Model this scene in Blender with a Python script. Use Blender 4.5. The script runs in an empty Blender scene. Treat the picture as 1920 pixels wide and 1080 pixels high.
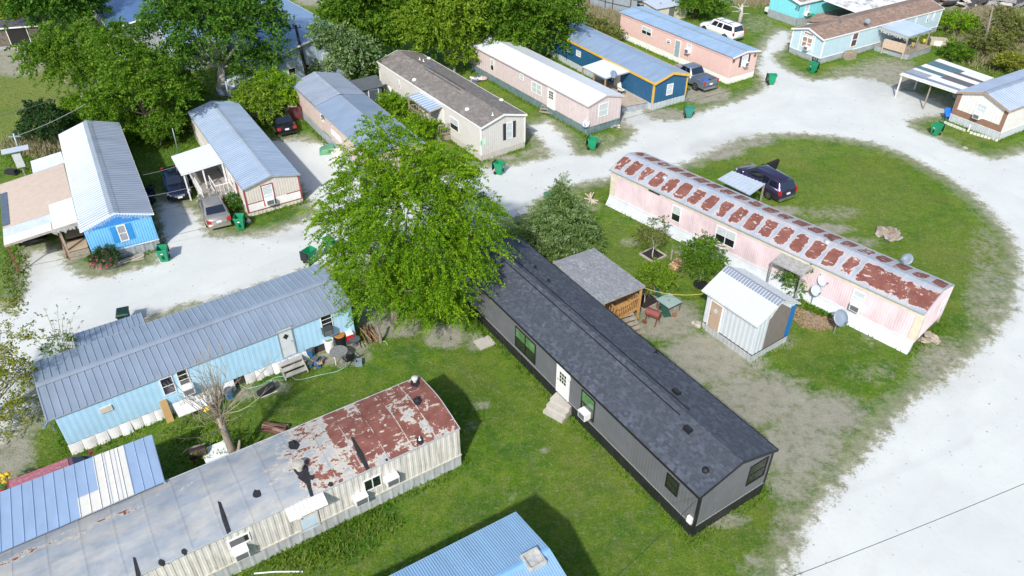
import bpy, math, random
import numpy as np
from mathutils import Vector, Matrix
R=math.radians
sc=bpy.context.scene; col=sc.collection
# ---------------- camera ----------------
CAMH=29.687; PITCH=R(36.816); ROLL=R(-0.052); FPX=1422.3
cd=bpy.data.cameras.new('camera'); cam=bpy.data.objects.new('camera',cd); col.objects.link(cam)
cd.sensor_width=36; cd.lens=FPX/1920*36; cd.clip_end=3000; cd.clip_start=0.5
cam.location=(0,0,CAMH); sc.camera=cam
_cp,_sp=math.cos(PITCH),math.sin(PITCH)
FW=Vector((0,_cp,-_sp)); UP0=Vector((0,_sp,_cp)); RT0=Vector((1,0,0))
RT=math.cos(ROLL)*RT0+math.sin(ROLL)*UP0; UPV=-math.sin(ROLL)*RT0+math.cos(ROLL)*UP0
cam.matrix_world=Matrix(((RT.x,UPV.x,-FW.x,0),(RT.y,UPV.y,-FW.y,0),(RT.z,UPV.z,-FW.z,CAMH),(0,0,0,1)))
# ---------------- light ----------------
SUNAZ=R(253); SUNEL=R(41)            # where the sun stands (math angle, elevation)
w=bpy.data.worlds.new('World'); sc.world=w; w.use_nodes=True
nt=w.node_tree; nt.nodes.clear()
sky=nt.nodes.new('ShaderNodeTexSky'); sky.sky_type='NISHITA'; sky.sun_disc=False
sky.sun_elevation=SUNEL; sky.sun_rotation=math.pi/2-SUNAZ; sky.air_density=1.0; sky.dust_density=1.6
bg=nt.nodes.new('ShaderNodeBackground'); bg.inputs[1].default_value=0.15
ow=nt.nodes.new('ShaderNodeOutputWorld'); nt.links.new(sky.outputs[0],bg.inputs[0]); nt.links.new(bg.outputs[0],ow.inputs[0])
sd=bpy.data.lights.new('sun','SUN'); sd.energy=4.0; sd.angle=R(2.2); sd.color=(1,0.955,0.88)
so=bpy.data.objects.new('sun',sd); col.objects.link(so)
sdir=Vector((math.cos(SUNAZ)*math.cos(SUNEL),math.sin(SUNAZ)*math.cos(SUNEL),math.sin(SUNEL)))
so.rotation_euler=sdir.to_track_quat('Z','Y').to_euler(); so.location=(0,-20,60)
vs=sc.view_settings; vs.view_transform='Standard'; vs.look='None'; vs.exposure=0.24; vs.gamma=1
sc.cycles.max_bounces=6; sc.cycles.transparent_max_bounces=6; sc.cycles.diffuse_bounces=3
rnd=random.Random(7); nr=np.random.RandomState(11)
# ---------------- authoring helpers: a point of the survey picture to a point in the park ----------------
def ray(px,py): return (FW+RT*((px-960)/FPX)-UPV*((py-540)/FPX))
def G(px,py,z=0.0):
    d=ray(px,py); t=(z-CAMH)/d.z
    return Vector((d.x*t,d.y*t,z))
def hdg(a,b,z=0.0):
    d=G(*b,z)-G(*a,z); return math.atan2(d.y,d.x)
# ---------------- materials ----------------
MC={}
def N(nt,t,**k):
    n=nt.nodes.new('ShaderNode'+t)
    for a,b in k.items():
        if a.startswith('i_'):
            n.inputs[a[2:].replace('_',' ')].default_value=b
        else: setattr(n,a,b)
    return n
def c4(c): return (c[0],c[1],c[2],1)
def mixc(nt,fac,a,b,mode='MIX'):
    m=nt.nodes.new('ShaderNodeMix'); m.data_type='RGBA'; m.blend_type=mode; m.clamp_result=False
    for s,v in ((m.inputs[0],fac),(m.inputs[6],a),(m.inputs[7],b)):
        if hasattr(v,'links') or hasattr(v,'is_linked'): nt.links.new(v,s)
        else: s.default_value=v if not isinstance(v,tuple) or len(v)==4 else c4(v)
    return m.outputs[2]
def ramp(nt,fac,p0,p1):
    m=N(nt,'MapRange'); m.clamp=True
    nt.links.new(fac,m.inputs[0]); m.inputs[1].default_value=p0; m.inputs[2].default_value=p1
    return m.outputs[0]
def noise(nt,vec,scale,detail=3,rough=.55,dist=0):
    n=N(nt,'TexNoise'); n.inputs['Scale'].default_value=scale; n.inputs['Detail'].default_value=detail
    n.inputs['Roughness'].default_value=rough; n.inputs['Distortion'].default_value=dist
    if vec is not None: nt.links.new(vec,n.inputs['Vector'])
    return n.outputs[0]
def mapping(nt,vec,scale=(1,1,1),loc=(0,0,0),rot=(0,0,0)):
    m=N(nt,'Mapping'); nt.links.new(vec,m.inputs[0]); m.inputs['Scale'].default_value=scale; m.inputs['Location'].default_value=loc; m.inputs['Rotation'].default_value=rot
    return m.outputs[0]
def math_(nt,op,a,b=0.0):
    m=N(nt,'Math',operation=op)
    for i,v in enumerate((a,b)):
        if hasattr(v,'is_linked'): nt.links.new(v,m.inputs[i])
        else: m.inputs[i].default_value=v
    return m.outputs[0]
def base(name):
    m=bpy.data.materials.new(name); m.use_nodes=True; nt=m.node_tree
    b=nt.nodes['Principled BSDF']; tc=N(nt,'TexCoord')
    return m,nt,b,tc
def P(name,c,rough=.6,metal=0,var=.12,sc_=2.5,streak=None,sa=.5,dirt=None,da=.35,bump=0,bs=60,spec=.5,stretch=(1,1,1)):
    if name in MC: return MC[name]
    m,nt,b,tc=base(name); o=tc.outputs['Object']
    n=noise(nt,mapping(nt,o,stretch),sc_,4)
    f=ramp(nt,n,.3,.7)
    cc=mixc(nt,f,tuple(x*(1-var) for x in c),tuple(min(1,x*(1+var)) for x in c))
    if streak:
        s=noise(nt,mapping(nt,o,(5,5,.35)),1.6,4,.65); cc=mixc(nt,math_(nt,'MULTIPLY',ramp(nt,s,.52,.72),sa),cc,streak)
    if dirt:
        s=noise(nt,o,.9,5,.65); cc=mixc(nt,math_(nt,'MULTIPLY',ramp(nt,s,.45,.7),da),cc,dirt)
    nt.links.new(cc,b.inputs['Base Color'])
    b.inputs['Roughness'].default_value=rough; b.inputs['Metallic'].default_value=metal; b.inputs['Specular IOR Level'].default_value=spec
    if bump:
        bn=N(nt,'Bump'); bn.inputs['Strength'].default_value=bump; bn.inputs['Distance'].default_value=.02
        nt.links.new(noise(nt,o,bs,2),bn.inputs['Height']); nt.links.new(bn.outputs[0],b.inputs['Normal'])
    MC[name]=m; return m
def glass(name='window_glass',c=(.012,.016,.02),rough=.06):
    if name in MC: return MC[name]
    m,nt,b,tc=base(name); b.inputs['Base Color'].default_value=c4(c); b.inputs['Roughness'].default_value=rough
    b.inputs['IOR'].default_value=1.8; b.inputs['Specular IOR Level'].default_value=.8
    MC[name]=m; return m
def shingle(name,c1,c2,c3,su=3.2,sv=6.0):
    if name in MC: return MC[name]
    m,nt,b,tc=base(name); o=tc.outputs['Object']
    br=N(nt,'TexBrick'); nt.links.new(mapping(nt,o,(su,sv,1)),br.inputs['Vector'])
    br.inputs['Color1'].default_value=c4(c1); br.inputs['Color2'].default_value=c4(c2); br.inputs['Mortar'].default_value=c4(tuple(x*.55 for x in c1))
    br.inputs['Scale'].default_value=1; br.inputs['Mortar Size'].default_value=.035; br.inputs['Bias'].default_value=-.2; br.inputs['Brick Width'].default_value=.85; br.inputs['Row Height'].default_value=.8; br.offset=.37; br.offset_frequency=3
    br2=N(nt,'TexBrick'); nt.links.new(mapping(nt,o,(su,sv,1),(3.1,7.7,0)),br2.inputs['Vector'])
    br2.inputs['Color1'].default_value=(0,0,0,1); br2.inputs['Color2'].default_value=(1,1,1,1); br2.inputs['Mortar'].default_value=(0,0,0,1); br2.inputs['Scale'].default_value=1
    br2.inputs['Mortar Size'].default_value=0; br2.inputs['Brick Width'].default_value=.6; br2.inputs['Row Height'].default_value=.8; br2.offset=.61
    n=noise(nt,o,1.1,3); f=math_(nt,'MULTIPLY',ramp(nt,br2.outputs[0],.3,.9),ramp(nt,n,.3,.62))
    cc=mixc(nt,f,br.outputs[0],c3)
    fine=noise(nt,o,35,2); cc=mixc(nt,.25,cc,mixc(nt,fine,(0,0,0,1),tuple(min(1,x*2.2) for x in c2)))
    nt.links.new(cc,b.inputs['Base Color']); b.inputs['Roughness'].default_value=.85; b.inputs['Specular IOR Level'].default_value=.35
    MC[name]=m; return m
RUST=(.175,.06,.046); RUST2=(.25,.1,.078)
def roof_rust_base(nt,o,metalc,rustmask,b,chalk=(.55,.5,.45),it=.58):
    fine=noise(nt,o,6,5,.7)
    rc=mixc(nt,ramp(nt,noise(nt,o,1.7,4),.35,.65),RUST,RUST2)
    mc=mixc(nt,ramp(nt,noise(nt,o,1.2,4,.6),.35,.65),metalc,tuple(x*1.25 for x in metalc))
    mc=mixc(nt,math_(nt,'MULTIPLY',ramp(nt,noise(nt,mapping(nt,o,(.6,1.3,1)),1.0,5,.65),.42,.66),.6),mc,chalk)
    edge=ramp(nt,rustmask,.28,.42); core=ramp(nt,rustmask,.47,.52)
    # islands of surviving paint inside the rust, and bare chalky primer along the rust's edge
    isl=ramp(nt,noise(nt,mapping(nt,o,(1.3,3.2,1)),1.3,4,.7),it,it+.03)
    core=math_(nt,'MULTIPLY',core,math_(nt,'SUBTRACT',1.0,isl))
    cc=mixc(nt,edge,mc,chalk); cc=mixc(nt,core,cc,rc)
    nt.links.new(cc,b.inputs['Base Color'])
    nt.links.new(math_(nt,'ADD',math_(nt,'MULTIPLY',core,.35),.5),b.inputs['Roughness'])
    b.inputs['Metallic'].default_value=.1
def rust_panel_mat(L,W):
    m,nt,b,tc=base('rust_striped_metal_roof'); o=tc.outputs['Object']
    sep=N(nt,'SeparateXYZ'); nt.links.new(o,sep.inputs[0]); x,y=sep.outputs[0],sep.outputs[1]
    wob=noise(nt,mapping(nt,o,(1.5,.9,1)),1.7,6,.7)
    xr=math_(nt,'FRACT',math_(nt,'DIVIDE',x,1.13)); dx=math_(nt,'ABSOLUTE',math_(nt,'SUBTRACT',xr,.5))     # 0 centre .. .5 seam
    # near the gable the rust runs across the seams
    near=ramp(nt,x,4.4,3.2); left=ramp(nt,y,.1,.3)
    dx=math_(nt,'MULTIPLY',dx,math_(nt,'SUBTRACT',1.0,math_(nt,'MULTIPLY',math_(nt,'MULTIPLY',near,left),.85)))
    ay=math_(nt,'ABSOLUTE',y)
    dy=math_(nt,'ABSOLUTE',math_(nt,'SUBTRACT',ay,1.08)); 
    pan=N(nt,'TexWhiteNoise',noise_dimensions='1D'); nt.links.new(math_(nt,'FLOOR',math_(nt,'DIVIDE',x,1.13)),pan.inputs['W']); fx=math_(nt,'MULTIPLY',ramp(nt,dx,.49,.25),math_(nt,'ADD',math_(nt,'MULTIPLY',pan.outputs[0],.4),.66)); fy=ramp(nt,dy,.92,.55)
    mk=math_(nt,'MULTIPLY',fx,fy)
    mk=math_(nt,'ADD',mk,math_(nt,'MULTIPLY',math_(nt,'SUBTRACT',wob,.52),1.9)); mk=math_(nt,'MULTIPLY',mk,ramp(nt,math_(nt,'MULTIPLY',fx,fy),.0,.12))
    roof_rust_base(nt,o,(.31,.36,.43),mk,b,(.56,.49,.46),.6); MC[m.name]=m; return m
def rust_patch_mat():
    m,nt,b,tc=base('rust_patched_metal_roof'); o=tc.outputs['Object']
    sep=N(nt,'SeparateXYZ'); nt.links.new(o,sep.inputs[0]); x,y=sep.outputs[0],sep.outputs[1]
    n1=noise(nt,mapping(nt,o,(1.0,.75,1)),1.1,6,.7)
    a=ramp(nt,x,6.4,5.2)               # nearly all rust by the gable
    st=noise(nt,mapping(nt,o,(1.6,2.6,1),(0,3,0)),.9,6,.72)
    b2=math_(nt,'MULTIPLY',ramp(nt,x,10.5,6.5),.62)
    b3=math_(nt,'MULTIPLY',math_(nt,'MULTIPLY',ramp(nt,math_(nt,'ABSOLUTE',math_(nt,'ADD',y,1.15)),.5,.1),ramp(nt,x,9,12)),.5)
    m1=math_(nt,'ADD',math_(nt,'MULTIPLY',a,.95),math_(nt,'MULTIPLY',math_(nt,'SUBTRACT',n1,.6),3.1))
    m1=math_(nt,'MULTIPLY',m1,a)
    m2=math_(nt,'ADD',math_(nt,'MAXIMUM',b2,b3),math_(nt,'MULTIPLY',math_(nt,'SUBTRACT',st,.58),2.4))
    m2=math_(nt,'MULTIPLY',m2,ramp(nt,math_(nt,'MAXIMUM',b2,b3),.02,.1))
    seam=math_(nt,'ABSOLUTE',math_(nt,'SUBTRACT',math_(nt,'FRACT',math_(nt,'DIVIDE',x,1.22)),.5))
    mk=math_(nt,'SUBTRACT',math_(nt,'MAXIMUM',m1,m2),math_(nt,'MULTIPLY',ramp(nt,seam,.47,.495),.28))
    roof_rust_base(nt,o,(.27,.305,.345),mk,b,(.56,.52,.44),.6); MC[m.name]=m; return m
def leafmat(name,dark,mid,light,trans=.36):
    if name in MC: return MC[name]
    m=bpy.data.materials.new(name); m.use_nodes=True; nt=m.node_tree; nt.nodes.clear()
    g=N(nt,'NewGeometry'); at=N(nt,'Attribute',attribute_name='tint')
    f=math_(nt,'ADD',math_(nt,'MULTIPLY',g.outputs['Random Per Island'],.45),math_(nt,'MULTIPLY',at.outputs['Fac'],.55))
    cr=N(nt,'ValToRGB'); nt.links.new(f,cr.inputs[0]); e=cr.color_ramp.elements
    e[0].color=c4(dark); e[0].position=.1; e[1].color=c4(light); e[1].position=.92; q=e.new(.5); q.color=c4(mid)
    d=N(nt,'BsdfPrincipled'); nt.links.new(cr.outputs[0],d.inputs['Base Color']); d.inputs['Roughness'].default_value=.55; d.inputs['Specular IOR Level'].default_value=.18
    t=N(nt,'BsdfTranslucent'); nt.links.new(mixc(nt,1.0,cr.outputs[0],(1.25,1.3,.5,1),'MULTIPLY'),t.inputs[0])
    mx=N(nt,'MixShader'); mx.inputs[0].default_value=trans; nt.links.new(d.outputs[0],mx.inputs[1]); nt.links.new(t.outputs[0],mx.inputs[2])
    o=N(nt,'OutputMaterial'); nt.links.new(mx.outputs[0],o.inputs[0]); MC[name]=m; return m
# ---------------- mesh builder ----------------
class MB:
    def __init__(s): s.v=[]; s.f=[]
    def add(s,vs,fs):
        n=len(s.v); s.v+= [tuple(p) for p in vs]; s.f+=[tuple(i+n for i in f) for f in fs]; return s
    def box(s,x0,x1,y0,y1,z0,z1):
        return s.add([(x0,y0,z0),(x1,y0,z0),(x1,y1,z0),(x0,y1,z0),(x0,y0,z1),(x1,y0,z1),(x1,y1,z1),(x0,y1,z1)],
          [(0,3,2,1),(4,5,6,7),(0,1,5,4),(1,2,6,5),(2,3,7,6),(3,0,4,7)])
    def hull8(s,b,t):   # 4 bottom + 4 top points, counter-clockwise seen from above
        return s.add(list(b)+list(t),[(0,3,2,1),(4,5,6,7),(0,1,5,4),(1,2,6,5),(2,3,7,6),(3,0,4,7)])
    def bar(s,a,b,w,h=None):
        a=Vector(a);b=Vector(b);h=h or w; d=(b-a).normalized()
        u=Vector((0,0,1)) if abs(d.z)<.9 else Vector((1,0,0))
        x=d.cross(u).normalized(); y=x.cross(d)
        q=[(-w/2,-h/2),(w/2,-h/2),(w/2,h/2),(-w/2,h/2)]
        vs=[a+x*i+y*j for i,j in q]+[b+x*i+y*j for i,j in q]
        return s.add(vs,[(0,1,2,3),(7,6,5,4),(0,4,5,1),(1,5,6,2),(2,6,7,3),(3,7,4,0)])
    def tube(s,pts,rs,n=8,cap=True):
        pts=[Vector(p) for p in pts]; 
        if not isinstance(rs,(list,tuple)): rs=[rs]*len(pts)
        vs=[];fs=[]; px=None
        for i,p in enumerate(pts):
            d=(pts[min(i+1,len(pts)-1)]-pts[max(i-1,0)]).normalized()
            if px is None: px=d.orthogonal().normalized()
            else:
                px=px-d*px.dot(d); px=px.normalized() if px.length>1e-4 else d.orthogonal().normalized()
            y=d.cross(px)
            for k in range(n):
                a=2*math.pi*k/n; vs.append(p+(px*math.cos(a)+y*math.sin(a))*rs[i])
        for i in range(len(pts)-1):
            for k in range(n):
                k2=(k+1)%n; fs.append((i*n+k,i*n+k2,(i+1)*n+k2,(i+1)*n+k))
        if cap: fs.append(tuple(range(n-1,-1,-1))); fs.append(tuple((len(pts)-1)*n+k for k in range(n)))
        return s.add(vs,fs)
    def lathe(s,prof,n=16,c=(0,0,0),axis=2,cap=True):
        vs=[];fs=[]
        for r,z in prof:
            for k in range(n):
                a=2*math.pi*k/n; p=[r*math.cos(a),r*math.sin(a),z]
                if axis==1: p=[p[0],p[2],p[1]]
                if axis==0: p=[p[2],p[0],p[1]]
                vs.append((p[0]+c[0],p[1]+c[1],p[2]+c[2]))
        for i in range(len(prof)-1):
            for k in range(n): fs.append((i*n+k,i*n+(k+1)%n,(i+1)*n+(k+1)%n,(i+1)*n+k))
        if cap: fs.append(tuple(range(n-1,-1,-1))); fs.append(tuple((len(prof)-1)*n+k for k in range(n)))
        return s.add(vs,fs)
    def build(s,name,mat,parent=None,smooth=False):
        me=bpy.data.meshes.new(name); me.from_pydata(s.v,[],s.f); me.update()
        if mat: me.materials.append(mat)
        if smooth: me.polygons.foreach_set('use_smooth',[True]*len(me.polygons))
        o=bpy.data.objects.new(name,me); col.objects.link(o)
        if parent: o.parent=parent
        return o
def thing(name,label,cat,loc=(0,0,0),rz=0,group=None):
    o=bpy.data.objects.new(name,None); col.objects.link(o); o.empty_display_size=.3
    o.location=loc; o.rotation_euler=(0,0,rz); o['label']=label; o['category']=cat
    if group: o['group']=group
    return o
def tag(o,label,cat,group=None,kind=None):
    if label: o['label']=label
    if cat: o['category']=cat
    if group: o['group']=group
    if kind: o['kind']=kind
    return o
def copy_tree(o,parent=None):
    c=o.copy(); col.objects.link(c); c.parent=parent
    for ch in list(o.children): copy_tree(ch,c)
    return c
def npmesh(name,V,F,mat,parent=None,tint=None,smooth=False):
    me=bpy.data.meshes.new(name); nv=len(V); nf=len(F); k=F.shape[1]
    me.vertices.add(nv); me.vertices.foreach_set('co',V.astype(np.float32).ravel())
    me.loops.add(nf*k); me.loops.foreach_set('vertex_index',F.astype(np.int32).ravel())
    me.polygons.add(nf); me.polygons.foreach_set('loop_start',np.arange(0,nf*k,k,dtype=np.int32)); me.polygons.foreach_set('loop_total',np.full(nf,k,dtype=np.int32))
    if smooth: me.polygons.foreach_set('use_smooth',np.ones(nf,dtype=bool))
    me.update(calc_edges=True)
    if tint is not None:
        a=me.attributes.new('tint','FLOAT','POINT'); a.data.foreach_set('value',tint.astype(np.float32))
    me.materials.append(mat); o=bpy.data.objects.new(name,me); col.objects.link(o)
    if parent: o.parent=parent
    return o
# ================= GROUND =================
def polysd(P2,X,Y):
    n=len(P2); d=np.full(X.shape,1e9); ins=np.zeros(X.shape,bool)
    for i in range(n):
        ax,ay=P2[i]; bx,by=P2[(i+1)%n]; ex,ey=bx-ax,by-ay
        t=np.clip(((X-ax)*ex+(Y-ay)*ey)/(ex*ex+ey*ey+1e-9),0,1)
        d=np.minimum(d,np.hypot(X-ax-t*ex,Y-ay-t*ey))
        c=((ay>Y)!=(by>Y)); 
        with np.errstate(divide='ignore',invalid='ignore'): xi=(bx-ax)*(Y-ay)/(by-ay+1e-12)+ax
        ins^=c&(X<xi)
    return np.where(ins,d,-d)
OUTER=[(-120,900),(-120,560),(0,572),(25,585),(48,545),(42,500),(55,470),(115,468),(128,498),(160,520),(215,514),(290,495),(306,468),(297,400),(303,372),(345,388),(376,405),(390,440),(440,446),(500,438),(560,420),(596,396),(560,345),(498,272),(520,262),(560,262),(612,270),(650,300),(700,345),(770,352),(850,326),(890,314),(960,310),(1034,294),(1012,262),(985,238),(1028,226),(1060,256),(1080,290),(1120,292),(1180,264),(1190,243),(1160,222),(1172,206),(1206,205),(1226,224),(1275,225),(1320,207),(1380,190),(1425,172),(1436,158),(1418,130),(1428,97),(1440,74),(1462,56),(1484,60),(1482,78),(1470,94),(1449,101),(1455,117),(1482,136),(1520,150),(1560,148),(1600,142),(1650,152),(1700,170),(1740,182),(1790,205),(1785,216),(1740,216),(1702,228),(1712,242),(1750,256),(1800,281),(1860,299),(1900,291),(1960,272),(2300,300),(2300,1400),(1300,1500),(700,1500),(-120,1500)]
ISLE=[(985,402),(1000,380),(1040,357),(1090,344),(1140,334),(1230,322),(1300,302),(1340,281),(1380,263),(1430,253),(1500,250),(1560,255),(1640,269),(1690,286),(1740,311),(1790,341),(1830,371),(1870,411),(1900,450),(1911,490),(1902,560),(1882,602),(1850,642),(1800,684),(1750,722),(1700,760),(1660,802),(1620,850),(1575,900),(1532,950),(1502,1000),(1482,1050),(1465,1085),(1440,1500),(-300,1700),(-700,1000),(-60,870),(30,808),(66,760),(60,700),(90,680),(150,655),(262,612),(280,592),(345,574),(385,568),(480,537),(560,512),(600,496),(640,502),(720,474),(820,452),(900,430),(960,410)]
wo=[tuple(G(*p).xy) for p in OUTER]; wi=[tuple(G(*p).xy) for p in ISLE]
# bare or worn earth: x,y,rx,ry (picture survey units), weight
DIRT=[(1250,600,75,45,.8),(1330,670,100,60,.9),(1420,750,120,60,.78),(1500,840,100,70,.72),(1390,680,60,30,.6),(1540,780,100,50,.8),(1490,900,60,60,.6),(1210,560,40,30,.5),(1380,600,50,60,.3),(835,632,42,24,1.0),(740,612,60,22,.8),(890,640,20,20,.6),
(640,660,60,30,.8),(700,600,30,40,.7),(455,735,60,18,.55),(520,725,24,16,.6),(1540,590,45,28,.9),(1640,700,60,25,.25),(1780,690,80,60,.6),(1860,560,60,80,.5),(1850,470,40,60,.3),(1340,280,60,22,.95),(1400,262,60,16,.7),
(1560,400,70,16,.35),(1470,395,40,10,.8),(1545,430,60,12,.8),(1600,455,60,12,.5),(1320,178,55,18,.9),(1240,215,60,14,.8),(1180,215,60,30,.9),(1130,262,40,12,.4),(1020,285,50,12,.6),(1660,150,80,45,.75),(1600,140,60,20,.5),(1750,200,60,30,.7),(1720,190,40,20,.6),(1420,45,40,20,.3),
(530,440,60,16,.7),(600,420,30,16,.6),(560,262,40,16,.5),(345,400,40,30,.5),(300,400,12,60,.4),(60,500,26,50,.6),(200,505,60,14,.5),(310,590,60,14,.7),(420,560,60,10,.7),(60,760,50,60,.55),(20,850,50,60,.8),(200,640,90,30,.3),(30,120,60,26,1.0),(10,95,60,20,1),(280,10,60,24,1.0),(590,0,40,12,1),(110,265,60,20,.5),
(960,930,16,8,.4),(1020,845,14,8,.4),(905,760,18,8,.6),(880,800,14,12,.3),(640,880,30,10,.5),(560,920,40,10,.7),(800,905,20,8,.3),(1360,975,50,14,.7),(1300,470,50,16,.35),(1350,560,30,16,.6),(1100,385,30,16,.4),(1180,455,22,10,.4),(1450,600,10,50,.3),
(1640,630,30,20,.3),(1380,470,70,18,.5),(1440,640,60,20,.5),(1900,60,60,30,.6),(1830,10,100,16,1.0),(1700,30,40,30,.3),(1820,80,40,30,.45),(500,290,20,16,.3),(1480,1000,40,60,.5),(1420,1060,40,30,.4),(700,365,50,16,.4),(880,322,60,10,.8),(940,295,50,6,.6)]
LUSH=[(870,770,90,60,.7),(560,760,140,40,.6),(640,1010,80,50,1.0),(700,970,60,50,.6),(1120,980,60,30,.4),(1100,1060,120,40,.3),(1240,830,0,0,0),(260,870,120,50,.6),(130,860,60,60,.5),(1850,700,0,0,0),(1700,610,60,40,.6),(1560,700,90,40,.5),(1780,640,40,50,.6),(1600,650,60,40,.5),(300,300,60,70,.9),(320,240,60,60,.9),(1830,90,40,60,.4),(1120,40,60,40,.5),(1380,30,70,30,.5),(1750,60,40,40,.9),(1010,1000,30,80,.3),(1700,520,90,30,.4),(1540,330,60,20,.3),(1650,340,50,20,.3),(820,720,40,30,.3),(1800,100,40,30,.4),(500,400,80,16,.6),(60,520,30,50,.4)]
YEL=[(70,170,110,60,.9),(40,240,90,50,.8),(1600,380,160,70,.4),(1650,600,90,60,.2),(1450,290,100,30,.4),(1100,930,120,80,.25),(1780,480,80,80,.35),(1150,470,60,60,.35),(1250,500,60,40,.3),(1850,60,90,60,.7),(1500,25,60,30,.3),(1850,130,80,30,.6)]
def axis(*seg):
    o=[]
    for a,b,s in seg: o+=list(np.arange(a,b,s))
    return np.array(o+[seg[-1][1]])
xs=axis((-600,-120,40),(-120,-62,4),(-62,62,.3),(62,120,4),(120,600,40)); ys=axis((-60,10,7),(10,92,.3),(92,125,1.2),(125,185,6),(185,900,60))
X,Y=np.meshgrid(xs,ys)
def proj(X,Y,Z=0):
    dz=Z-CAMH; zc=Y*FW.y+dz*FW.z; zc=np.maximum(zc,.5)
    return 960+FPX*(X*RT.x+Y*RT.y+dz*RT.z)/zc, 540-FPX*(X*UPV.x+Y*UPV.y+dz*UPV.z)/zc
PX,PY=proj(X,Y)
def blobs(L):
    m=np.zeros(X.shape)
    for cx,cy,rx,ry,wt in L:
        if rx==0: continue
        q=((PX-cx)/rx)**2+((PY-cy)/ry)**2
        m=np.maximum(m,wt*np.clip(1.25-q,0,1))
    return m
SDm=np.minimum(polysd(wo,X,Y),-polysd(wi,X,Y)); SDm=np.clip(SDm,-6,6)
DM=np.minimum(blobs(DIRT)*1.3,1.0); LM=blobs(LUSH); YM=blobs(YEL)
def groundmat():
    m,nt,b,tc=base('grass_earth_and_gravel'); o=tc.outputs['Object']
    A=lambda n: N(nt,'Attribute',attribute_name=n).outputs['Fac']
    sdv=A('road'); dv=A('dirt'); lv=A('lush'); yv=A('dry')
    n1=noise(nt,o,.22,4,.6); n2=noise(nt,o,1.3,5,.65); n3=noise(nt,o,9,4,.75); n4=noise(nt,o,40,3,.75); n5=noise(nt,o,.6,4,.6,.6); n6=noise(nt,o,3.5,5,.7)
    # grass
    g=mixc(nt,ramp(nt,n2,.35,.65),(.085,.2,.014),(.18,.285,.03))
    g=mixc(nt,math_(nt,'MULTIPLY',ramp(nt,n5,.48,.66),.7),g,(.055,.16,.03))
    g=mixc(nt,math_(nt,'MULTIPLY',ramp(nt,n1,.45,.7),.5),g,(.24,.25,.06))
    g=mixc(nt,math_(nt,'MULTIPLY',lv,.75),g,mixc(nt,ramp(nt,n6,.35,.65),(.03,.11,.008),(.085,.2,.015)))
    g=mixc(nt,math_(nt,'MULTIPLY',yv,.8),g,mixc(nt,ramp(nt,n6,.3,.7),(.17,.23,.04),(.32,.33,.12)))
    nb=noise(nt,mapping(nt,o,(1,1.4,1),(9,4,0)),.85,5,.65); g=mixc(nt,math_(nt,'MULTIPLY',ramp(nt,nb,.52,.68),.4),g,(.27,.28,.12))
    straw=mixc(nt,ramp(nt,n3,.3,.7),(.27,.24,.14),(.45,.42,.3))
    g=mixc(nt,math_(nt,'MULTIPLY',ramp(nt,n6,.52,.7),.5),g,straw)
    fine=ramp(nt,n4,.28,.72); g=mixc(nt,1.0,g,mixc(nt,fine,(.42,.5,.42,1),(1.5,1.45,1.4,1)),'MULTIPLY')
    g=mixc(nt,1.0,g,mixc(nt,ramp(nt,n3,.3,.7),(.62,.68,.62,1),(1.3,1.25,1.25,1)),'MULTIPLY')
    # bare earth
    e=mixc(nt,ramp(nt,n2,.3,.7),(.32,.3,.245),(.5,.475,.41)); e=mixc(nt,ramp(nt,n3,.35,.65),e,mixc(nt,n4,(.23,.22,.155),(.5,.475,.41)))
    dm=math_(nt,'ADD',dv,math_(nt,'MULTIPLY',math_(nt,'SUBTRACT',n6,.5),2.0)); dm=math_(nt,'ADD',dm,math_(nt,'MULTIPLY',math_(nt,'SUBTRACT',n3,.5),1.0))
    dm=math_(nt,'ADD',dm,math_(nt,'MULTIPLY',math_(nt,'SUBTRACT',n2,.5),1.6)); dm=math_(nt,'MULTIPLY',math_(nt,'MULTIPLY',ramp(nt,dm,.1,.95),ramp(nt,dv,.0,.3)),.92); 
    # worn edge along the gravel
    sdn=math_(nt,'ADD',sdv,math_(nt,'MULTIPLY',math_(nt,'SUBTRACT',n2,.5),2.2)); sdn=math_(nt,'ADD',sdn,math_(nt,'MULTIPLY',math_(nt,'SUBTRACT',n6,.5),1.4)); sdn=math_(nt,'ADD',sdn,math_(nt,'MULTIPLY',math_(nt,'SUBTRACT',n3,.5),1.7))
    ed=ramp(nt,sdn,-1.5,.2); dm=math_(nt,'MAXIMUM',dm,math_(nt,'MULTIPLY',ed,.85))
    c=mixc(nt,dm,g,e)
    # chips of caliche strewn in the grass
    vo=N(nt,'TexVoronoi'); nt.links.new(o,vo.inputs['Vector']); vo.inputs['Scale'].default_value=3.1
    chip=math_(nt,'MULTIPLY',ramp(nt,vo.outputs['Distance'],.07,.03),ramp(nt,n5,.52,.6)); c=mixc(nt,chip,c,(.45,.45,.42))
    rd=mixc(nt,ramp(nt,n1,.3,.7),(.545,.57,.56),(.63,.655,.635)); rd=mixc(nt,math_(nt,'MULTIPLY',ramp(nt,n6,.5,.75),.3),rd,(.47,.475,.46)); rd=mixc(nt,math_(nt,'MULTIPLY',ramp(nt,n4,.45,.75),.2),rd,(.33,.34,.34))
    vo2=N(nt,'TexVoronoi'); nt.links.new(o,vo2.inputs['Vector']); vo2.inputs['Scale'].default_value=1.7
    rd=mixc(nt,math_(nt,'MULTIPLY',ramp(nt,vo2.outputs['Distance'],.06,.03),ramp(nt,n2,.5,.6)),rd,(.3,.28,.25))
    rd=mixc(nt,math_(nt,'MULTIPLY',dv,.45),rd,mixc(nt,ramp(nt,n2,.3,.7),(.3,.3,.29),(.46,.47,.46)))
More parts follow.
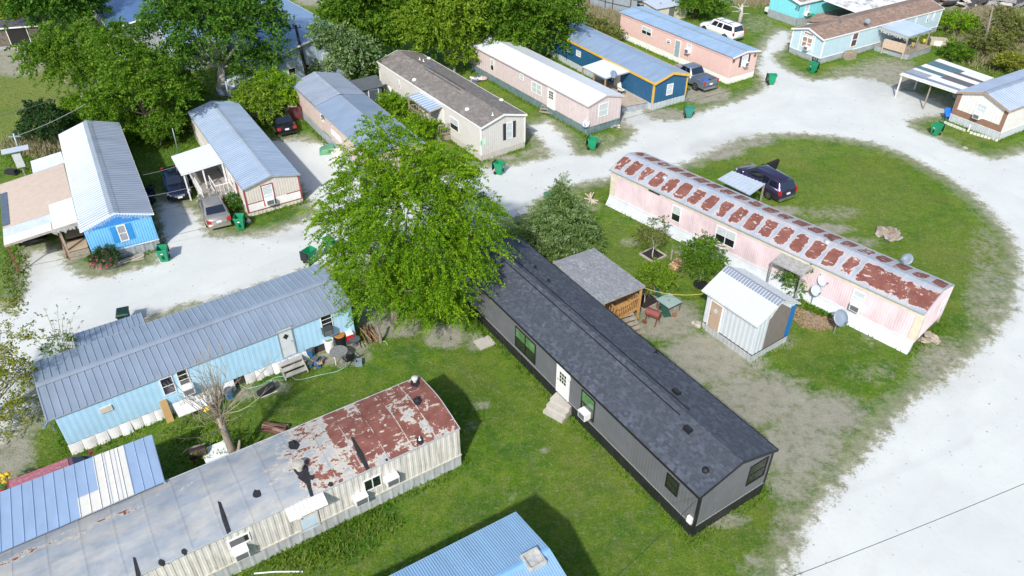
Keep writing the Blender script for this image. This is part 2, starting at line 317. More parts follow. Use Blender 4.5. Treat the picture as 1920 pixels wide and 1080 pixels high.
    trk=math_(nt,'ABSOLUTE',math_(nt,'SINE',math_(nt,'ADD',math_(nt,'MULTIPLY',sdv,2.1),math_(nt,'MULTIPLY',n1,5.0)))); rd=mixc(nt,math_(nt,'MULTIPLY',math_(nt,'MULTIPLY',ramp(nt,trk,.7,.0),ramp(nt,n5,.35,.7)),.2),rd,(.42,.42,.4)); rd=mixc(nt,math_(nt,'MULTIPLY',ramp(nt,noise(nt,o,17,3,.8),.6,.75),.3),rd,(.3,.3,.29))
    c=mixc(nt,ramp(nt,sdn,.0,.4),c,rd)
    nt.links.new(c,b.inputs['Base Color']); b.inputs['Roughness'].default_value=.95; b.inputs['Specular IOR Level'].default_value=.15
    bn=N(nt,'Bump'); bn.inputs['Distance'].default_value=.09
    nt.links.new(math_(nt,'MULTIPLY',ramp(nt,sdn,.6,-.4),.8),bn.inputs['Strength'])
    nt.links.new(math_(nt,'ADD',n4,math_(nt,'MULTIPLY',n3,1.5)),bn.inputs['Height']); nt.links.new(bn.outputs[0],b.inputs['Normal'])
    return m
gm=groundmat()
ny,nx=X.shape; idx=np.arange(nx*ny).reshape(ny,nx)
F=np.stack([idx[:-1,:-1],idx[:-1,1:],idx[1:,1:],idx[1:,:-1]],-1).reshape(-1,4)
cs=SDm.ravel()[F].mean(1)
Zg=.05*np.sin(X*.35+1)*np.cos(Y*.29)*0
V=np.stack([X.ravel(),Y.ravel(),Zg.ravel()],-1)
def sub(name,mask):
    f=F[mask]; u,inv=np.unique(f,return_inverse=True)
    o=npmesh(name,V[u],inv.reshape(-1,4),gm)
    for nm,arr in (('road',SDm),('dirt',DM),('lush',LM),('dry',YM)):
        a=o.data.attributes.new(nm,'FLOAT','POINT'); a.data.foreach_set('value',arr.ravel()[u].astype(np.float32))
    o['kind']='structure'; return o
sub('grass_ground',cs<=0); sub('gravel_road',cs>0)
# ================= MOBILE HOMES =================
FRAME=P('white_frame',(.78,.78,.78),.4,var=.05)
DARKFR=P('black_frame',(.012,.012,.013),.45)
GL=glass(); CURT=P('curtained_glass',(.3,.31,.33),.12,var=.35,sc_=9,stretch=(4,4,.4)); PALE=P('pale_blind_glass',(.5,.56,.58),.15,var=.12,sc_=6)
ACW=P('ac_white',(.75,.76,.77),.5,var=.05); GRILL=P('grille_grey',(.13,.14,.15),.6); ACD=P('ac_dark',(.05,.06,.065),.5)
class Home:
    def __init__(s,name,label,q,rooftype='gable',cat='mobile home',bow=2.0):
        x,y,a,L,W,e,rr,os_,o0,o1,sk=q
        s.x,s.y,s.a,s.L,s.W,s.e,s.rr,s.os,s.o0,s.o1,s.sk=x,y,R(a),L,W,e,rr,os_,o0,o1,sk
        s.t=thing(name,label,cat,(x,y,0),R(a)); s.type=rooftype
        h=W/2+os_
        if rooftype=='bow':
            s.prof=[(h*math.cos(math.pi*k/12) , e+rr*(1-abs(math.cos(math.pi*k/12))**(bow))) for k in range(13)]
        else: s.prof=[(h,e),(0,e+rr),(-h,e)]
    def top(s,v):
        p=s.prof
        for i in range(len(p)-1):
            if p[i][0]>=v>=p[i+1][0]:
                t=(p[i][0]-v)/(p[i][0]-p[i+1][0]+1e-9); return p[i][1]+(p[i+1][1]-p[i][1])*t
        return s.e
    def loc(s,w):
        dx,dy=w.x-s.x,w.y-s.y; c,sn=math.cos(s.a),math.sin(s.a)
        return Vector((dx*c+dy*sn,-dx*sn+dy*c,w.z))
    def wpx(s,face,px,py):
        o=s.loc(Vector((0,0,CAMH))); w=ray(px,py); d=Vector((w.x*math.cos(s.a)+w.y*math.sin(s.a),-w.x*math.sin(s.a)+w.y*math.cos(s.a),w.z))
        if face in 'LR':
            v=s.W/2*(1 if face=='L' else -1); t=(v-o.y)/d.y; p=o+d*t; return p.x,p.z
        u=0 if face=='E0' else s.L; t=(u-o.x)/d.x; p=o+d*t; return p.y,p.z
    def fp(s,face,a,z,out):
        h=s.W/2
        return {'L':(a,h+out,z),'R':(a,-h-out,z),'E0':(-out,a,z),'E1':(s.L+out,a,z)}[face]
    def fbox(s,mb,face,a0,a1,z0,z1,o0,o1):
        P0=[s.fp(face,a,z,o) for z in (z0,z1) for (a,o) in ((a0,o0),(a1,o0),(a1,o1),(a0,o1))]
        return mb.hull8(P0[:4],P0[4:])
    def sheet(s,mb,face,a0,a1,z0,topf,pitch,depth,out=0.0,duty=.5):
        n=max(1,int(round((a1-a0)/pitch))); p=(a1-a0)/n; st=[]
        for i in range(n):
            q=a0+i*p
            if depth: st+=[(q,0),(q+p*duty*.8,0),(q+p*duty,depth),(q+p*(1-.2*duty),depth)]
            else: st.append((q,0))
        st.append((a1,0))
        # break points at ridge
        vs=[];fs=[]
        if face in('E0','E1'):
            st=sorted(set(st+[(v,0) for v,_ in s.prof if a0<v<a1]))
        for i,(q,o) in enumerate(st):
            vs+= [s.fp(face,q,z0,out+o), s.fp(face,q,topf(q),out+o)]
            if i: fs.append((2*i-2,2*i,2*i+1,2*i-1))
        mb.add(vs,fs)
    def walls(s,mat,pitch=.4,depth=.012,gap=0.06):
        mb=MB(); W2=s.W/2
        tp=lambda q: s.top(W2)-gap*.0-.01
        s.sheet(mb,'L',0,s.L,s.sk,tp,pitch,depth); s.sheet(mb,'R',0,s.L,s.sk,tp,pitch,depth)
        for f in('E0','E1'): s.sheet(mb,f,-W2,W2,s.sk,lambda v:s.top(v)-.02,pitch,depth)
        s.wall=mb.build('wall',mat,s.t); return s
    def skirt(s,mat,pitch=.3,depth=.02,out=.012,cap=None):
        mb=MB(); W2=s.W/2; k=lambda q:s.sk+.005
        for f,a,b in(('L',0,s.L),('R',0,s.L),('E0',-W2,W2),('E1',-W2,W2)): s.sheet(mb,f,a,b,-.05,k,pitch,depth,out,.75)
        s.sk_o=mb.build('skirting',mat,s.t); 
        if cap:
            mb=MB(); s.fbox(mb,'L',-.03,s.L+.03,s.sk-.02,s.sk+.03,.0,.045); s.fbox(mb,'R',-.03,s.L+.03,s.sk-.02,s.sk+.03,.0,.045)
            s.fbox(mb,'E0',-W2-.04,W2+.04,s.sk-.02,s.sk+.03,0.002,.046); s.fbox(mb,'E1',-W2-.04,W2+.04,s.sk-.02,s.sk+.03,.002,.046); mb.build('skirt_cap',cap,s.t)
        return s
    def roof(s,mat,pitch=.3,depth=.025,u0=None,u1=None,th=.05,name='roof',duty=.6,lift=0):
        u0=-s.o0 if u0 is None else u0; u1=s.L+s.o1 if u1 is None else u1
        st=[]
        if depth:
            n=max(1,int(round((u1-u0)/pitch))); p=(u1-u0)/n
            for i in range(n):
                q=u0+i*p; st+=[(q,0),(q+p*duty,0),(q+p*(duty+.12),depth),(q+p*.92,depth)]
            st.append((u1,0))
        else: st=[(u0,0),(u1,0)]
        m=len(s.prof); vs=[];fs=[]
        for i,(q,o) in enumerate(st):
            vs+=[(q,v,z+o+lift) for v,z in s.prof]
            if i: fs+=[((i-1)*m+k,(i-1)*m+k+1,i*m+k+1,i*m+k) for k in range(m-1)]
        b=len(vs); vs+=[(q,v,z-th+lift) for q in(u0,u1) for v,z in s.prof]
        fs+=[(b+k+1,b+k,b+m+k,b+m+k+1) for k in range(m-1)]
        n=len(st)-1
        fs+=[(k+1,k,b+k,b+k+1) for k in range(m-1)]+[(n*m+k,n*m+k+1,b+m+k+1,b+m+k) for k in range(m-1)]
        fs+=[(0,n*m,b+m,b),(n*m+m-1,m-1,b+m-1,b+2*m-1)]
        s.rf=MB().add(vs,fs).build(name,mat,s.t); return s
    def fascia(s,mat,h=.14,w=.035,ends=True,eaves=True,drop=0):
        p=s.prof; u0,u1=-s.o0,s.L+s.o1
        if eaves:
            for sg,(v,z) in ((1,p[0]),(-1,p[-1])):
                MB().box(u0-w,u1+w,min(v+sg*.004,v+sg*(w+.004)),max(v+sg*.004,v+sg*(w+.004)),z-h+.015,z+.012).build('fascia',mat,s.t)
        if ends:
            for u in(u0-w-.001,u1+.001):
                mb=MB()
                for k in range(len(p)-1):
                    (v0,z0),(v1,z1)=p[k],p[k+1]
                    mb.hull8([(u,v1,z1-h),(u+w,v1,z1-h),(u+w,v0,z0-h),(u,v0,z0-h)],[(u,v1,z1+.014),(u+w,v1,z1+.014),(u+w,v0,z0+.014),(u,v0,z0+.014)])
                mb.build('fascia',mat,s.t)
        return s
    def ridge(s,mat,w=.3,u0=None,u1=None,lift=.035):
        u0=-s.o0-.02 if u0 is None else u0; u1=s.L+s.o1+.02 if u1 is None else u1
        sl=s.rr/(s.W/2+s.os); z=s.e+s.rr+lift
        vs=[(u,v,z-abs(v)*sl+d) for u in(u0,u1) for d in(0,-.02) for v in(w/2,0,-w/2)]
        MB().add(vs,[(0,1,7,6),(1,2,8,7),(3,9,10,4),(4,10,11,5),(0,3,4,1),(1,4,5,2),(6,7,10,9),(7,8,11,10),(0,6,9,3),(2,5,11,8)]).build('ridge_cap',mat,s.rf); return s
    def corners(s,mat,w=.1,faces=None):
        W2=s.W/2; z0,z1=s.sk,s.top(W2)-.03
        for u in(0,s.L):
            for v in(W2,-W2):
                mb=MB()
                su=-1 if u==0 else 1; sv=1 if v>0 else -1
                mb.box(min(u+su*.03,u-su*w),max(u+su*.03,u-su*w),min(v+sv*.03,v-sv*.0),max(v+sv*.03,v-sv*.0),z0,z1)
                mb.box(min(u+su*.03,u),max(u+su*.03,u),min(v-sv*w,v-sv*.001),max(v-sv*w,v-sv*.001),z0,z1)
                mb.build('corner_trim',mat,s.t)
        return s
    def win(s,face,p0,p1,cols=1,rows=2,fr=None,gl=None,ac=None,shut=None,shw=.35,bw=.06,world=False,name='window',extra_label=None):
        fr=fr or FRAME; gl=gl or GL
        if world: a0,z1,a1,z0=p0[0],p0[1],p1[0],p1[1]
        else: (a0,z1),(a1,z0)=s.wpx(face,*p0),s.wpx(face,*p1)
        if a0>a1:a0,a1=a1,a0
        if z0>z1:z0,z1=z1,z0
        mb=MB(); t0,t1=.0,.05; o=.012
        s.fbox(mb,face,a0,a0+bw,z0,z1,t0,t1); s.fbox(mb,face,a1-bw,a1,z0,z1,t0,t1); s.fbox(mb,face,a0+bw,a1-bw,z0,z0+bw,t0,t1); s.fbox(mb,face,a0+bw,a1-bw,z1-bw,z1,t0,t1)
        for k in range(1,cols): c=a0+(a1-a0)*k/cols; s.fbox(mb,face,c-bw*.45,c+bw*.45,z0+bw,z1-bw,t0,t1-.003)
        for k in range(1,rows): c=z0+(z1-z0)*k/rows; s.fbox(mb,face,a0+bw,a1-bw,c-bw*.33,c+bw*.33,t0,t1-.008)
        wo=mb.build(name,fr,s.t)
        s.fbox(MB(),face,a0+bw*.5,a1-bw*.5,z0+bw*.5,z1-bw*.5,.002,.026).build('pane',gl,wo)
        if gl is GL and rows==2 and fr is FRAME:
            mb=MB()
            for k in range(cols): w=(a1-a0)/cols; s.fbox(mb,face,a0+w*k+bw*.6,a0+w*(k+1)-bw*.6,(z0+z1)/2+.03,z1-bw,.026,.031)
            mb.build('blind',PALE,wo)
        if shut:
            for a in(a0-shw-.02,a1+.02):
                mb=MB(); s.fbox(mb,face,a,a+shw,z0,z1,.0,.03); s.fbox(mb,face,a+.05,a+shw-.05,z0+.08,(z0+z1)/2-.05,.03,.038); s.fbox(mb,face,a+.05,a+shw-.05,(z0+z1)/2+.05,z1-.08,.03,.038); mb.build('shutter',shut,s.t)
        if ac: s.ac(face,(a0+a1)/2+ac[0],z0+ac[1],ac[2] if len(ac)>2 else .6,m=ac[3] if len(ac)>3 else None)
        return a0,a1,z0,z1
    def ac(s,face,a,z,w=.62,h=.42,d=.42,m=None):
        m=m or ACW; mb=MB(); s.fbox(mb,face,a-w/2,a+w/2,z,z+h,.02,d); s.fbox(mb,face,a-w/2-.02,a+w/2+.02,z+h,z+h+.02,.02,d+.02)
        o=mb.build('air_conditioner',m,s.t); mb=MB()
        for k in range(6): zz=z+.05+k*(h-.12)/6; s.fbox(mb,face,a-w/2+.06,a+w/2-.06,zz,zz+.035,d,d+.012)
        s.fbox(mb,face,a-w/2+.05,a+w/2-.05,z+.04,z+h-.05,d-.01,d+.006); mb.build('grille',GRILL,o)
    def door(s,face,p0,p1,mat=None,fr=None,pane=None,glm=None,world=False,label=None,knob=1):
        mat=mat or FRAME; fr=fr or FRAME
        if world: a0,z1,a1,z0=p0[0],p0[1],p1[0],p1[1]
        else: (a0,z1),(a1,z0)=s.wpx(face,*p0),s.wpx(face,*p1)
        if a0>a1:a0,a1=a1,a0
        z0=max(z0,s.sk*.8)
        mb=MB(); s.fbox(mb,face,a0,a1,z0,z1,.0,.045); d=mb.build('door',mat,s.t)
        if label: d['label']=label
        mb=MB(); s.fbox(mb,face,a0-.07,a0-.002,z0,z1+.07,0,.055); s.fbox(mb,face,a1+.002,a1+.07,z0,z1+.07,0,.055); s.fbox(mb,face,a0-.002,a1+.002,z1+.002,z1+.07,0,.055); mb.build('door_frame',fr,d)
        mb=MB(); s.fbox(mb,face,a1-.12 if knob>0 else a0+.08,a1-.08 if knob>0 else a0+.12,z0+.95,z0+1.0,.045,.1); mb.build('handle',GRILL,d)
        w=a1-a0; H=z1-z0
        if pane=='grid':
            mb=MB()
            for i in range(3):
                for j in range(3): s.fbox(mb,face,a0+w*(.22+.2*i),a0+w*(.22+.2*i+.15),z0+H*(.5+.13*j),z0+H*(.5+.13*j+.1),.045,.052)
            mb.build('pane',glm or GL,d)
        elif pane=='diamond':
            c=(a0+a1)/2; zz=z0+H*.72; r=.17
            q=[s.fp(face,c+dx,zz+dz,o) for o in(.04,.055) for dx,dz in((-r,0),(0,-r*1.2),(r,0),(0,r*1.2))]
            MB().hull8(q[:4],q[4:]).build('pane',glm or GL,d)
        elif pane=='full':
            mb=MB(); s.fbox(mb,face,a0+.12,a1-.12,z0+.2,z1-.12,.045,.052); mb.build('pane',glm or GL,d)
        return a0,a1,z0,z1
    def cells(s,face,boxes,name,mat,parent=None):
        mb=MB()
        for b in boxes: s.fbox(mb,face,*b)
        return mb.build(name,mat,parent or s.t)
    def vent(s,px,py,kind='cap',mat=None,r=.12,h=.22):
        # where the line of sight meets the roof
        g=None
        for k in range(60):
            z=s.e+s.rr+.1-k*(s.rr+.2)/60; p=s.loc(G(px,py,z))
            if abs(p.y)<=s.W/2+s.os and z<=s.top(p.y)+.01: g=p; break
        if g is None: return
        z=s.top(g.y); mb=MB(); mat=mat or GRILL
        if kind=='cap': mb.lathe([(r*.55,z-.03),(r*.55,z+h*.7),(r,z+h*.7),(r,z+h),(r*.3,z+h+.04)],10,(g.x,g.y,0))
        elif kind=='box': mb.hull8([(g.x-r*1.3,g.y-r,z-.06),(g.x+r*1.3,g.y-r,z-.06),(g.x+r*1.3,g.y+r,z-.06),(g.x-r*1.3,g.y+r,z-.06)],[(g.x-r*1.2,g.y-r*.8,z+h*.6),(g.x+r*1.2,g.y-r*.8,z+h*.6),(g.x+r*1.2,g.y+r*.8,z+h),(g.x-r*1.2,g.y+r*.8,z+h)])
        elif kind=='pipe': mb.lathe([(r*.35,z-.05),(r*.35,z+h),(r*.25,z+h)],8,(g.x,g.y,0)); mb.lathe([(r,z-.02),(r*.5,z+.05)],10,(g.x,g.y,0))
        elif kind=='dome': mb.lathe([(r,z-.05),(r,z+.05),(r*.8,z+.11),(r*.4,z+.15)],12,(g.x,g.y,0))
        mb.build('roof_vent',mat,s.rf)
    def patch(s,pts,name,mat,lift=.012,th=.008,parent=None):
        # tar or other flat patch on the roof, outline given as survey points
        q=[]
        for px,py in pts:
            for k in range(80):
                z=s.e+s.rr+.1-k*(s.rr+.3)/80; p=s.loc(G(px,py,z))
                if z<=s.top(max(-s.W/2-s.os,min(s.W/2+s.os,p.y)))+.01: q.append(p); break
        n=len(q); c=sum((Vector(p) for p in q),Vector())/n
        f=lambda p,l:(p.x,p.y,s.top(p.y)+l)
        vs=[f(p,lift) for p in q]+[f(p,lift-th) for p in q]+[f(c,lift+.004)]
        fs=[(i,(i+1)%n,2*n) for i in range(n)]+[(n+i,n+(i+1)%n,(i+1)%n,i) for i in range(n)]
        MB().add(vs,fs).build(name,mat,parent or s.rf)
# ---- metals and paints
galv=lambda n,c,r=.42,m=.35,**k: P(n,c,r,m,var=.1,sc_=1.2,stretch=(1,.4,1),**k)
def Qd(s): return [float(v) for v in s.split()]
BLK=P('black_trim',(.012,.012,.014),.5); WHT=P('white_trim',(.8,.8,.79),.45,var=.06,dirt=(.5,.48,.44),da=.2)
SKG=P('grey_metal_skirting',(.36,.4,.44),.5,.2,var=.15,streak=(.25,.25,.24),sa=.4); TEAL=P('slate_teal_skirting',(.13,.2,.215),.6,var=.2,streak=(.3,.33,.33),sa=.5)
# D : charcoal home in the middle
D=Home('mobile_home','long charcoal grey mobile home with dark shingle roof and white front door','x' and Qd('10.05 22.04 123.23 21.01 4.57 3.0 0.73 0.17 0.07 0.15 0.73'))
D.walls(P('charcoal_siding',(.125,.132,.148),.6,var=.1,sc_=1.5),.2,.008).skirt(P('black_skirting',(.02,.022,.024),.45,.1,var=.3),.23,.025).roof(shingle('slate_blue_shingles',(.045,.054,.071),(.062,.074,.097),(.098,.114,.145)),depth=0).fascia(BLK,.12).corners(BLK,.09)
mb=MB(); D.fbox(mb,'L',.03,D.L-.03,D.sk-.005,D.sk+.04,.0,.02); D.fbox(mb,'E0',-2.25,2.25,D.sk-.005,D.sk+.04,.001,.021); mb.build('skirt_cap',P('grey_trim',(.3,.3,.3),.5),D.t)
D.win('L',(967,610),(1004,684),cols=2,fr=DARKFR); D.win('L',(1092,729),(1113,792),fr=DARKFR,ac=(-.02,.05,.55)); D.win('L',(1252,885),(1269.5,932),fr=DARKFR); D.win('E0',(1407,875.5),(1431,889.5),fr=DARKFR,bw=.07)
GRG=P('painted_green_reflection',(.1,.22,.09),.08,var=.35,sc_=1.5)  # reflection of the grass in the upper sashes, painted as green base colour
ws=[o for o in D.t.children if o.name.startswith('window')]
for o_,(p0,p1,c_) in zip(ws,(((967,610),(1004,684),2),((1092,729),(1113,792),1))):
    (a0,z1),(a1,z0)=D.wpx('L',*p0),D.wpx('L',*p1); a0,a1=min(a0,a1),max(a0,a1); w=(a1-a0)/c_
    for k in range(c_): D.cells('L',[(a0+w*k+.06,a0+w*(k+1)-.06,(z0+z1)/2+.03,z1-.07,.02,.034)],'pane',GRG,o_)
D.door('L',(1047,684),(1065,752),pane='grid')
a,z=D.wpx('L',1069,711); D.cells('L',[(a-.06,a+.06,z-.05,z+.12,0,.16)],'wall_lamp',ACW)
D.cells('L',[(.12,.38,D.sk+.12,D.sk+.5,.0,.14)],'meter_box',ACW)
sl=D.rr/(D.W/2+D.os); z=D.e+D.rr
for u0,u1 in((3.55,D.L-.95),):
    for sg in(1,-1):
        v=.3*sg; MB().hull8([(u0,v-.02,z-abs(v)*sl-.01),(u1,v-.02,z-abs(v)*sl-.01),(u1,v+.02,z-abs(v)*sl-.01),(u0,v+.02,z-abs(v)*sl-.01)],[(u0,v-.02,z-abs(v)*sl+.035),(u1,v-.02,z-abs(v)*sl+.035),(u1,v+.02,z-abs(v)*sl+.035),(u0,v+.02,z-abs(v)*sl+.035)]).build('ridge_vent',BLK,D.rf)
for p,k in(((1268,736),'box'),((1290,806),'box'),((1003,503),'pipe'),((1028,528),'pipe'),((1230,662),'pipe'),((1323,882),'dome')): D.vent(*p,kind=k,mat=BLK,r=.16,h=.2)
# P : pink home with rust striped roof
Pp=Home('mobile_home','pale pink mobile home under a curved grey metal roof striped with rust patches',Qd('24.79 34.73 132.86 23.38 3.88 2.82 0.66 0.1 -0.04 0.15 0.68'),'bow',bow=1.2)
PINK=P('faded_pink_siding',(.66,.53,.575),.65,var=.16,sc_=1.1,streak=(.72,.66,.66),sa=.7,stretch=(1,1,.6)); CREAM=P('cream_trim',(.62,.56,.46),.6,var=.12)
Pp.walls(PINK,.15,.012); Pp.roof(rust_panel_mat(Pp.L,Pp.W),1.13,.03,duty=.86).fascia(P('weathered_edge_metal',(.42,.45,.47),.5,.3),.07)
Pp.cells('L',[(0,Pp.L,2.5,2.77,.0,.03),(-.02,.42,.72,2.5,.0,.028),(Pp.L-.5,Pp.L+.02,.72,2.5,0,.028)],'trim_board',CREAM); Pp.cells('E0',[(1.7,1.93,.7,2.75,.0,.03)],'corner_trim',CREAM)
mb=MB() # flaring white skirt of lapped metal on the yard side
n=4
for k in range(n):
    f=lambda j:(.03+.42*(1-j/n)**1.3, .02+.74*j/n)
    (o0,z0),(o1,z1)=f(k),f(k+1); W2=Pp.W/2
    vs=[(0,W2+o0,z0),(Pp.L,W2+o0,z0),(Pp.L,W2+o1+.02,z1),(0,W2+o1+.02,z1),(0,W2,z0),(Pp.L,W2,z0),(Pp.L,W2,z1),(0,W2,z1)]
    mb.add(vs,[(0,3,2,1),(4,5,6,7),(0,1,5,4),(3,7,6,2),(0,4,7,3),(1,2,6,5)])
mb.build('skirting',P('white_lap_skirting',(.58,.62,.66),.4,.1,var=.08,dirt=(.45,.45,.45),da=.3),Pp.t)
mb=MB(); Pp.sheet(mb,'R',0,Pp.L,-.02,lambda q:.7,.6,.0); mb.build('skirting',P('grey_board',(.35,.32,.29),.8,var=.3),Pp.t)
mb=MB(); [mb.box(.12,.5,v-.2,v+.2,0,.66) for v in(-1.3,-.2,.9)]; mb.build('block_pier',P('dark_block',(.12,.11,.1),.9,var=.3),Pp.t)
Pp.win('L',(1262,383),(1274.5,419)); Pp.win('L',(1345,421),(1376,467),cols=2); Pp.win('L',(1602,541),(1614,584),rows=3,ac=(-.1,.06,.6),gl=PALE); Pp.win('E0',(-1.2,2.3),(-.75,1.3),world=True)
a,z=Pp.wpx('L',1226,360); Pp.cells('L',[(a-.55,a+.45,2.56,2.66,.03,.05)],'vent_slot',BLK)
for x0,y0 in((1247,333),(1551,453)): Pp.vent(x0,y0,'dome',P('galvanised_vent',(.5,.55,.6),.4,.4),.2,.2)
Pp.vent(1556,450,'pipe',P('rust_brown',(.12,.05,.035),.7),.22,.3)
mb=MB(); mb.box(6.55+9.2,6.95+9.2,.25,1.6,0,0.01)
# F : stained cream home, rusted roof
Fh=Home('mobile_home','streak-stained cream mobile home with a tar-patched metal roof rusted red at one end',Qd('-3.63 26.7 -147.68 26.0 4.12 2.71 0.32 0.05 -0.02 0.15 0.76'),'bow',bow=1.5)
CR2=P('streaked_cream_siding',(.64,.62,.57),.6,var=.08,streak=(.16,.165,.17),sa=.7); Fh.walls(CR2,.3,.018); 
Fh.skirt(P('grey_panel_skirting',(.45,.48,.5),.5,var=.12,dirt=(.3,.27,.22),da=.4),.55,.02,cap=P('beige_cap',(.55,.52,.46),.6)); Fh.roof(rust_patch_mat(),1.22,.012,duty=.86).fascia(P('light_metal_edge',(.6,.63,.66),.4,.3),.07)
Fh.win('L',(680,902.5),(716,907.5),cols=2,rows=1,bw=.05); 
for p in((673,930),(731,894)):
    a,z=Fh.wpx('L',*p); Fh.ac('L',a,z-.2,.62,.42,.4)
Fh.win('L',(425,1015),(471,1011),cols=1,rows=1,bw=.07,ac=(.1,-.5,.6))
Fh.door('L',(561,974),(599.5,989),mat=P('pale_blue_door',(.55,.68,.78),.4,var=.08),fr=CREAM)
a0,z0=Fh.wpx('L',534,960); a1,z1=Fh.wpx('L',606,928)
u0,u1=min(a0,a1),max(a0,a1); W2=Fh.W/2
mb=MB(); n=9
for k in range(n):
    x0=u0+(u1-u0)*k/n; x1=u0+(u1-u0)*(k+1)/n-.02; mb.hull8([(x0,W2+.02,2.6),(x1,W2+.02,2.6),(x1,W2+.6,2.36),(x0,W2+.6,2.36)],[(x0,W2+.02,2.65),(x1,W2+.02,2.65),(x1,W2+.6,2.41),(x0,W2+.6,2.41)])
mb.build('door_awning',WHT,Fh.t)
TAR=P('roof_tar',(.018,.018,.022),.7,var=.4,sc_=8)
def blob(cx,cy,rx,ry,n=12,rot=0,j=.18):
    o=[]
    for k in range(n):
        a=2*math.pi*k/n; r=1+rnd.uniform(-j,j); x=rx*r*math.cos(a); y=ry*r*math.sin(a); o.append((cx+x*math.cos(rot)-y*math.sin(rot),cy+x*math.sin(rot)+y*math.cos(rot)))
    return o
for b in((551,834,12,10),(482,926,8,8),(585,895,6,5),(565,882,13,12),(778,718,9,8),(783,752,8,8),(787,826,7,8),(346,1035,6,6),(303,1055,7,7),(620,908,5,4),(725,862,3,3)): Fh.patch(blob(*b),'tar_patch',TAR)
Fh.patch([(569,876),(580,886),(584,915),(588,930),(582,932),(574,908),(558,896)],'tar_patch',TAR,lift=.02)
Fh.patch([(657,818),(662,820),(680,848),(693,878),(687,882),(670,852)],'tar_patch',TAR,lift=.02); Fh.patch([(408,940),(414,942),(424,968),(433,996),(426,1002),(416,974)],'tar_patch',TAR,lift=.02); Fh.patch([(249,1045),(254,1046),(264,1080),(256,1085)],'tar_patch',TAR,lift=.02)
Fh.vent(551,832,'pipe',TAR,.1,.25); Fh.vent(562,880,'cap',P('weathered_cap',(.4,.38,.33),.6),.26,.42); Fh.vent(778,716,'cap',P('pale_cap',(.55,.52,.5),.6),.17,.3); Fh.vent(783,750,'pipe',TAR,.2,.2); Fh.vent(787,824,'pipe',FRAME,.09,.2)
# B : light blue home
B=Home('mobile_home','light blue mobile home with grey ribbed metal roof and wavy white skirting',Qd('-10.72 36.59 -145.48 15.65 4.84 2.62 0.36 0.06 0.09 0.32 0.62'))
LB=P('light_blue_siding',(.4,.65,.84),.5,var=.06,sc_=1.3,streak=(.52,.66,.74),sa=.4); B.walls(LB,.3,.005)
B.roof(galv('grey_blue_ribbed_roof',(.32,.39,.48)),.36,.045,duty=.8).fascia(P('grey_edge',(.35,.4,.45),.5,.2),.07); B.ridge(galv('ridge_flashing',(.36,.42,.5)),.42,lift=.06)
W2=B.W/2; mb=MB(); q=0; 
while q<B.L:
    w_=rnd.uniform(.38,.62); 
    if not(6.6<q<7.0 or 1.9<q<2.9):
        o=rnd.uniform(.03,.1); b_=rnd.uniform(.02,.16); n=5
        vs=[];fs=[]
        for k in range(n+1):
            t=k/n; bul=.05*math.sin(math.pi*t); vs+=[(q+w_*t,W2+o+bul+b_,.0),(q+w_*t,W2+.03+bul*.4,.64)]
            if k: fs.append((2*k-2,2*k,2*k+1,2*k-1))
        mb.add(vs,fs)
    q+=w_+.015
mb.build('skirting',P('white_wavy_skirting',(.74,.75,.76),.45,var=.1,dirt=(.4,.38,.33),da=.4),B.t)
mb=MB(); B.sheet(mb,'L',0,B.L,0,lambda q:.63,.5,0,-.12); B.sheet(mb,'R',0,B.L,0,lambda q:.63,.5,.02,.01);B.sheet(mb,'E0',-W2,W2,0,lambda q:.63,.5,0.02,0);B.sheet(mb,'E1',-W2,W2,0,lambda q:.63,.5,0.02,0); mb.build('underfloor',P('dark_underfloor',(.05,.04,.035),.9),B.t)
B.win('L',(297,712),(332,733),rows=2,bw=.05,gl=glass('navy_screen',(.012,.016,.04),.25)); B.win('L',(328,697.5),(361,724),rows=4,bw=.05,ac=(.0,-.15,.6)); B.win('L',(599,594),(626,617),rows=4,bw=.04,ac=(.12,.02,.55,ACD))
B.door('L',(520,621),(555,661),mat=P('off_white_door',(.62,.66,.68),.45,var=.06),pane='diamond',knob=-1,fr=P('grey_seam',(.25,.3,.33),.5))
a,z=B.wpx('L',199,767); B.cells('L',[(a-.28,a+.28,z-.17,z+.17,.0,.06)],'wall_vent',CREAM)
# L : bright blue home at left
Lh=Home('mobile_home','bright blue mobile home with white corrugated roof and blue shutters',Qd('-26.47 43.39 119.88 16.73 4.18 2.72 0.72 0.19 -0.02 0.15 0.72'))
Lh.walls(P('bright_blue_siding',(.17,.48,.8),.5,var=.05),.17,.02); Lh.skirt(SKG,.62,.03,cap=WHT)
GV=galv('silver_corrugated_roof',(.32,.37,.45),.36); Lh.roof(GV,.32,.06,duty=.42).fascia(WHT,.1); Lh.ridge(galv('silver_ridge',(.5,.57,.66)),.62,lift=.06)
mb=MB(); p_=Lh.prof; W2=Lh.W/2; mb.add([(-.045,W2,2.62),(-.045,-W2,2.62),(-.045,0,3.36),(-.02,W2,2.62),(-.02,-W2,2.62),(-.02,0,3.36)],[(0,2,1),(3,4,5),(0,1,4,3),(1,2,5,4),(2,0,3,5)]); mb.build('gable_board',P('deep_blue_board',(.03,.22,.6),.5,var=.15),Lh.t)
mb=MB()
for k in range(46):
    v=-1.95+3.9*k/45; zt=Lh.top(v)-.1; mb.box(-.07,-.055,v-.01,v+.01,zt-rnd.uniform(.1,.3),zt)
mb.build('icicle_lights',WHT,Lh.t)
Lh.win('E0',(216.5,424),(243.5,449),cols=1,shut=P('blue_shutter',(.03,.25,.6),.5),shw=.38,gl=CURT)
Lh.cells('R',[(4.2,4.6,1.5,2.1,0,.3)],'meter_box',P('pale_box',(.5,.65,.8),.5))
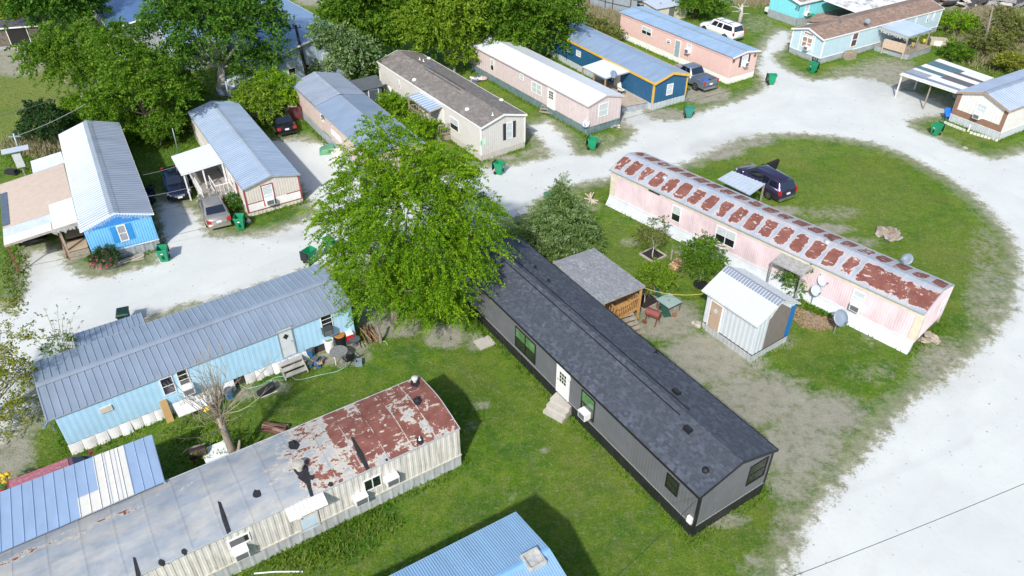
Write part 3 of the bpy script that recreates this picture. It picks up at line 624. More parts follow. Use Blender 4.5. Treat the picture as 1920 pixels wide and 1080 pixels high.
# R : beige home with red trim
Rh=Home('mobile_home','beige mobile home with red trim, white lower band and silver corrugated roof',Qd('-17.84 49.67 122.42 15.75 4.18 2.44 0.51 0.06 0.2 0.15 0.3'))
BEI=P('beige_siding',(.58,.54,.49),.6,var=.06,streak=(.5,.46,.41),sa=.4); REDT=P('brick_red_trim',(.3,.06,.07),.6,var=.15); Rh.walls(BEI,.2,.012).skirt(P('pale_block_skirting',(.6,.57,.5),.7,var=.15),.3,.02); Rh.roof(galv('pale_silver_roof',(.36,.45,.57),.36),.3,.06,duty=.42).fascia(P('grey_edge',(.35,.4,.45),.5,.2),.08); Rh.ridge(galv('silver_ridge',(.5,.57,.66)),.45,lift=.055).corners(REDT,.08)
Rh.cells('E0',[(-1.98,1.98,.38,1.0,.0,.022)],'lower_band',WHT); Rh.cells('E0',[(-2.05,2.05,.3,.37,.0,.034),(-2.05,-.92+.0,1.0,1.06,.0,.034),(.62,2.05,1.0,1.06,0,.034)],'trim_board',REDT); Rh.cells('L',[(0.1,15.6,.38,1.0,.0,.022)],'lower_band',WHT)
a0,a1,z0,z1=Rh.win('E0',(490,349.5),(516,378.5),ac=(.05,.08,.6),gl=PALE); Rh.cells('E0',[(a0-.09,a0-.005,z0-.1,z1+.08,.0,.036),(a1+.005,a1+.09,z0-.1,z1+.08,.0,.036),(a0-.005,a1+.005,z1+.005,z1+.08,.0,.036)],'window_trim',REDT)
Rh.win('L',(1.5,2.0),(2.2,1.0),world=True,fr=REDT); Rh.win('L',(3.2,2.0),(3.9,1.0),world=True); Rh.door('L',(5.1,2.2),(6.0,.3),world=True)
# T : pinkish home partly under the big tree
Th=Home('mobile_home','dusty pink mobile home whose roof is half corrugated and half smooth blue metal',[-8.96,53.96,122.8,17.2,4.5,2.8,.6,.12,.1,.15,.8])
Th.walls(P('dusty_pink_siding',(.52,.42,.38),.65,var=.1,streak=(.6,.52,.47),sa=.5),.3,.012).skirt(SKG,.3,.02)
Th.roof(galv('smooth_blue_grey_roof',(.33,.42,.55),.4),1.2,.015,u1=11.4,duty=.85); rf1=Th.rf; Th.roof(GV,.3,.06,u0=11.3,duty=.5,lift=.09,name='rear_roof').fascia(P('grey_edge',(.35,.4,.45),.5,.2),.1); Th.ridge(galv('silver_ridge',(.5,.57,.66)),.35,u0=11.2,lift=.15); Th.rf=rf1; Th.ridge(galv('ridge_flashing',(.36,.42,.5)),.3,u1=11.2)
Th.win('L',(601,212),(607,229),fr=WHT); Th.door('L',(622,243),(640,268),mat=WHT); Th.cells('L',[(9.6,10.1,2.2,2.6,0,.05)],'wall_vent',GRILL)
# G : off-white home with taupe shingles
Gh=Home('mobile_home','off-white mobile home with taupe shingle roof and dark window shutters',Qd('-0.71 58.78 125.12 18.18 4.49 3.09 0.62 0.06 0.16 0.15 0.5'))
OFF=P('off_white_siding',(.6,.585,.56),.6,var=.05,dirt=(.5,.44,.36),da=.35); Gh.walls(OFF,.2,.008).skirt(P('taupe_skirting',(.5,.47,.43),.7,var=.1),.2,.015); Gh.roof(shingle('taupe_shingles',(.155,.14,.128),(.2,.185,.17),(.26,.24,.22),2.2,4),depth=0).fascia(WHT,.15).corners(WHT,.09)
Gh.win('E0',(949,231),(961,258),shut=P('dark_navy_shutter',(.02,.025,.04),.5),shw=.3,gl=PALE); Gh.win('L',(747,149),(751,167),bw=.05); Gh.win('L',(11.4-7.9,2.3),(12.8-7.9,1.2),world=True); Gh.door('L',(824,203),(833,236))
a,z=Gh.wpx('E0',905.5,267); sgn=Gh.cells('E0',[(a-.28,a+.28,z-.22,z+.22,.0,.03)],'number_plate',P('green_white_plate',(.5,.78,.6),.5))
for p,k,m_ in(((876,205),'dome',FRAME),((940,188),'dome',FRAME),((920,202),'pipe',GRILL),((924,216),'pipe',FRAME),((748,126),'dome',GRILL),((787,112),'pipe',FRAME),((794,115),'pipe',FRAME),((810,126),'box',P('blue_cap',(.1,.13,.3),.5)),((777,150),'dome',FRAME),((804,110),'dome',FRAME)): Gh.vent(*p,kind=k,mat=m_,r=.2 if k=='dome' else .12,h=.22)
sl=Gh.rr/(Gh.W/2); z=Gh.e+Gh.rr; mb=MB()
for v in(.22,-.22): mb.box(6.3,12.6,v-.02,v+.02,z-.22*sl-.01,z-.22*sl+.03)
mb.build('ridge_vent',BLK,Gh.rf)
# W : pale pink, white roof
Wh=Home('mobile_home','pale rose mobile home with bright white roof and slate-teal skirting',Qd('8.28 63.54 124.77 19.71 3.81 2.78 0.55 0.17 0.11 0.15 0.69'))
Wh.walls(P('pale_rose_siding',(.62,.53,.53),.6,var=.07,streak=(.5,.44,.44),sa=.45),.4,.01).skirt(TEAL,.35,.02); Wh.roof(P('white_roof_coating',(.66,.7,.74),.45,var=.04,dirt=(.6,.62,.63),da=.5),.9,.012,duty=.85).fascia(P('pale_rose_fascia',(.55,.48,.48),.6),.1)
Wh.win('L',(891.5,97),(897,119),bw=.05); Wh.win('L',(920,110),(926.5,134),bw=.05); Wh.win('L',(975,137),(982,152),gl=PALE); Wh.win('L',(997,151),(1015.5,181),cols=2,gl=PALE); Wh.door('L',(1028,163),(1039.5,207),pane='grid'); Wh.win('E0',(1123,196),(1139,215),cols=1,gl=PALE)
# N : navy home with yellow trim
Nh=Home('mobile_home','navy blue mobile home with yellow trim boards and light blue metal roof',Qd('15.03 68.9 121.46 17.75 4.15 2.77 0.62 0.09 0.22 0.15 0.65'))
YEL_=P('yellow_trim',(.68,.42,.06),.55,var=.12,streak=(.3,.2,.06),sa=.3); Nh.walls(P('navy_siding',(.018,.1,.21),.5,var=.12,streak=(.04,.12,.22),sa=.4),.3,.01).skirt(P('pale_grey_skirting',(.45,.5,.53),.5,var=.08,streak=(.7,.7,.7),sa=.5),.4,.025); Nh.roof(galv('light_blue_metal_roof',(.32,.43,.58),.4),.95,.02,duty=.8).corners(YEL_,.13)
Nh.fascia(YEL_,.22,eaves=True,ends=True)
Nh.win('E0',(1251,158.5),(1260,176),gl=PALE); Nh.win('L',(1064,87),(1069,99),gl=PALE); Nh.win('L',(1081,93),(1089,108),gl=PALE)
# S : salmon home
Sh=Home('mobile_home','salmon pink mobile home with white skirting and pale blue ribbed roof',Qd('23.5 75.21 123.06 17.23 3.7 2.84 0.28 0.11 0.23 0.15 0.64'))
Sh.walls(P('salmon_siding',(.72,.5,.46),.55,var=.04),.4,.008).skirt(P('white_skirting',(.8,.8,.78),.5,var=.06),.4,.02); Sh.roof(galv('pale_blue_ribbed_roof',(.36,.5,.66),.4),.32,.045,duty=.7).fascia(WHT,.12,eaves=False); Sh.ridge(galv('ridge_flashing',(.36,.42,.5)),.2,lift=.06)
Sh.cells('L',[(0,Sh.L,2.52,2.57,.0,.02)],'trim_board',P('salmon_trim',(.55,.3,.28),.6))
Sh.win('L',(1204.5,47.5),(1221,69.5),cols=2); Sh.win('L',(1250.5,72.5),(1257,83)); Sh.door('L',(1268,75),(1272.5,108),mat=P('grey_blue_door',(.3,.38,.42),.5),fr=WHT)
Sh.win('L',(1289,80),(1295,100),ac=(-.05,.0,.55),gl=PALE); Sh.win('E0',(1392,105),(1400,122),shut=P('dark_plum_shutter',(.06,.045,.055),.5),shw=.28,ac=(0,.05,.5),gl=PALE)
RB=P('rust_brown',(.12,.05,.035),.7)
for v in(1.55,-1.5):
    mb=MB(); c=(v,2.35); pts=[(c[0]+(.24 if k%2==0 else .1)*math.sin(math.pi*k/5),c[1]+(.24 if k%2==0 else .1)*math.cos(math.pi*k/5)) for k in range(10)]
    vs=[(-.02,y,zz) for y,zz in pts]+[(-.05,y,zz) for y,zz in pts]+[(-.08,c[0],c[1])]; mb.add(vs,[(k,(k+1)%10,10+(k+1)%10,10+k) for k in range(10)]+[(10+k,10+(k+1)%10,20) for k in range(10)]); mb.build('wall_star',RB,Sh.t)
# Q : pale blue home with brown roof
Qh=Home('mobile_home','pale blue mobile home with brown shingle roof and white framed bay window',Qd('31.95 81.61 31.41 20.26 4.23 2.72 0.64 0.07 0.23 0.15 0.65'))
Qh.walls(P('pale_blue_siding',(.45,.6,.68),.55,var=.05),.2,.008).skirt(SKG,.25,.025,cap=WHT); Qh.roof(shingle('brown_shingles',(.2,.135,.105),(.27,.19,.15),(.33,.25,.2),2.0,3.5),depth=0).fascia(WHT,.14).corners(WHT,.1)
Qh.cells('E0',[(-.95,-.85,.68,2.9,0,.03),(.95,1.05,.68,2.9,0,.03)],'trim_board',WHT)
Qh.win('E0',(.7,2.35),(-.7,1.15),cols=2,rows=2,world=True,bw=.1,ac=(-.25,-.1,.55),gl=P('tan_curtain_glass',(.32,.22,.17),.2,var=.4,sc_=3)); Qh.win('E0',(.65,2.85),(-.65,2.5),rows=1,world=True,bw=.07,gl=P('tan_curtain_glass',(.32,.22,.17),.2))
Qh.win('R',(1600,62),(1604,86),gl=P('plum_curtain_glass',(.1,.05,.06),.15,var=.5,sc_=3),bw=.09); Qh.win('R',(1719,32),(1717,44),bw=.1); Qh.win('R',(1741,25),(1739,42),bw=.1); Qh.win('R',(1752.5,22),(1750,38),bw=.1)
wing=MB(); wing.box(1,0.0,-.1,.1,0,.01)
Qh.vent(1555,37,'dome',FRAME,.35,.2); Qh.vent(1575,41,'box',GRILL,.14,.15)
mb=MB(); mb.hull8([(3.2,.2,3.2),(6.8,.2,3.2),(6.8,3.3,2.6),(3.2,3.3,2.6)],[(5.0,.1,3.32),(5.02,.1,3.32),(5.02,3.3,3.22),(5.0,3.3,3.22)]); mb.build('wing_roof',MC['brown_shingles'],Qh.rf); mb=MB(); mb.box(3.4,6.6,2.13,3.2,0,2.58); mb.build('wing_wall',MC['pale_blue_siding'],Qh.wall)
# C : brown and white home at the right edge
Ch=Home('mobile_home','white and brown panelled mobile home at the end of the gravel road',Qd('41.6 63.37 31.37 18.0 4.78 2.81 0.82 0.11 0.24 0.15 0.7'))
BRN=P('brown_board',(.25,.145,.1),.65,var=.12); Ch.walls(P('white_panel_siding',(.68,.68,.66),.55,var=.07,streak=(.55,.55,.53),sa=.5),.3,.01).skirt(P('pale_grey_skirting',(.45,.5,.53),.5),.22,.03,cap=P('white_cap',(.7,.7,.7),.5)); Ch.roof(galv('blue_white_corrugated_roof',(.42,.5,.64),.36),.32,.06,duty=.5).fascia(P('tan_fascia',(.38,.26,.19),.6),.15); Ch.ridge(galv('ridge_flashing',(.36,.42,.5)),.5,lift=.065)
Ch.cells('E0',[(-2.36,2.36,.74,1.3,.0,.03),(1.98,2.36,1.3,2.75,.0,.03),(-2.36,-2.0,1.3,2.75,.0,.03)],'trim_board',BRN)
Ch.win('E0',(1834,192),(1843,223),rows=3,gl=PALE,ac=(-.0,-.08,.6))
# U : turquoise home at the top
c=G(1492,49); a_=R(31.4); W_=4.6
Uh=Home('mobile_home','turquoise mobile home numbered 23 at the top of the park',[c.x-math.sin(a_)*W_/2,c.y+math.cos(a_)*W_/2,31.4,16,W_,2.9,.5,.25,.3,.15,.9])
Uh.walls(P('turquoise_siding',(.22,.66,.74),.5,var=.06),.25,.01).skirt(SKG,.3,.025); Uh.roof(P('mottled_brown_roof',(.24,.19,.17),.8,var=.35,dirt=(.7,.7,.68),da=.8),.8,.01).fascia(WHT,.3); Uh.win('R',(1.0,2.6),(1.7,1.2),world=True,ac=(0,-.1,.55),gl=PALE)
def digits(home,face,a,z,txt,h,mat,th=.02):
    seg={'0':'abcdef','1':'bc','2':'abged','3':'abgcd','4':'fgbc','5':'afgcd','6':'afgedc','7':'abc','8':'abcdefg','9':'abcdfg'}
    w=h*.5; t=h*.16; mb=MB(); sgn=-1 if face in('E0','L') else 1
    for ch in txt:
        for g in seg.get(ch,''):
            x0,x1,y0,y1={'a':(0,w,h-t,h),'g':(0,w,h/2-t/2,h/2+t/2),'d':(0,w,0,t),'f':(0,t,h/2,h),'b':(w-t,w,h/2,h),'e':(0,t,0,h/2),'c':(w-t,w,0,h/2)}[g]
            q=(a+sgn*x0,a+sgn*x1); home.fbox(mb,face,min(q),max(q),z+y0,z+y1,.012,.012+th)
        a+=sgn*w*1.4
    mb.build('house_number',mat,home.t)
a,z=Uh.wpx('E0',1491.5,18.5); digits(Uh,'E0',a,z,'23',.45,BLK)
digits(Qh,'E0',-1.15,.12,'628',.42,BLK,.035)
# Z : little shed in the yard
Zh=Home('garden_shed','small white metal shed with tan door and grey boarded gable',Qd('15.04 33.41 125.1 3.8 3.17 2.8 1.0 0.27 0.07 0.25 0.51'),cat='shed')
WM=P('white_metal_wall',(.58,.64,.69),.35,.1,var=.05); Zh.walls(WM,.33,.02).skirt(P('galvanised_skirting',(.5,.54,.57),.4,.3,var=.12),.3,.02); Zh.roof(P('white_ribbed_roof',(.56,.61,.64),.35,.1,var=.05),.2,.035,duty=.6).fascia(P('shed_fascia',(.6,.6,.57),.5),.06); Zh.ridge(galv('shed_ridge',(.3,.34,.42)),.75,lift=.03)
Zh.cells('E0',[(-1.12,.72,.56,2.72,.0,.03)],'gable_boards',P('weathered_grey_boards',(.17,.15,.135),.8,var=.25,sc_=5,stretch=(1,6,.4))); Zh.cells('E0',[(-1.585,-1.13,.56,2.85,.0,.032)],'blue_board',P('blue_paint',(.01,.14,.4),.5)); MB().add([(-.002,-1.15,2.72),(-.03,-1.15,2.72),(-.002,.72,2.72),(-.03,.72,2.72),(-.002,0,3.6),(-.03,0,3.6)],[(1,3,5),(0,4,2),(0,1,5,4),(2,4,5,3),(0,2,3,1)]).build('gable_boards',MC['weathered_grey_boards'],Zh.t)
Zh.cells('L',[(0,3.8,.5,.55,.0,.03)],'base_trim',BLK); Zh.cells('E0',[(-1.585,1.585,.5,.55,.0,.035)],'base_trim',BLK)
Zh.door('L',(1336,563),(1346,623),mat=P('tan_door',(.44,.33,.25),.5),pane='diamond',glm=PALE,fr=WHT)
# X : blue roof at the bottom edge
Xh=Home('mobile_home','home at the bottom edge of which mostly the sky blue corrugated roof shows',[1.41,17.70,-148.9,16,4.5,2.95,.6,.3,.06,.1,.6])
XB=P('sky_blue_corrugated_roof',(.27,.44,.62),.4,.15,var=.08,sc_=1,stretch=(2,.3,1)); Xh.walls(P('pale_blue_wall',(.4,.5,.58),.6),.3,.01).skirt(SKG,.3,.02); Xh.roof(XB,.105,.022,duty=.45).fascia(XB,.08); Xh.ridge(P('sky_blue_ridge',(.24,.46,.75),.4,.1),.3,lift=.04)
g=Xh.loc(G(1000,1055,3.35)); mb=MB(); x0,y0=g.x,g.y; zt=Xh.top(y0)
for a0,a1,b0,b1 in((-.38,.38,-.38,-.3),(-.38,.38,.3,.38),(-.38,-.3,-.3,.3),(.3,.38,-.3,.3)): mb.box(x0+a0,x0+a1,y0+b0,y0+b1,zt-.2,zt+.12)
mb.box(x0-.3,x0+.3,y0-.3,y0+.3,zt-.2,zt+.05); mb.build('skylight',P('skylight_grey',(.45,.45,.42),.3,var=.25,sc_=5),Xh.rf)
# neighbours beyond the trees
def nb(label,p,yaw,L,W,e,rr,wallm,roofm,z=0,pitch=.6):
    g=G(*p,z); h=Home('house',label,[g.x,g.y,yaw,L,W,e,rr,.25,.3,.3,.3],cat='house'); h.walls(wallm,.4,.01).skirt(SKG,.3,.02).roof(roofm,pitch,.02).fascia(WHT,.15); return h
BW=P('pale_blue_house_wall',(.38,.48,.58),.6,var=.1)
n1=nb('blue metal roofed house behind the trees, nearest the top left corner',(275,95),122,17,6.0,3,.5,P('grey_wall',(.3,.32,.34),.7),galv('faded_blue_metal_roof',(.1,.2,.4),.35))
n2=nb('pale blue walled house with two-level blue roof behind the dark leaning pole',(600,150),128,22,9,3.4,1.0,BW,galv('soft_blue_roof',(.25,.38,.58),.4))
n2.win('E0',(3.2,2.6),(2.4,1.2),world=True); n2.win('E0',(-.6,2.6),(-1.5,1.2),world=True); n2.win('E0',(1.6,2.6),(.9,1.2),world=True)
n3=nb('low bluish outbuilding glimpsed through the large tree',(385,128),120,9,5,2.6,.5,BW,galv('soft_blue_roof',(.25,.38,.58),.4))
n4=nb('weathered timber shed with dark doorway at the top left edge',(8,82),15,5,4,2.4,.4,P('weathered_timber',(.13,.11,.09),.8,var=.4),P('old_tin_roof',(.12,.12,.15),.6,.3)); n4.rf.parent=n4.t; n4.door('R',(1.4,2.2),(3.4,.3),world=True,mat=BLK)
# ================= FOLIAGE =================
def Vp(px,py,y):
    d=ray(px,py); t=y/d.y; return np.array((d.x*t,y,CAMH+d.z*t))
def pxm(px,py,p): # metres per survey pixel at a point
    return ((Vector(p)-Vector((0,0,CAMH))).dot(FW))/FPX
def unit(v): return v/(np.linalg.norm(v,axis=-1,keepdims=True)+1e-9)
def sprays(C,DIR,LEN,RAD,nl,ls,asp=.45,droop=.35,seed=0,flat=.6,tint=None,up=.6):
    """leaves along short arching branchlets: C start, DIR unit, LEN, RAD spread; nl leaves each"""
    r=np.random.RandomState(seed); K=len(C); t=r.rand(K,nl)**.8
    p=C[:,None]+DIR[:,None]*(t*LEN[:,None])[...,None]; p[...,2]-=droop*LEN[:,None]*t**2
    off=unit(r.randn(K,nl,3))*(r.rand(K,nl,1)**.5)*RAD[:,None,None]*(1.1-.75*t[...,None]); off[...,2]*=flat
    p=(p+off).reshape(-1,3); n=len(p)
    ax=unit(np.repeat(DIR,nl,0)*.8+r.randn(n,3)*.7+np.array((0,0,-.25))); nm=unit(r.randn(n,3)*.8+np.array((0,0,up)))
    sd_=unit(np.cross(ax,nm)); L=ls*(.6+.8*r.rand(n,1)); W=L*asp
    V=np.stack([p-ax*L*.5,p+sd_*W*.5,p+ax*L*.5,p-sd_*W*.5],1).reshape(-1,3)
    F=np.arange(n*4).reshape(n,4)
    tn=np.repeat(tint if tint is not None else r.rand(K),nl*4)
    return V,F,tn
def crown(lobes,nk,nl,ls,mat,parent,seed=1,l0=1.0,rad=.45,droop=.3,asp=.45,flat=.6,name='crown',minz=.15,origin=(0,0,0),bias=-.25):
    r=np.random.RandomState(seed); Lb=np.array(lobes); w_=Lb[:,3]*Lb[:,4]+Lb[:,3]*Lb[:,5]; w_/=w_.sum()
    k=r.choice(len(Lb),nk,p=w_); d=r.randn(nk,3); d=unit(d); d[:,2]=np.where(d[:,2]<bias,-d[:,2]*.8,d[:,2]); d=unit(d)
    rr=.45+.5*r.rand(nk,1)**.6
    C=Lb[k,:3]+d*Lb[k,3:6]*rr
    DIR=unit(d*np.array((1,1,.55))+r.randn(nk,3)*.35); LEN=l0*(.6+.8*r.rand(nk)); RAD=rad*(.6+.8*r.rand(nk))
    tl=r.rand(len(Lb)); tn=np.clip(.25*tl[k]+.75*r.rand(nk),0,1)
    V,F,tn=sprays(C,DIR,LEN,RAD,nl,ls,asp,droop,seed+5,flat,tn)
    V[:,2]=np.maximum(V[:,2],minz*r.rand(len(V))); V=V-np.array(origin)
    return npmesh(name,V,F,mat,parent,tn)
BARK=P('grey_bark',(.22,.19,.16),.85,var=.35,sc_=6,stretch=(3,3,.6)); PBARK=P('pale_bark',(.42,.4,.37),.8,var=.3,sc_=5,stretch=(3,3,.6)); DBARK=P('dark_bark',(.08,.065,.05),.9,var=.35,sc_=6)
LV={'bright':leafmat('bright_green_leaves',(.05,.14,.006),(.145,.3,.01),(.32,.46,.02)),
'mid':leafmat('mid_green_leaves',(.045,.12,.01),(.1,.21,.015),(.2,.34,.03)),
'dark':leafmat('dark_green_leaves',(.025,.08,.012),(.06,.16,.015),(.13,.26,.025),.22),
'lime':leafmat('lime_green_leaves',(.08,.16,.015),(.17,.29,.02),(.3,.42,.04)),
'silver':leafmat('silver_green_leaves',(.05,.11,.03),(.12,.21,.06),(.33,.41,.25),.15),
'cedar':leafmat('cedar_foliage',(.05,.105,.025),(.125,.21,.05),(.33,.42,.23),.12),
'olive':leafmat('olive_leaves',(.06,.09,.02),(.15,.18,.04),(.27,.28,.1),.25),
'gold':leafmat('yellow_green_leaves',(.09,.12,.02),(.22,.25,.03),(.36,.36,.06)),
'deep':leafmat('deep_green_leaves',(.012,.04,.012),(.028,.075,.018),(.06,.13,.03),.2)}
def tree(name,label,cat,b,lobes,leaf,nk,nl=36,ls=.2,bark=None,trunk=.2,top=None,l0=1.1,rad=.5,droop=.35,group=None,seed=1,asp=.45,dy=1.0,limbs=7,lean=None,flat=.6):
    """b: ground survey point of the trunk foot; lobes (px,py,rpx[,dy]) seen from the survey camera"""
    g=G(*b); t=thing(name,label,cat,(g.x,g.y,0),0,group); r=random.Random(seed)
    Lb=[]
    for q in lobes:
        off=q[3] if len(q)>3 else r.uniform(-1,1)*dy
        p=Vp(q[0],q[1],g.y+off); rm=q[2]*pxm(0,0,p); Lb.append((p[0],p[1],max(p[2],rm*.5),rm,rm,rm*.85))
    crown(Lb,nk,nl,ls,LV[leaf],t,seed,l0,rad,droop,asp,flat,origin=(g.x,g.y,0))
    bark=bark or BARK; mb=MB(); zs=[q[2] for q in Lb]; zc=sum(zs)/len(zs)
    cx=sum(q[0] for q in Lb)/len(Lb)-g.x; cy=sum(q[1] for q in Lb)/len(Lb)-g.y
    zt=top or max(.6,zc*.75); k=.45
    if trunk:
        fork=(cx*k,cy*k,zt*.6)
        mb.tube([(0,0,-.1),(cx*.08+r.uniform(-.1,.1),cy*.1,zt*.2),fork],[trunk*1.25,trunk,trunk*.75],8)
        for q in sorted(Lb,key=lambda q:-q[3])[:limbs]:
            e=(q[0]-g.x,q[1]-g.y,q[2]+q[5]*.2); m=tuple((fork[i]*.55+e[i]*.45)+(r.uniform(-.3,.3) if i<2 else -.1) for i in range(3))
            mb.tube([fork,m,e],[trunk*.6,trunk*.38,trunk*.1],6)
            for _ in range(3):
                d=Vector((r.gauss(0,1),r.gauss(0,1),r.uniform(0,1))).normalized()*q[3]*.8
                mb.tube([m if _==0 else e,(e[0]+d.x,e[1]+d.y,e[2]+d.z*.7)],[trunk*.2,trunk*.05],5)
        mb.build('trunk',bark,t,True)
    return t
GT='trees crowding the back of the park'; GS='shrubs growing wild behind the homes'
tree('shade_tree','large feathery bright green tree in the middle of the park drooping over the charcoal home','tree',(742,604),
 [(745,302,62,2.5),(685,352,56,1.5),(810,338,68,1.5),(652,430,46,.5),(765,415,100,0),(872,408,56,.5),(705,495,72,-.5),(825,495,78,-.8),(890,455,42,0),(765,552,48,-1.5),(700,556,36,-1.2),(835,556,36,-1.2),(712,248,28,3),(632,395,28,1),(850,335,32,1.5),(915,412,20,.5),(668,300,24,2.5),(648,480,28,-.5),(612,425,12,.5),(790,586,20,-1.6),(845,572,22,-1.4),(905,505,18,-.5)],
 'bright',2500,66,.135,BARK,.28,l0=1.25,rad=.26,droop=.5,seed=3,asp=.42,limbs=10)
tree('dark_shade_tree','huge dark green tree with pale forked trunk behind the beige red-trimmed home','tree',(420,178),[(400,60,78,0),(335,50,58),(470,60,62),(318,112,36),(478,122,38),(400,10,66),(312,22,32),(508,104,26),(372,118,38),(455,5,60),(360,-20,56),(484,32,34)],'dark',1250,40,.28,PBARK,.42,l0=1.6,rad=.7,group=GT,seed=5,limbs=9)
tree('willow_tree','light green airy tree with white speckled trunk beside the left lawn','tree',(171,228),[(110,105,44),(150,85,36),(80,118,30),(188,142,36),(130,135,32),(62,95,18),(205,90,28),(100,75,22)],'mid',520,40,.24,PBARK,.2,group=GT,seed=6,l0=1.4,droop=.6)
tree('crooked_tree','leafy tree with dark leaning trunk behind the beige red-trimmed home','tree',(285,268),[(235,110,34),(275,135,38),(215,70,28),(300,165,34),(240,165,32),(330,180,28),(195,195,30)],'mid',560,40,.24,DBARK,.15,group=GT,seed=7)
tree('corner_tree','dark tree with bare pale limbs at the top left corner','tree',(100,92),[(110,22,44),(150,20,36),(60,8,40),(110,-20,50),(20,-15,40)],'dark',640,36,.34,PBARK,.3,group=GT,seed=8,l0=1.6,rad=.7)
tree('edge_tree','pale yellow-green tree on the top left edge above the timber shed','tree',(15,70),[(20,22,30),(-10,5,40),(45,30,18)],'lime',260,36,.3,PBARK,.14,group=GT,seed=9)
tree('silver_tree','silvery grey-green tree beside the dark leaning pole','tree',(655,168),[(635,80,32),(668,100,32),(606,62,20),(642,120,24),(688,125,22)],'silver',400,38,.26,BARK,.18,group=GT,seed=10)
tree('broad_tree','broad mid-green tree between the silvery tree and the lime green tree','tree',(705,125),[(650,22,46),(700,40,50),(742,12,44),(632,28,24),(705,80,34),(690,-20,60),(755,60,30)],'mid',900,40,.3,DBARK,.26,group=GT,seed=11,l0=1.4,rad=.65)
tree('lime_tree','bright lime green tree hanging over the end of the off-white home','tree',(852,138),[(815,48,54),(850,80,34),(782,40,40),(865,25,38),(812,90,26),(830,0,40),(870,110,16)],'lime',900,40,.27,PBARK,.16,group=GT,seed=12,l0=1.3,rad=.55)
tree('overhanging_tree','wide green tree hanging over the white roofed home and the navy home','tree',(1000,118),[(910,18,44),(962,48,48),(1010,38,48),(1035,68,28),(980,78,32),(928,66,28),(1048,15,38),(960,-10,50),(1060,45,16),(890,45,24)],'mid',1050,40,.3,DBARK,.26,group=GT,seed=13,l0=1.4,rad=.6)
tree('fence_tree','small leafy tree in front of the far metal fence','tree',(1300,34),[(1310,6,28),(1332,18,18),(1292,4,16),(1345,2,18)],'mid',260,34,.26,DBARK,.22,group='trees by the far fence',seed=14)
# shrubs behind
k=0
for b,lob,lf,lab in (((120,262),[(85,228,34),(110,245,26),(62,250,20),(75,208,20)],'deep','dark rounded bush behind the bright blue home by the lawn'),
 ((148,232),[(145,198,22),(140,220,18)],'bright','bright green shrub against the back of the bright blue home'),
 ((200,245),[(190,205,30),(215,232,26),(175,225,20)],'mid','tangled green shrub under the white speckled trunk'),
 ((250,262),[(235,240,26),(258,225,22)],'mid','low shrub just right of the bright blue home roof end'),
 ((330,240),[(330,212,28),(305,232,24),(340,190,20)],'mid','bushy shrub at the far end of the beige red-trimmed home'),
 ((302,272),[(290,242,26),(315,226,24),(300,255,20)],'mid','shrub beside the dark leaning trunk, nearest the white porch roof'),
 ((228,266),[(222,248,20),(240,255,16)],'bright','small bright shrub just behind the bright blue home roof corner'),
 ((272,238),[(268,205,30),(255,185,24),(292,200,22)],'bright','tall green thicket between the speckled trunk and the dark leaning trunk'),
 ((350,200),[(345,165,26),(365,180,20),(330,150,20)],'mid','thicket in front of the far end of the beige red-trimmed home roof'),
 ((480,232),[(478,185,34),(455,200,22),(500,205,30)],'lime','lush yellow-green shrub beside the porch rails behind the black car'),
 ((535,208),[(530,172,34),(548,190,20),(505,150,20)],'bright','bright green shrub at the far corner of the dusty pink home'),
 ((712,158),[(702,138,28),(722,148,18),(690,158,16)],'mid','green shrub between the grey shed door and the off-white home'),
 ((760,225),[(745,205,24),(768,222,18),(728,192,16)],'bright','weedy green shrub beside the small porch of the off-white home'),
 ((790,262),[(785,240,22),(808,248,20),(822,262,14)],'bright','weedy shrub in front of the porch steps of the off-white home'),
 ((730,170),[(722,170,12),(715,185,10)],'mid','small weed clump by the white leaning panel'),
 ((590,150),[(598,132,16),(575,140,12)],'silver','grey-green sapling under the pale blue walled house'),
 ((1135,78),[(1120,60,26),(1145,70,20),(1098,48,20)],'olive','rough olive thicket between the navy home and the salmon home'),
 ((1480,-2),[(1475,-12,20)],'olive','scrubby bush beyond the turquoise home'),
 ((1800,62),[(1795,48,26),(1815,60,20)],'bright','bright green thicket behind the pale blue home'),
 ((1850,100),[(1845,80,30),(1870,90,24),(1830,105,16)],'olive','olive scrub around the leaning grey trunk'),
 ((1900,80),[(1895,55,34),(1915,80,26),(1880,35,24)],'olive','tall olive scrub at the right edge below the debris'),
 ((1790,112),[(1788,98,18),(1805,104,14)],'mid','dark green bush left of the leaning grey trunk'),
 ((1900,135),[(1900,120,20),(1880,118,14)],'gold','yellowish scrub above the blue and white roof')):
    k+=1; tree('shrub',lab,'shrub',b,lob,lf,int(60+2.6*sum(q[2] for q in lob)),30,.2,BARK,.07,seed=20+k,l0=.8,rad=.42,droop=.2,group=GS,dy=.6,limbs=4)
# evergreen in the yard
g=G(1048,462); t=thing('cedar_tree','conical grey-green evergreen beside the grey shingled porch roof','tree',(g.x,g.y,0))
Lb=[]; 
for i in range(9):
    f=i/8; R_=2.55*(1-f)**.8+.12; n=max(1,int(9*(1-f)+1))
    for j in range(n): a=2*math.pi*j/n+i; Lb.append((R_*.62*math.cos(a),R_*.62*math.sin(a),.5+4.0*f,R_*.5+.1,R_*.5+.1,.6))
crown(Lb,1100,46,.15,LV['cedar'],t,41,.75,.26,.12,.3,.7,bias=-.1); crown([(0,0,3.7,.5,.5,.9),(0,0,4.4,.28,.28,.7),(0,0,5.0,.1,.1,.45)],260,34,.12,LV['cedar'],t,42,.45,.15,-.2,.3,.8,bias=-.9,name='leader'); MB().tube([(0,0,-.1),(.05,.05,2.4),(0,0,4.9)],[.2,.1,.02],8).build('trunk',BARK,t,True)
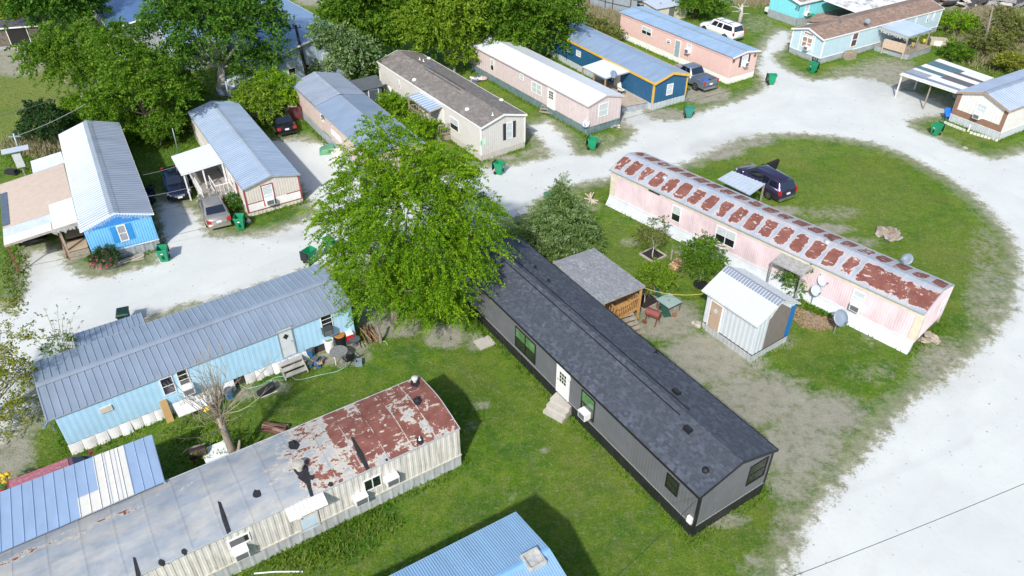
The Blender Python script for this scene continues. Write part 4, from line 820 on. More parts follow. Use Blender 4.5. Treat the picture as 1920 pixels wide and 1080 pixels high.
tree('young_tree','young tree with pink-tipped twigs in a square mulch bed by the pink home','tree',(1224,484),[(1222,445,24),(1235,425,16),(1210,440,16),(1245,440,12)],'olive',110,30,.11,PBARK,.05,seed=51,l0=.6,rad=.2,dy=.3)
tree('young_tree','round leafy young tree beside the split log pile','tree',(1312,535),[(1318,478,34),(1302,470,20),(1335,490,20),(1310,500,22),(1322,455,14)],'mid',330,34,.12,PBARK,.07,seed=52,l0=.6,rad=.25,dy=.3)
tree('yard_bush','round yellow-green bush just beyond the grey porch roof','shrub',(1226,552),[(1228,518,28),(1212,520,18),(1245,520,16)],'lime',260,34,.11,BARK,.05,seed=53,l0=.5,rad=.25,dy=.3)
tree('sapling','thin sapling in the mulch bed behind the barrel smoker','tree',(1208,568),[(1208,540,8),(1213,548,6)],'gold',16,20,.1,PBARK,.03,seed=54,l0=.3,rad=.12,dy=.1)
tree('autumn_tree','sparse yellow-green tree reaching in from the left edge','tree',(-70,800),[(15,655,40,1),(22,730,42,.5),(15,810,42,0),(42,700,20,.5),(0,590,30,1.5),(45,830,16,0),(-40,700,60,1)],'gold',300,26,.15,BARK,.16,seed=55,l0=.9,rad=.35)
# flowering bushes
def flowers(t,cx,cy,cz,r,n,mat,seed):
    q=np.random.RandomState(seed); d=unit(q.randn(n,3)); d[:,2]=abs(d[:,2]); mb=MB()
    for v in d: p=(cx+v[0]*r,cy+v[1]*r,cz+v[2]*r*.9); mb.lathe([(.01,-.02),(.07,.01),(.05,.05)],5,p)
    mb.build('blossom',mat,t)
t=tree('flower_bush','dark bush covered in pink blossoms at the corner of the bright blue home','flower bush',(200,500),[(196,482,20),(185,480,12),(208,484,13)],'deep',130,30,.12,BARK,.05,seed=60,l0=.4,rad=.25,dy=.2); flowers(t,0,0,.45,.85,150,P('pink_petal',(.55,.1,.2),.6,var=.4,sc_=9),3)
t=tree('flower_bush','loose bush with a few red flowers beside the beige red-trimmed home','flower bush',(437,396),[(438,378,16),(446,386,12),(425,382,10)],'dark',90,28,.12,BARK,.05,seed=61,l0=.4,rad=.25,dy=.2); flowers(t,-.5,-.1,.75,.3,14,P('red_petal',(.7,.03,.03),.6),4)
# bare pollarded tree
g=G(441,868); t=thing('bare_tree','bare pollarded tree with a thick grey trunk between the light blue and streaked cream homes','tree',(g.x,g.y,0)); q=random.Random(4)
tp=Vp(410,778,g.y+.2)-np.array((g.x,g.y,0)); tp=Vector(tp); mb=MB(); mb.tube([(0,0,-.1),tp*.35+Vector((.05,0,0)),tp*.75,tp],[.25,.2,.18,.16],10); mb.tube([tp*.1,(.35,.1,.9),(.5,.15,1.5)],[.13,.1,.05],7); mb.build('trunk',P('brown_grey_bark',(.27,.23,.18),.85,var=.35,sc_=6,stretch=(3,3,.6)),t,True)
mb=MB()
for k in range(64):
    a=q.uniform(0,2*math.pi); sp=q.uniform(.08,.75); L=q.uniform(2.0,4.6); st=tp*q.choice([1,1,1,.9,.75]); d=Vector((math.cos(a)*sp,math.sin(a)*sp,1)).normalized()
    pts=[st]; dd=d.copy()
    if sp>.62: dd=Vector((d.x*1.4,d.y*1.4,.25)).normalized()
    for i in range(6):
        dd=(dd+Vector((q.gauss(0,.09),q.gauss(0,.09),.13))).normalized(); pts.append(pts[-1]+dd*L/6)
    r0=q.uniform(.014,.034); mb.tube(pts,[r0*(1-.82*i/6) for i in range(7)],5)
    for _ in range(3):
        i=q.randint(2,5); e=(dd+Vector((q.gauss(0,.5),q.gauss(0,.5),q.gauss(0,.2)))).normalized()*q.uniform(.4,1.1); mb.tube([pts[i],pts[i]+e],[.012,.005],4)
mb.build('branches',P('grey_twig',(.3,.26,.19),.8),t)
crown([(-1.0,.3,.9,.9,.6,.5),(.6,.6,.6,.5,.5,.4)],36,22,.11,LV['lime'],t,7,.5,.25,.2,name='foliage')
# long-stemmed shrub behind the light blue home
g=Vector(Vp(122,672,31.2)); g.z=0; t=thing('sprouting_shrub','leggy shrub with long arching bare stems behind the light blue home','shrub',(g.x,g.y,0)); mb=MB(); C=[];DR=[]
for (px,py) in ((85,582),(108,575),(120,590),(148,578),(152,605),(40,625),(78,622),(62,645),(130,600),(98,600)):
    e=Vector(Vp(px,py,31.2+q.uniform(-.8,.8)))-g; m=Vector((e.x*.35,e.y*.35,e.z*.75)); pts=[(1-s)**2*Vector((0,0,0))+2*s*(1-s)*m+s*s*e for s in [i/7 for i in range(8)]]
    mb.tube(pts,[.025-.0025*i for i in range(8)],5)
    for i in range(1,8): C.append(pts[i]); DR.append(Vector((q.gauss(0,1),q.gauss(0,1),.6)).normalized())
mb.build('stem',P('pale_twig',(.42,.37,.28),.8),t)
C=np.array(C);DR=np.array(DR); V_,F_,tn=sprays(C,DR,np.full(len(C),.18),np.full(len(C),.12),10,.09,seed=3); npmesh('leaves',V_,F_,LV['mid'],t,tn)
crown([(0,0,2.4,.8,.8,.5)],60,24,.1,LV['mid'],t,9,.4,.2,.2,name='leaves')
# leaning grey trunks
def snag(label,a,b,ya,r,mat,group=None):
    g=G(*a); e=Vector(Vp(*b,g.y+ya))-g; t=thing('dead_tree',label,'dead tree',(g.x,g.y,0),0,group); mb=MB(); mb.tube([(0,0,-.1),e*.5+Vector((.1,0,0)),e],[r,r*.8,r*.4],8); mb.build('trunk',mat,t,True)
    mb=MB(); 
    for k in range(9):
        s=e*q.uniform(.45,1); d=Vector((q.gauss(0,1),q.gauss(0,1),q.uniform(.1,.9))).normalized()*q.uniform(.6,1.8); mb.tube([s,s+d*.5+Vector((0,0,.1)),s+d],[r*.3,r*.2,.02],5)
    mb.build('branches',mat,t); return t
snag('leaning grey trunk in the olive scrub at upper right',(1838,103),(1862,12),.0,.16,BARK)
snag('pale leafless broken trunk behind the white sport utility vehicle',(1384,50),(1392,8),0,.28,PBARK)
# ---------------- ground growth: stuff ----------------
def blades(name,n,region,h,mat,wgt,seed,w=.018,lean=.5):
    r=np.random.RandomState(seed); x0,x1,y0,y1=region; pts=np.zeros((0,2))
    while len(pts)<n:
        x=r.uniform(x0,x1,n); y=r.uniform(y0,y1,n); px,py=proj(x,y); keep=wgt(x,y,px,py,r.rand(n)); pts=np.concatenate([pts,np.stack([x,y],1)[keep]])
    pts=pts[:n]; a=r.rand(n)*2*np.pi; H=h*(.4+r.rand(n)**1.5); b=np.stack([pts[:,0],pts[:,1],np.zeros(n)],1)
    s=np.stack([np.cos(a),np.sin(a),0*a],1)*w*(.6+r.rand(n,1)); l=np.stack([np.cos(a*3.1),np.sin(a*3.1),0*a],1)*(H*lean*r.rand(n))[:,None]
    tip=b+l+np.array((0,0,1))*H[:,None]
    V=np.stack([b-s,b+s,tip],1).reshape(-1,3); F=np.arange(3*n).reshape(n,3)
    o=npmesh(name,V,F,mat,None,np.repeat(r.rand(n),3)); o['kind']='stuff'; return o
HR=[(h.x,h.y,h.a,h.L,h.W) for h in (D,Pp,Fh,B,Lh,Rh,Th,Gh,Wh,Nh,Sh,Qh,Ch,Zh,Xh)]
def inhome(x,y,m=.1):
    k=np.zeros(x.shape,bool)
    for hx,hy,a,L,W in HR:
        u=(x-hx)*np.cos(a)+(y-hy)*np.sin(a); v=-(x-hx)*np.sin(a)+(y-hy)*np.cos(a); k|=(u>-m)&(u<L+m)&(abs(v)<W/2+m)
    return k
def sdat(x,y): return np.minimum(polysd(wo,x,y),-polysd(wi,x,y))
def bl(L,px,py):
    m=np.zeros(px.shape)
    for cx,cy,rx,ry,wt in L:
        if rx: m=np.maximum(m,wt*np.clip(1.25-((px-cx)/rx)**2-((py-cy)/ry)**2,0,1))
    return m
lawn=lambda x,y,px,py,r:(sdat(x,y)<-1.2)&~inhome(x,y)&(px>-40)&(px<1960)&(py<1120)&(r>bl(DIRT,px,py)*1.4)
blades('grass_blades',150000,(-30,34,17,58),.06,leafmat('grass_blade_green',(.05,.11,.01),(.11,.2,.018),(.24,.27,.06),.25),lawn,1)
blades('grass_blades',50000,(-75,75,55,120),.12,MC['grass_blade_green'],lawn,2,w=.03)
edge=lambda x,y,px,py,r: ((inhome(x,y,.5)&~inhome(x,y,.02)))&(sdat(x,y)<.3)&(r>bl(DIRT,px,py)*1.2)
blades('weed_fringe',26000,(-45,60,15,95),.2,MC['mid_green_leaves'],edge,3,w=.03)
wd=lambda x,y,px,py,r: (r<bl([(640,1010,80,50,1),(560,1050,80,30,1),(700,975,60,40,.8),(400,830,110,60,.5),(1800,60,60,50,1),(1860,100,70,50,1),(1750,55,40,40,1),(1100,50,50,40,1),(280,230,120,60,1),(60,290,60,40,.8),(520,240,60,30,.4),(30,510,30,60,.8),(1120,75,40,20,1)],px,py)-.15)&~inhome(x,y)
blades('weeds',46000,(-70,75,15,110),.17,MC['grass_blade_green'],wd,4,w=.045,lean=.9)
dry=lambda x,y,px,py,r:(r<bl([(1120,30,60,30,1),(1860,70,80,60,1),(80,275,80,24,1),(1420,-5,60,20,1)],px,py))&~inhome(x,y)
blades('dry_grass',22000,(-70,80,50,125),.6,P('straw',(.27,.235,.14),.8,var=.3),dry,5,w=.03,lean=.8)
# ================= PORCHES, CARPORTS =================
WOOD=P('weathered_wood',(.3,.26,.21),.8,var=.25,sc_=4,stretch=(1,1,3)); CEDW=P('orange_cedar_wood',(.48,.27,.1),.7,var=.2,sc_=5); WPW=P('white_porch_paint',(.75,.76,.76),.5,var=.06)
class Shelter:
    """roof sheet through four survey points A,B (by the house) C,D (outer; D opposite A)"""
    def __init__(s,name,label,cat,A,B,C,D_,zh,zl,group=None):
        P4=[G(*A,zh),G(*B,zh),G(*C,zl),G(*D_,zl)]; m=sum(P4,Vector())/4; s.o=Vector((m.x,m.y,0)); s.rz=math.atan2((P4[1]-P4[0]).y,(P4[1]-P4[0]).x)
        s.t=thing(name,label,cat,s.o,s.rz,group); R_=Matrix.Rotation(-s.rz,3,'Z'); s.p=[R_@(p-s.o) for p in P4]
    def at(s,t,k,dz=0): # t along A->B, k from house to outer edge
        a,b,c,d=s.p; v=(a*(1-t)+b*t)*(1-k)+(d*(1-t)+c*t)*k; return Vector((v.x,v.y,v.z+dz))
    def loc(s,w): return Matrix.Rotation(-s.rz,3,'Z')@(w-s.o)
    def sheet(s,mat,n,depth=.025,t0=0,t1=1,k0=0,k1=1,lift=0,th=.04,name='roof',duty=.5,along='k',parent=None):
        st=[]; 
        for i in range(n):
            q=i/n; w_=1/n; st+=[(q,0),(q+w_*duty,0),(q+w_*(duty+.1),depth),(q+w_*.92,depth)] if depth else [(q,0)]
        st.append((1,0)); vs=[];fs=[]
        for i,(q,o) in enumerate(st):
            for e in(0,1):
                if along=='k': v=s.at(t0+(t1-t0)*q,k0+(k1-k0)*e,o+lift)
                else: v=s.at(t0+(t1-t0)*e,k0+(k1-k0)*q,o+lift)
                vs.append(v)
            if i: fs.append((2*i-2,2*i-1,2*i+1,2*i))
        b=len(vs); vs+=[s.at(t,k,lift-th) for t,k in((t0,k0),(t1,k0),(t1,k1),(t0,k1))]; fs.append((b,b+1,b+2,b+3))
        mb=MB().add(vs,fs); o=mb.build(name,mat,parent or s.t)
        return o
    def edge(s,mat,h=.12,w=.04,name='fascia'):
        mb=MB()
        for (a,b) in (((0,1),(1,1)),((0,0),(0,1)),((1,0),(1,1))): mb.bar(s.at(*a,-h/2-.01),s.at(*b,-h/2-.01),w,h)
        mb.build(name,mat,s.t)
    def posts(s,L,mat,w=.1,inset=.02,z0=0,name='post'):
        for t,k in L:
            v=s.at(min(max(t,inset),1-inset),min(max(k,inset),1-inset),-.06); MB().box(v.x-w/2,v.x+w/2,v.y-w/2,v.y+w/2,z0-.03,v.z).build(name,mat,s.t)
    def beam(s,a,b,mat,w=.06,h=.12,dz=-.12,name='beam'): MB().bar(s.at(*a,dz),s.at(*b,dz),w,h).build(name,mat,s.t)
    def deck(s,mat,z,t0=0,t1=1,k0=0,k1=1,boards=14,skirt=None,name='deck'):
        mb=MB()
        for i in range(boards):
            q0=t0+(t1-t0)*i/boards; q1=t0+(t1-t0)*(i+.93)/boards; c=[s.at(q0,k0),s.at(q1,k0),s.at(q1,k1),s.at(q0,k1)]
            mb.hull8([(v.x,v.y,z-.05) for v in c],[(v.x,v.y,z) for v in c])
        mb.build(name,mat,s.t)
        if skirt:
            mb=MB()
            for a,b in(((t0,k0),(t0,k1)),((t0,k1),(t1,k1)),((t1,k0),(t1,k1))):
                p,q=s.at(*a),s.at(*b); p.z=q.z=z/2-.04; mb.bar(p,q,.04,z-.1)
            mb.build('skirting',skirt,s.t)
    def rail(s,a,b,z,mat,h=.95,n=10,bw=.035,name='railing'):
        p,q=s.at(*a),s.at(*b); mb=MB()
        for hh in(.12,h): mb.bar((p.x,p.y,z+hh),(q.x,q.y,z+hh),.05,.08)
        for i in range(n+1):
            f=i/n; x=p.x+(q.x-p.x)*f; y=p.y+(q.y-p.y)*f; mb.box(x-bw/2,x+bw/2,y-bw/2,y+bw/2,z+.02 if 0<i<n else 0,z+h-.03)
        mb.build(name,mat,s.t)
def steps(name,label,a,b,w,n,ztop,mat,run=.3,open_=True,side=None,group=None,z0=0):
    """a: survey point (ground) under the top tread centre, b: ground point at the foot"""
    A=G(*a);Bq=G(*b); rz=math.atan2((Bq-A).y,(Bq-A).x); t=thing(name,label,'steps',A,rz,group)
    for i in range(n):
        z=ztop-(ztop/(n))*(i); x=i*run
        if open_: MB().box(x-.16,x+.16,-w/2,w/2,z-.05,z).build('tread',mat,t)
        else: MB().box(x-.16 if i else -.5,x+.17,-w/2,w/2,-.02,z-.001*i).build('tread',mat,t)
    if open_:
        for y in(-w/2+.03,w/2-.03): MB().bar((-.1,y,ztop-.12),(n*run-.05,y,.06),.05,.2).build('stringer',mat,t)
    return t
TINL=P('pale_tin_sheet',(.62,.68,.75),.35,.3,var=.08); TAN=P('tan_metal_sheet',(.52,.43,.36),.5,.1,var=.07); CRM=P('cream_sheet',(.74,.72,.66),.45,var=.05)
# gazebo style porch on the charcoal home
s=Shelter('covered_porch','wooden porch with grey shingle roof behind the charcoal home','porch',(1037,491),(1127,570),(1210,536),(1114,465),2.95,2.5)
s.sheet(shingle('light_grey_shingles',(.2,.21,.225),(.27,.28,.3),(.36,.37,.39),4,7),1,0,th=.08); s.edge(P('grey_board',(.35,.32,.29),.8,var=.3),.12); s.deck(CEDW,.75,.05,.97,.02,.94,24); s.posts([(.03,.95),(.97,.95),(.5,.95),(.97,.1)],CEDW,.12); s.rail((.97,.42),(.97,.95),.75,CEDW,n=12); s.rail((.03,.95),(.97,.95),.75,CEDW,n=34); s.rail((.6,.42),(.97,.42),.75,CEDW,n=8)
steps('wooden_steps','brown wooden steps leading down from the shingled porch of the charcoal home',(1168,608),(1220,664),1.3,5,.72,WOOD,.3)
steps('concrete_steps','grey precast concrete steps at the white door of the charcoal home',(1052,768),(1034,786),1.25,3,.62,P('pale_concrete',(.44,.42,.38),.85,var=.12,dirt=(.3,.28,.24),da=.4),.32,open_=False)
steps('wooden_steps','small grey wooden steps below the white door of the light blue home',(548,691),(558,707),1.35,3,.6,P('silver_wood',(.42,.4,.37),.8),.3)
g=G(908,643); o=MB().hull8([(-.55,-.45,-.05),(.5,-.5,-.05),(.55,.4,-.05),(-.5,.45,-.05)],[(-.55,-.45,.07),(.5,-.5,.07),(.55,.4,.07),(-.5,.45,.07)]).build('concrete_slab',MC['pale_concrete']); o.location=g; o.rotation_euler=(0,0,.6); tag(o,'square concrete pad lying in the grass by the charcoal home','slab')
# carport and porch of the bright blue home
s=Shelter('carport','tan, white and blue-striped metal carport roof joined to the bright blue home','carport',(119,306),(146,416),(8,460),(-1,346),2.72,2.35)
s.sheet(TAN,46,.02,name='roof'); s.sheet(TINL,12,.03,.76,.9,.3,1,.03,name='roof_panel'); s.sheet(WPW,16,.03,.62,1,0,.34,.035,name='roof_panel'); s.sheet(WPW,8,.03,.9,1,.36,1,.032,name='roof_panel'); s.sheet(P('blue_grey_sheet',(.12,.16,.22),.5,.3),12,.02,.18,.72,.9,1,.03,name='roof_panel'); s.edge(P('grey_board',(.35,.32,.29),.8),.14); s.posts([(.98,.98),(.02,.98),(.98,.3),(.5,.98)],P('rust_red_post',(.2,.06,.04),.6),.09); s.posts([(.98,.28)],WOOD,.13)
s.deck(P('tan_deck',(.4,.3,.2),.8),.7,.45,1.0,0,.27,14,skirt=WOOD)
mb=MB(); q_=random.Random(2)
for i in range(30):
    v=s.at(1,.02+.36*i/30,-.14); mb.box(v.x+.03,v.x+.045,v.y-.012,v.y+.012,v.z-q_.uniform(.08,.34),v.z)
mb.build('icicle_lights',WPW,s.t)
steps('wooden_steps','wide grey wooden steps beside the bright blue home under the carport',(147,463),(151,484),1.75,4,.7,WOOD,.3)
s=Shelter('lean_to','small pale corrugated lean-to roof behind the carport of the bright blue home','lean-to',(114,284),(121,305),(62,326),(57,302),2.7,2.4); s.sheet(TINL,14,.03); s.posts([(.05,.97),(.95,.97)],WOOD,.08)
g=G(50,335); t=thing('meter_post','grey metal meter cabinet on a post beside the tan carport roof','meter box',g,R(30)); MB().box(-.05,.05,-.05,.05,0,1.5).build('post',WOOD,t); MB().box(-.3,.3,-.18,.18,1.1,2.3).build('cabinet',P('pale_box_grey',(.55,.58,.6),.5),t); MB().hull8([(-.9,-.35,2.5),(1.0,-.35,2.5),(1.0,.4,2.5),(-.9,.4,2.5)],[(-.9,-.35,2.56),(1.0,-.35,2.56),(1.0,.4,2.62),(-.9,.4,2.62)]).build('cover',TINL,t)
# white porch, beige home
s=Shelter('covered_porch','white flat porch roof with white rails beside the beige red-trimmed home','porch',(393,269),(417,303),(340,327),(321,293),2.5,2.35)
s.sheet(P('white_sheet_roof',(.68,.7,.72),.5,var=.03),10,.01,duty=.85); s.edge(WPW,.12); s.deck(P('grey_deck',(.33,.3,.27),.8,var=.15),.65,0,1.55,0,.72,24,skirt=WPW); s.posts([(.03,.95),(.97,.95),(.97,.5),(1.0,.02)],WPW,.1); s.rail((1.5,.02),(1.5,.4),.65,WPW,n=4); s.rail((.97,.4),(1.5,.4),.65,WPW,n=1); s.rail((0,.72),(1.5,.72),.65,WPW,n=14)
steps('wooden_steps','white sided wooden steps running down behind the tan sedan',(386,353),(397,378),1.5,4,.62,WOOD,.3)
# blue-grey shed porch behind light blue home
s=Shelter('lean_to','grey ribbed lean-to roof behind the light blue home, facing the gravel','lean-to',(142,653),(273,607),(265,586),(136,627),2.45,2.2); s.sheet(MC['grey_blue_ribbed_roof'],13,.04,duty=.8); s.edge(WOOD,.08); s.posts([(.03,.95),(.97,.95)],WOOD,.08)
# porch of off-white home
s=Shelter('covered_porch','small blue-grey metal porch roof on wooden posts at the off-white home','porch',(795,170),(834,198),(805,209),(764,180),2.75,2.45); s.sheet(galv('porch_blue_metal',(.38,.48,.6),.4),9,.04,duty=.7); s.edge(WOOD,.1); s.deck(WOOD,.6,0,1.3,0,.98,20,skirt=WOOD); s.posts([(.02,.98),(.5,.98),(.98,.98),(.98,.05)],WOOD,.12); s.rail((0,.98),(.9,.98),.6,WOOD,n=16); s.rail((1.3,.0),(1.3,.9),.6,WOOD,n=8); s.rail((0,.1),(0,.98),.6,WOOD,n=6)
steps('wooden_steps','short flight of brown wooden steps at the white door of the pale rose home',(1030,206),(1017,222),1.3,4,.7,WOOD,.32)
# navy home porch
s=Shelter('covered_porch','bright white flat porch roof on the side of the navy home','porch',(1132,111),(1181,134),(1135,147),(1091,125),2.66,2.5); s.sheet(MC['white_sheet_roof'],6,.01,duty=.85); s.edge(P('grey_edge',(.35,.4,.45),.5),.1); s.posts([(.02,.97),(.98,.97),(.5,.97)],P('tan_post',(.4,.28,.14),.7),.12); s.deck(P('tan_board_deck',(.42,.36,.29),.8,var=.15),.62,.05,1.75,0,1,26,skirt=SKG)
s.sheet(RUST_M:=P('rust_brown',(.12,.05,.035),.7),1,0,.3,.5,-.12,-.02,.03,name='rust_sheet')
o=MB().box(-.28,.28,-.28,.28,.62,2.2); g=G(1151,158,.0); 
t=thing('white_cabinet','tall pale upright freezer under the edge of the white navy-home porch roof','freezer',G(1158,172),R(31)); MB().box(-.35,.35,-.3,.3,.62,2.2).build('body',CRM,t); MB().box(-.36,-.33,-.02,.02,1.2,1.7).build('handle',GRILL,t)
# pale blue home porch
s=Shelter('covered_porch','blue tin porch roof with hanging fringe over a cluttered deck on the pale blue home','porch',(1651,50),(1695,37),(1748,55),(1705,69),2.65,2.4); s.sheet(galv('porch_sky_metal',(.5,.6,.74),.38),16,.03); s.edge(P('grey_edge',(.35,.4,.45),.5),.1); s.posts([(.02,.97),(.98,.97),(.5,.97)],WOOD,.11); s.deck(WOOD,.65,0,1,0,1.15,18,skirt=SKG)
mb=MB()
for i in range(40):
    v=s.at(.0,i/40,-.12); mb.box(v.x-.05,v.x-.03,v.y-.03,v.y+.03,v.z-q_.uniform(.1,.45),v.z)
mb.build('fringe',P('pale_fringe',(.5,.52,.5),.8),s.t); s.rail((-.05,.3),(-.05,1),.65,P('tan_panel',(.55,.42,.33),.7),n=30,bw=.12); s.rail((0,1.12),(.4,1.12),.65,WOOD,n=5)
for (t_,k_,c_) in ((.45,.9,'yellow_pot'),(.95,.9,'yellow_pot')):
    v=s.at(t_,k_); mb=MB().lathe([(.14,.95),(.2,1.25),(.17,1.25)],10,(v.x,v.y,0)); mb.build('plant_pot',P('yellow_pot',(.75,.5,.03),.5),s.t)
steps('wooden_steps','grey wooden steps up to the cluttered deck of the pale blue home',(1676,98),(1668,108),1.8,4,.62,P('silver_wood',(.42,.4,.37),.8),.34)
# multi coloured carport
s=Shelter('carport','striped carport roof of white, teal, tan and grey metal sheets','carport',(1864,146),(1793,173),(1688,138),(1762,110),2.85,2.35)
SW=MC['white_sheet_roof']; TL=P('teal_grey_sheet',(.1,.19,.23),.5,.2,var=.1); GY=P('charcoal_sheet',(.14,.14,.15),.5,.2,var=.1); LG=P('blue_grey_light_sheet',(.33,.37,.46),.5,.2)
s.sheet(SW,40,.0,th=.06)
z_=.012
for t0,t1,k0,k1,m in ((.0,.14,0,1,SW),(.14,.27,.0,.42,SW),(.14,.27,.42,1,TL),(.27,.36,0,.5,GY),(.27,.36,.5,1,TL),(.36,.5,0,.42,CRM),(.36,.5,.42,1,CRM),(.5,.68,0,.5,GY),(.5,.62,.5,1,TL),(.62,.7,.5,1,CRM),(.68,.84,0,.62,SW),(.7,.86,.62,1,LG),(.84,.92,0,.62,P('slate_sheet',(.2,.24,.3),.5)),(.86,.94,.62,1,P('slate_sheet',(.2,.24,.3),.5)),(.92,1,0,1,SW)):
    if t1-t0>.17 or True: s.sheet(m,max(1,int((t1-t0)*36)),.02,t0+.002,t1-.002,k0+.002,k1-.002,z_,.02,name='roof_panel'); 
s.edge(CRM,.12); s.posts([(.98,.97),(.02,.97),(.5,.97)],P('white_post',(.6,.6,.57),.6),.12); s.posts([(.95,.45)],WOOD,.1)
# turquoise home carport
s=Shelter('carport','white edged, leaf-littered carport roof beside the turquoise home','carport',(1545,-2),(1705,-48),(1775,-8),(1606,21),2.9,2.5); s.sheet(P('littered_white_roof',(.78,.8,.8),.6,var=.05,dirt=(.2,.17,.15),da=.95),3,.01); s.edge(WPW,.18); s.posts([(.02,.97),(.35,.97),(.7,.97)],WOOD,.12)
# awnings on the pink home
s=Shelter('awning','grey board awning on two poles over the pink home side door','awning',(1471,470),(1527,496),(1504,517),(1447,490),2.6,2.25); s.sheet(P('silvery_boards',(.33,.33,.32),.7,.1,var=.2,sc_=5),12,.012); s.posts([(.02,.98),(.98,.98)],P('grey_post',(.3,.3,.3),.6),.07); s.edge(P('grey_post',(.3,.3,.3),.6),.06)
s=Shelter('carport','small silver ribbed awning roof on the far side of the pink home','awning',(1345,336),(1406,366),(1435,345),(1373,320),2.55,2.3); s.sheet(TINL,9,.04,duty=.7); s.posts([(.98,.97),(.02,.97)],WOOD,.1)
# carport bottom left
s=Shelter('carport','pale blue standing-seam carport roof with cream panels at the bottom left','carport',(308,903),(-45,1055),(-45,940),(284,815),2.95,2.45)
BLM=galv('pale_blue_seam_metal',(.42,.56,.76),.4); s.sheet(BLM,17,.03,duty=.86); s.sheet(CRM,4,.035,.17,.355,.0,1,.02,name='roof_panel',duty=.84); s.sheet(CRM,2,.035,.355,.47,.0,.34,.02,name='roof_panel',duty=.84); s.edge(BLM,.1); s.posts([(.02,.97),(.5,.97),(.95,.97)],WOOD,.1)
# ================= VEHICLES =================
TYRE=P('tyre_rubber',(.015,.015,.016),.8); RIM=P('alloy_rim',(.35,.36,.38),.35,.7,var=.05); CGL=glass('car_glass',(.006,.01,.02),.04); CH=P('chrome',(.6,.6,.62),.15,.9,var=.02)
TLM=P('tail_lamp_red',(.45,.02,.02),.25,var=.1); HLM=P('head_lamp',(.7,.72,.74),.15,var=.05); PLT=P('licence_plate',(.75,.77,.8),.5,var=.03); UND=P('underbody_black',(.01,.01,.01),.8)
def paint(name,c,r=.22,m=.3,**k): 
    p=P(name,c,r,m,var=.04,**k); p.node_tree.nodes['Principled BSDF'].inputs['Coat Weight'].default_value=.6; return p
def car(name,label,cat,loc,rz,kind,pm,roofm=None):
    t=thing(name,label,cat,loc,rz)
    S={'sedan':dict(L=4.8,W=1.82,b=.98,h=1.45,hood=.98,xs=(2.4,1.02,.35,-1.05,-1.72,-2.4),deck=1.02,wb=(1.42,-1.38),wr=.33),
       'suv':dict(L=5.5,W=2.0,b=1.15,h=1.88,hood=1.2,xs=(2.75,1.35,.75,-2.4,-2.68,-2.75),deck=1.15,wb=(1.75,-1.55),wr=.39),
       'van':dict(L=5.1,W=1.95,b=1.08,h=1.72,hood=1.08,xs=(2.55,1.6,.55,-2.1,-2.48,-2.55),deck=1.08,wb=(1.55,-1.5),wr=.36),
       'truck':dict(L=5.8,W=2.02,b=1.2,h=1.92,hood=1.22,xs=(2.9,1.2,.6,-.55,-.95,-2.9),deck=1.2,wb=(1.85,-1.75),wr=.41)}[kind]
    L,W,b,h=S['L'],S['W'],S['b'],S['h']; xf,xw0,xw1,xr1,xr0,xb=S['xs']; hw=W/2; gz=.24 if kind in('sedan','van') else .34
    end=xr0-.05 if kind=='truck' else xb
    # lower body loft
    st=[(xf,hw*.72,gz+.08,b*.62,b*.66),(xf-.12,hw*.9,gz,b*.72,b*.8),(xf-.5,hw*.97,gz,b*.82,S['hood']*.9),(xw0+.1,hw,gz,b*.93,S['hood']),(xw0-.3,hw,gz,b*.97,b),(0,hw,gz,b,b),(max(xr0+.1,end+.5),hw,gz,b,b)]
    if kind=='truck': st+=[(end,hw,gz,b,b)]
    elif kind=='sedan': st+=[(xr0-.15,hw*.99,gz,b*.97,S['deck']),(xb+.35,hw*.95,gz,b*.93,S['deck']),(xb+.08,hw*.88,gz,b*.86,S['deck']*.95),(xb,hw*.8,gz+.1,b*.7,b*.76)]
    else: st+=[(xb+.35,hw*.98,gz,b,b),(xb+.06,hw*.93,gz,b,b),(xb,hw*.86,gz+.1,b*.9,b*.92)]
    vs=[];fs=[]; m=10
    for x,w_,z0,zs,zt in st:
        vs+=[(x,y*sg,z) for sg,seq in((1,((w_*.86,z0),(w_*.99,z0+.16),(w_,(z0+zs)/2+.05),(w_*.95,zs-.02),(w_*.72,zt))),) for y,z in seq]+[(x,-y,z) for y,z in reversed(((w_*.86,z0),(w_*.99,z0+.16),(w_,(z0+zs)/2+.05),(w_*.95,zs-.02),(w_*.72,zt)))]
    for i in range(len(st)-1):
        for k in range(m): fs.append((i*m+k,i*m+(k+1)%m,(i+1)*m+(k+1)%m,(i+1)*m+k))
    fs+=[tuple(range(m-1,-1,-1)),tuple((len(st)-1)*m+k for k in range(m))]
    # greenhouse
    g0=b-.03; wt=hw*.74; wb_=hw*.93; base=[(xw0,wb_*.93),(xr0,wb_*.93 if kind=='sedan' else wb_*.97)]; top=[(xw1,wt),(xr1,wt)]
    n0=len(vs); vs+=[(base[0][0],base[0][1],g0),(base[1][0],base[1][1],g0),(base[1][0],-base[1][1],g0),(base[0][0],-base[0][1],g0),
      (top[0][0],top[0][1],h-.06),(top[1][0],top[1][1],h-.07),(top[1][0],-top[1][1],h-.07),(top[0][0],-top[0][1],h-.06),(top[0][0]-.12,top[0][1]*.6,h),(top[1][0]+.12,top[1][1]*.6,h-.02),(top[1][0]+.12,-top[1][1]*.6,h-.02),(top[0][0]-.12,-top[0][1]*.6,h)]
    Gf=[(0,1,5,4),(2,3,7,6),(3,0,4,7),(1,2,6,5),(8,11,10,9),(4,5,9,8),(6,7,11,10),(7,4,8,11),(5,6,10,9)]; fs+=[tuple(i+n0 for i in f) for f in Gf]
    bm_=MB(); bm_.v=vs; bm_.f=[tuple(reversed(f)) for f in fs]; body=bm_.build('body',pm,t); 
    me=body.data; 
    import bmesh
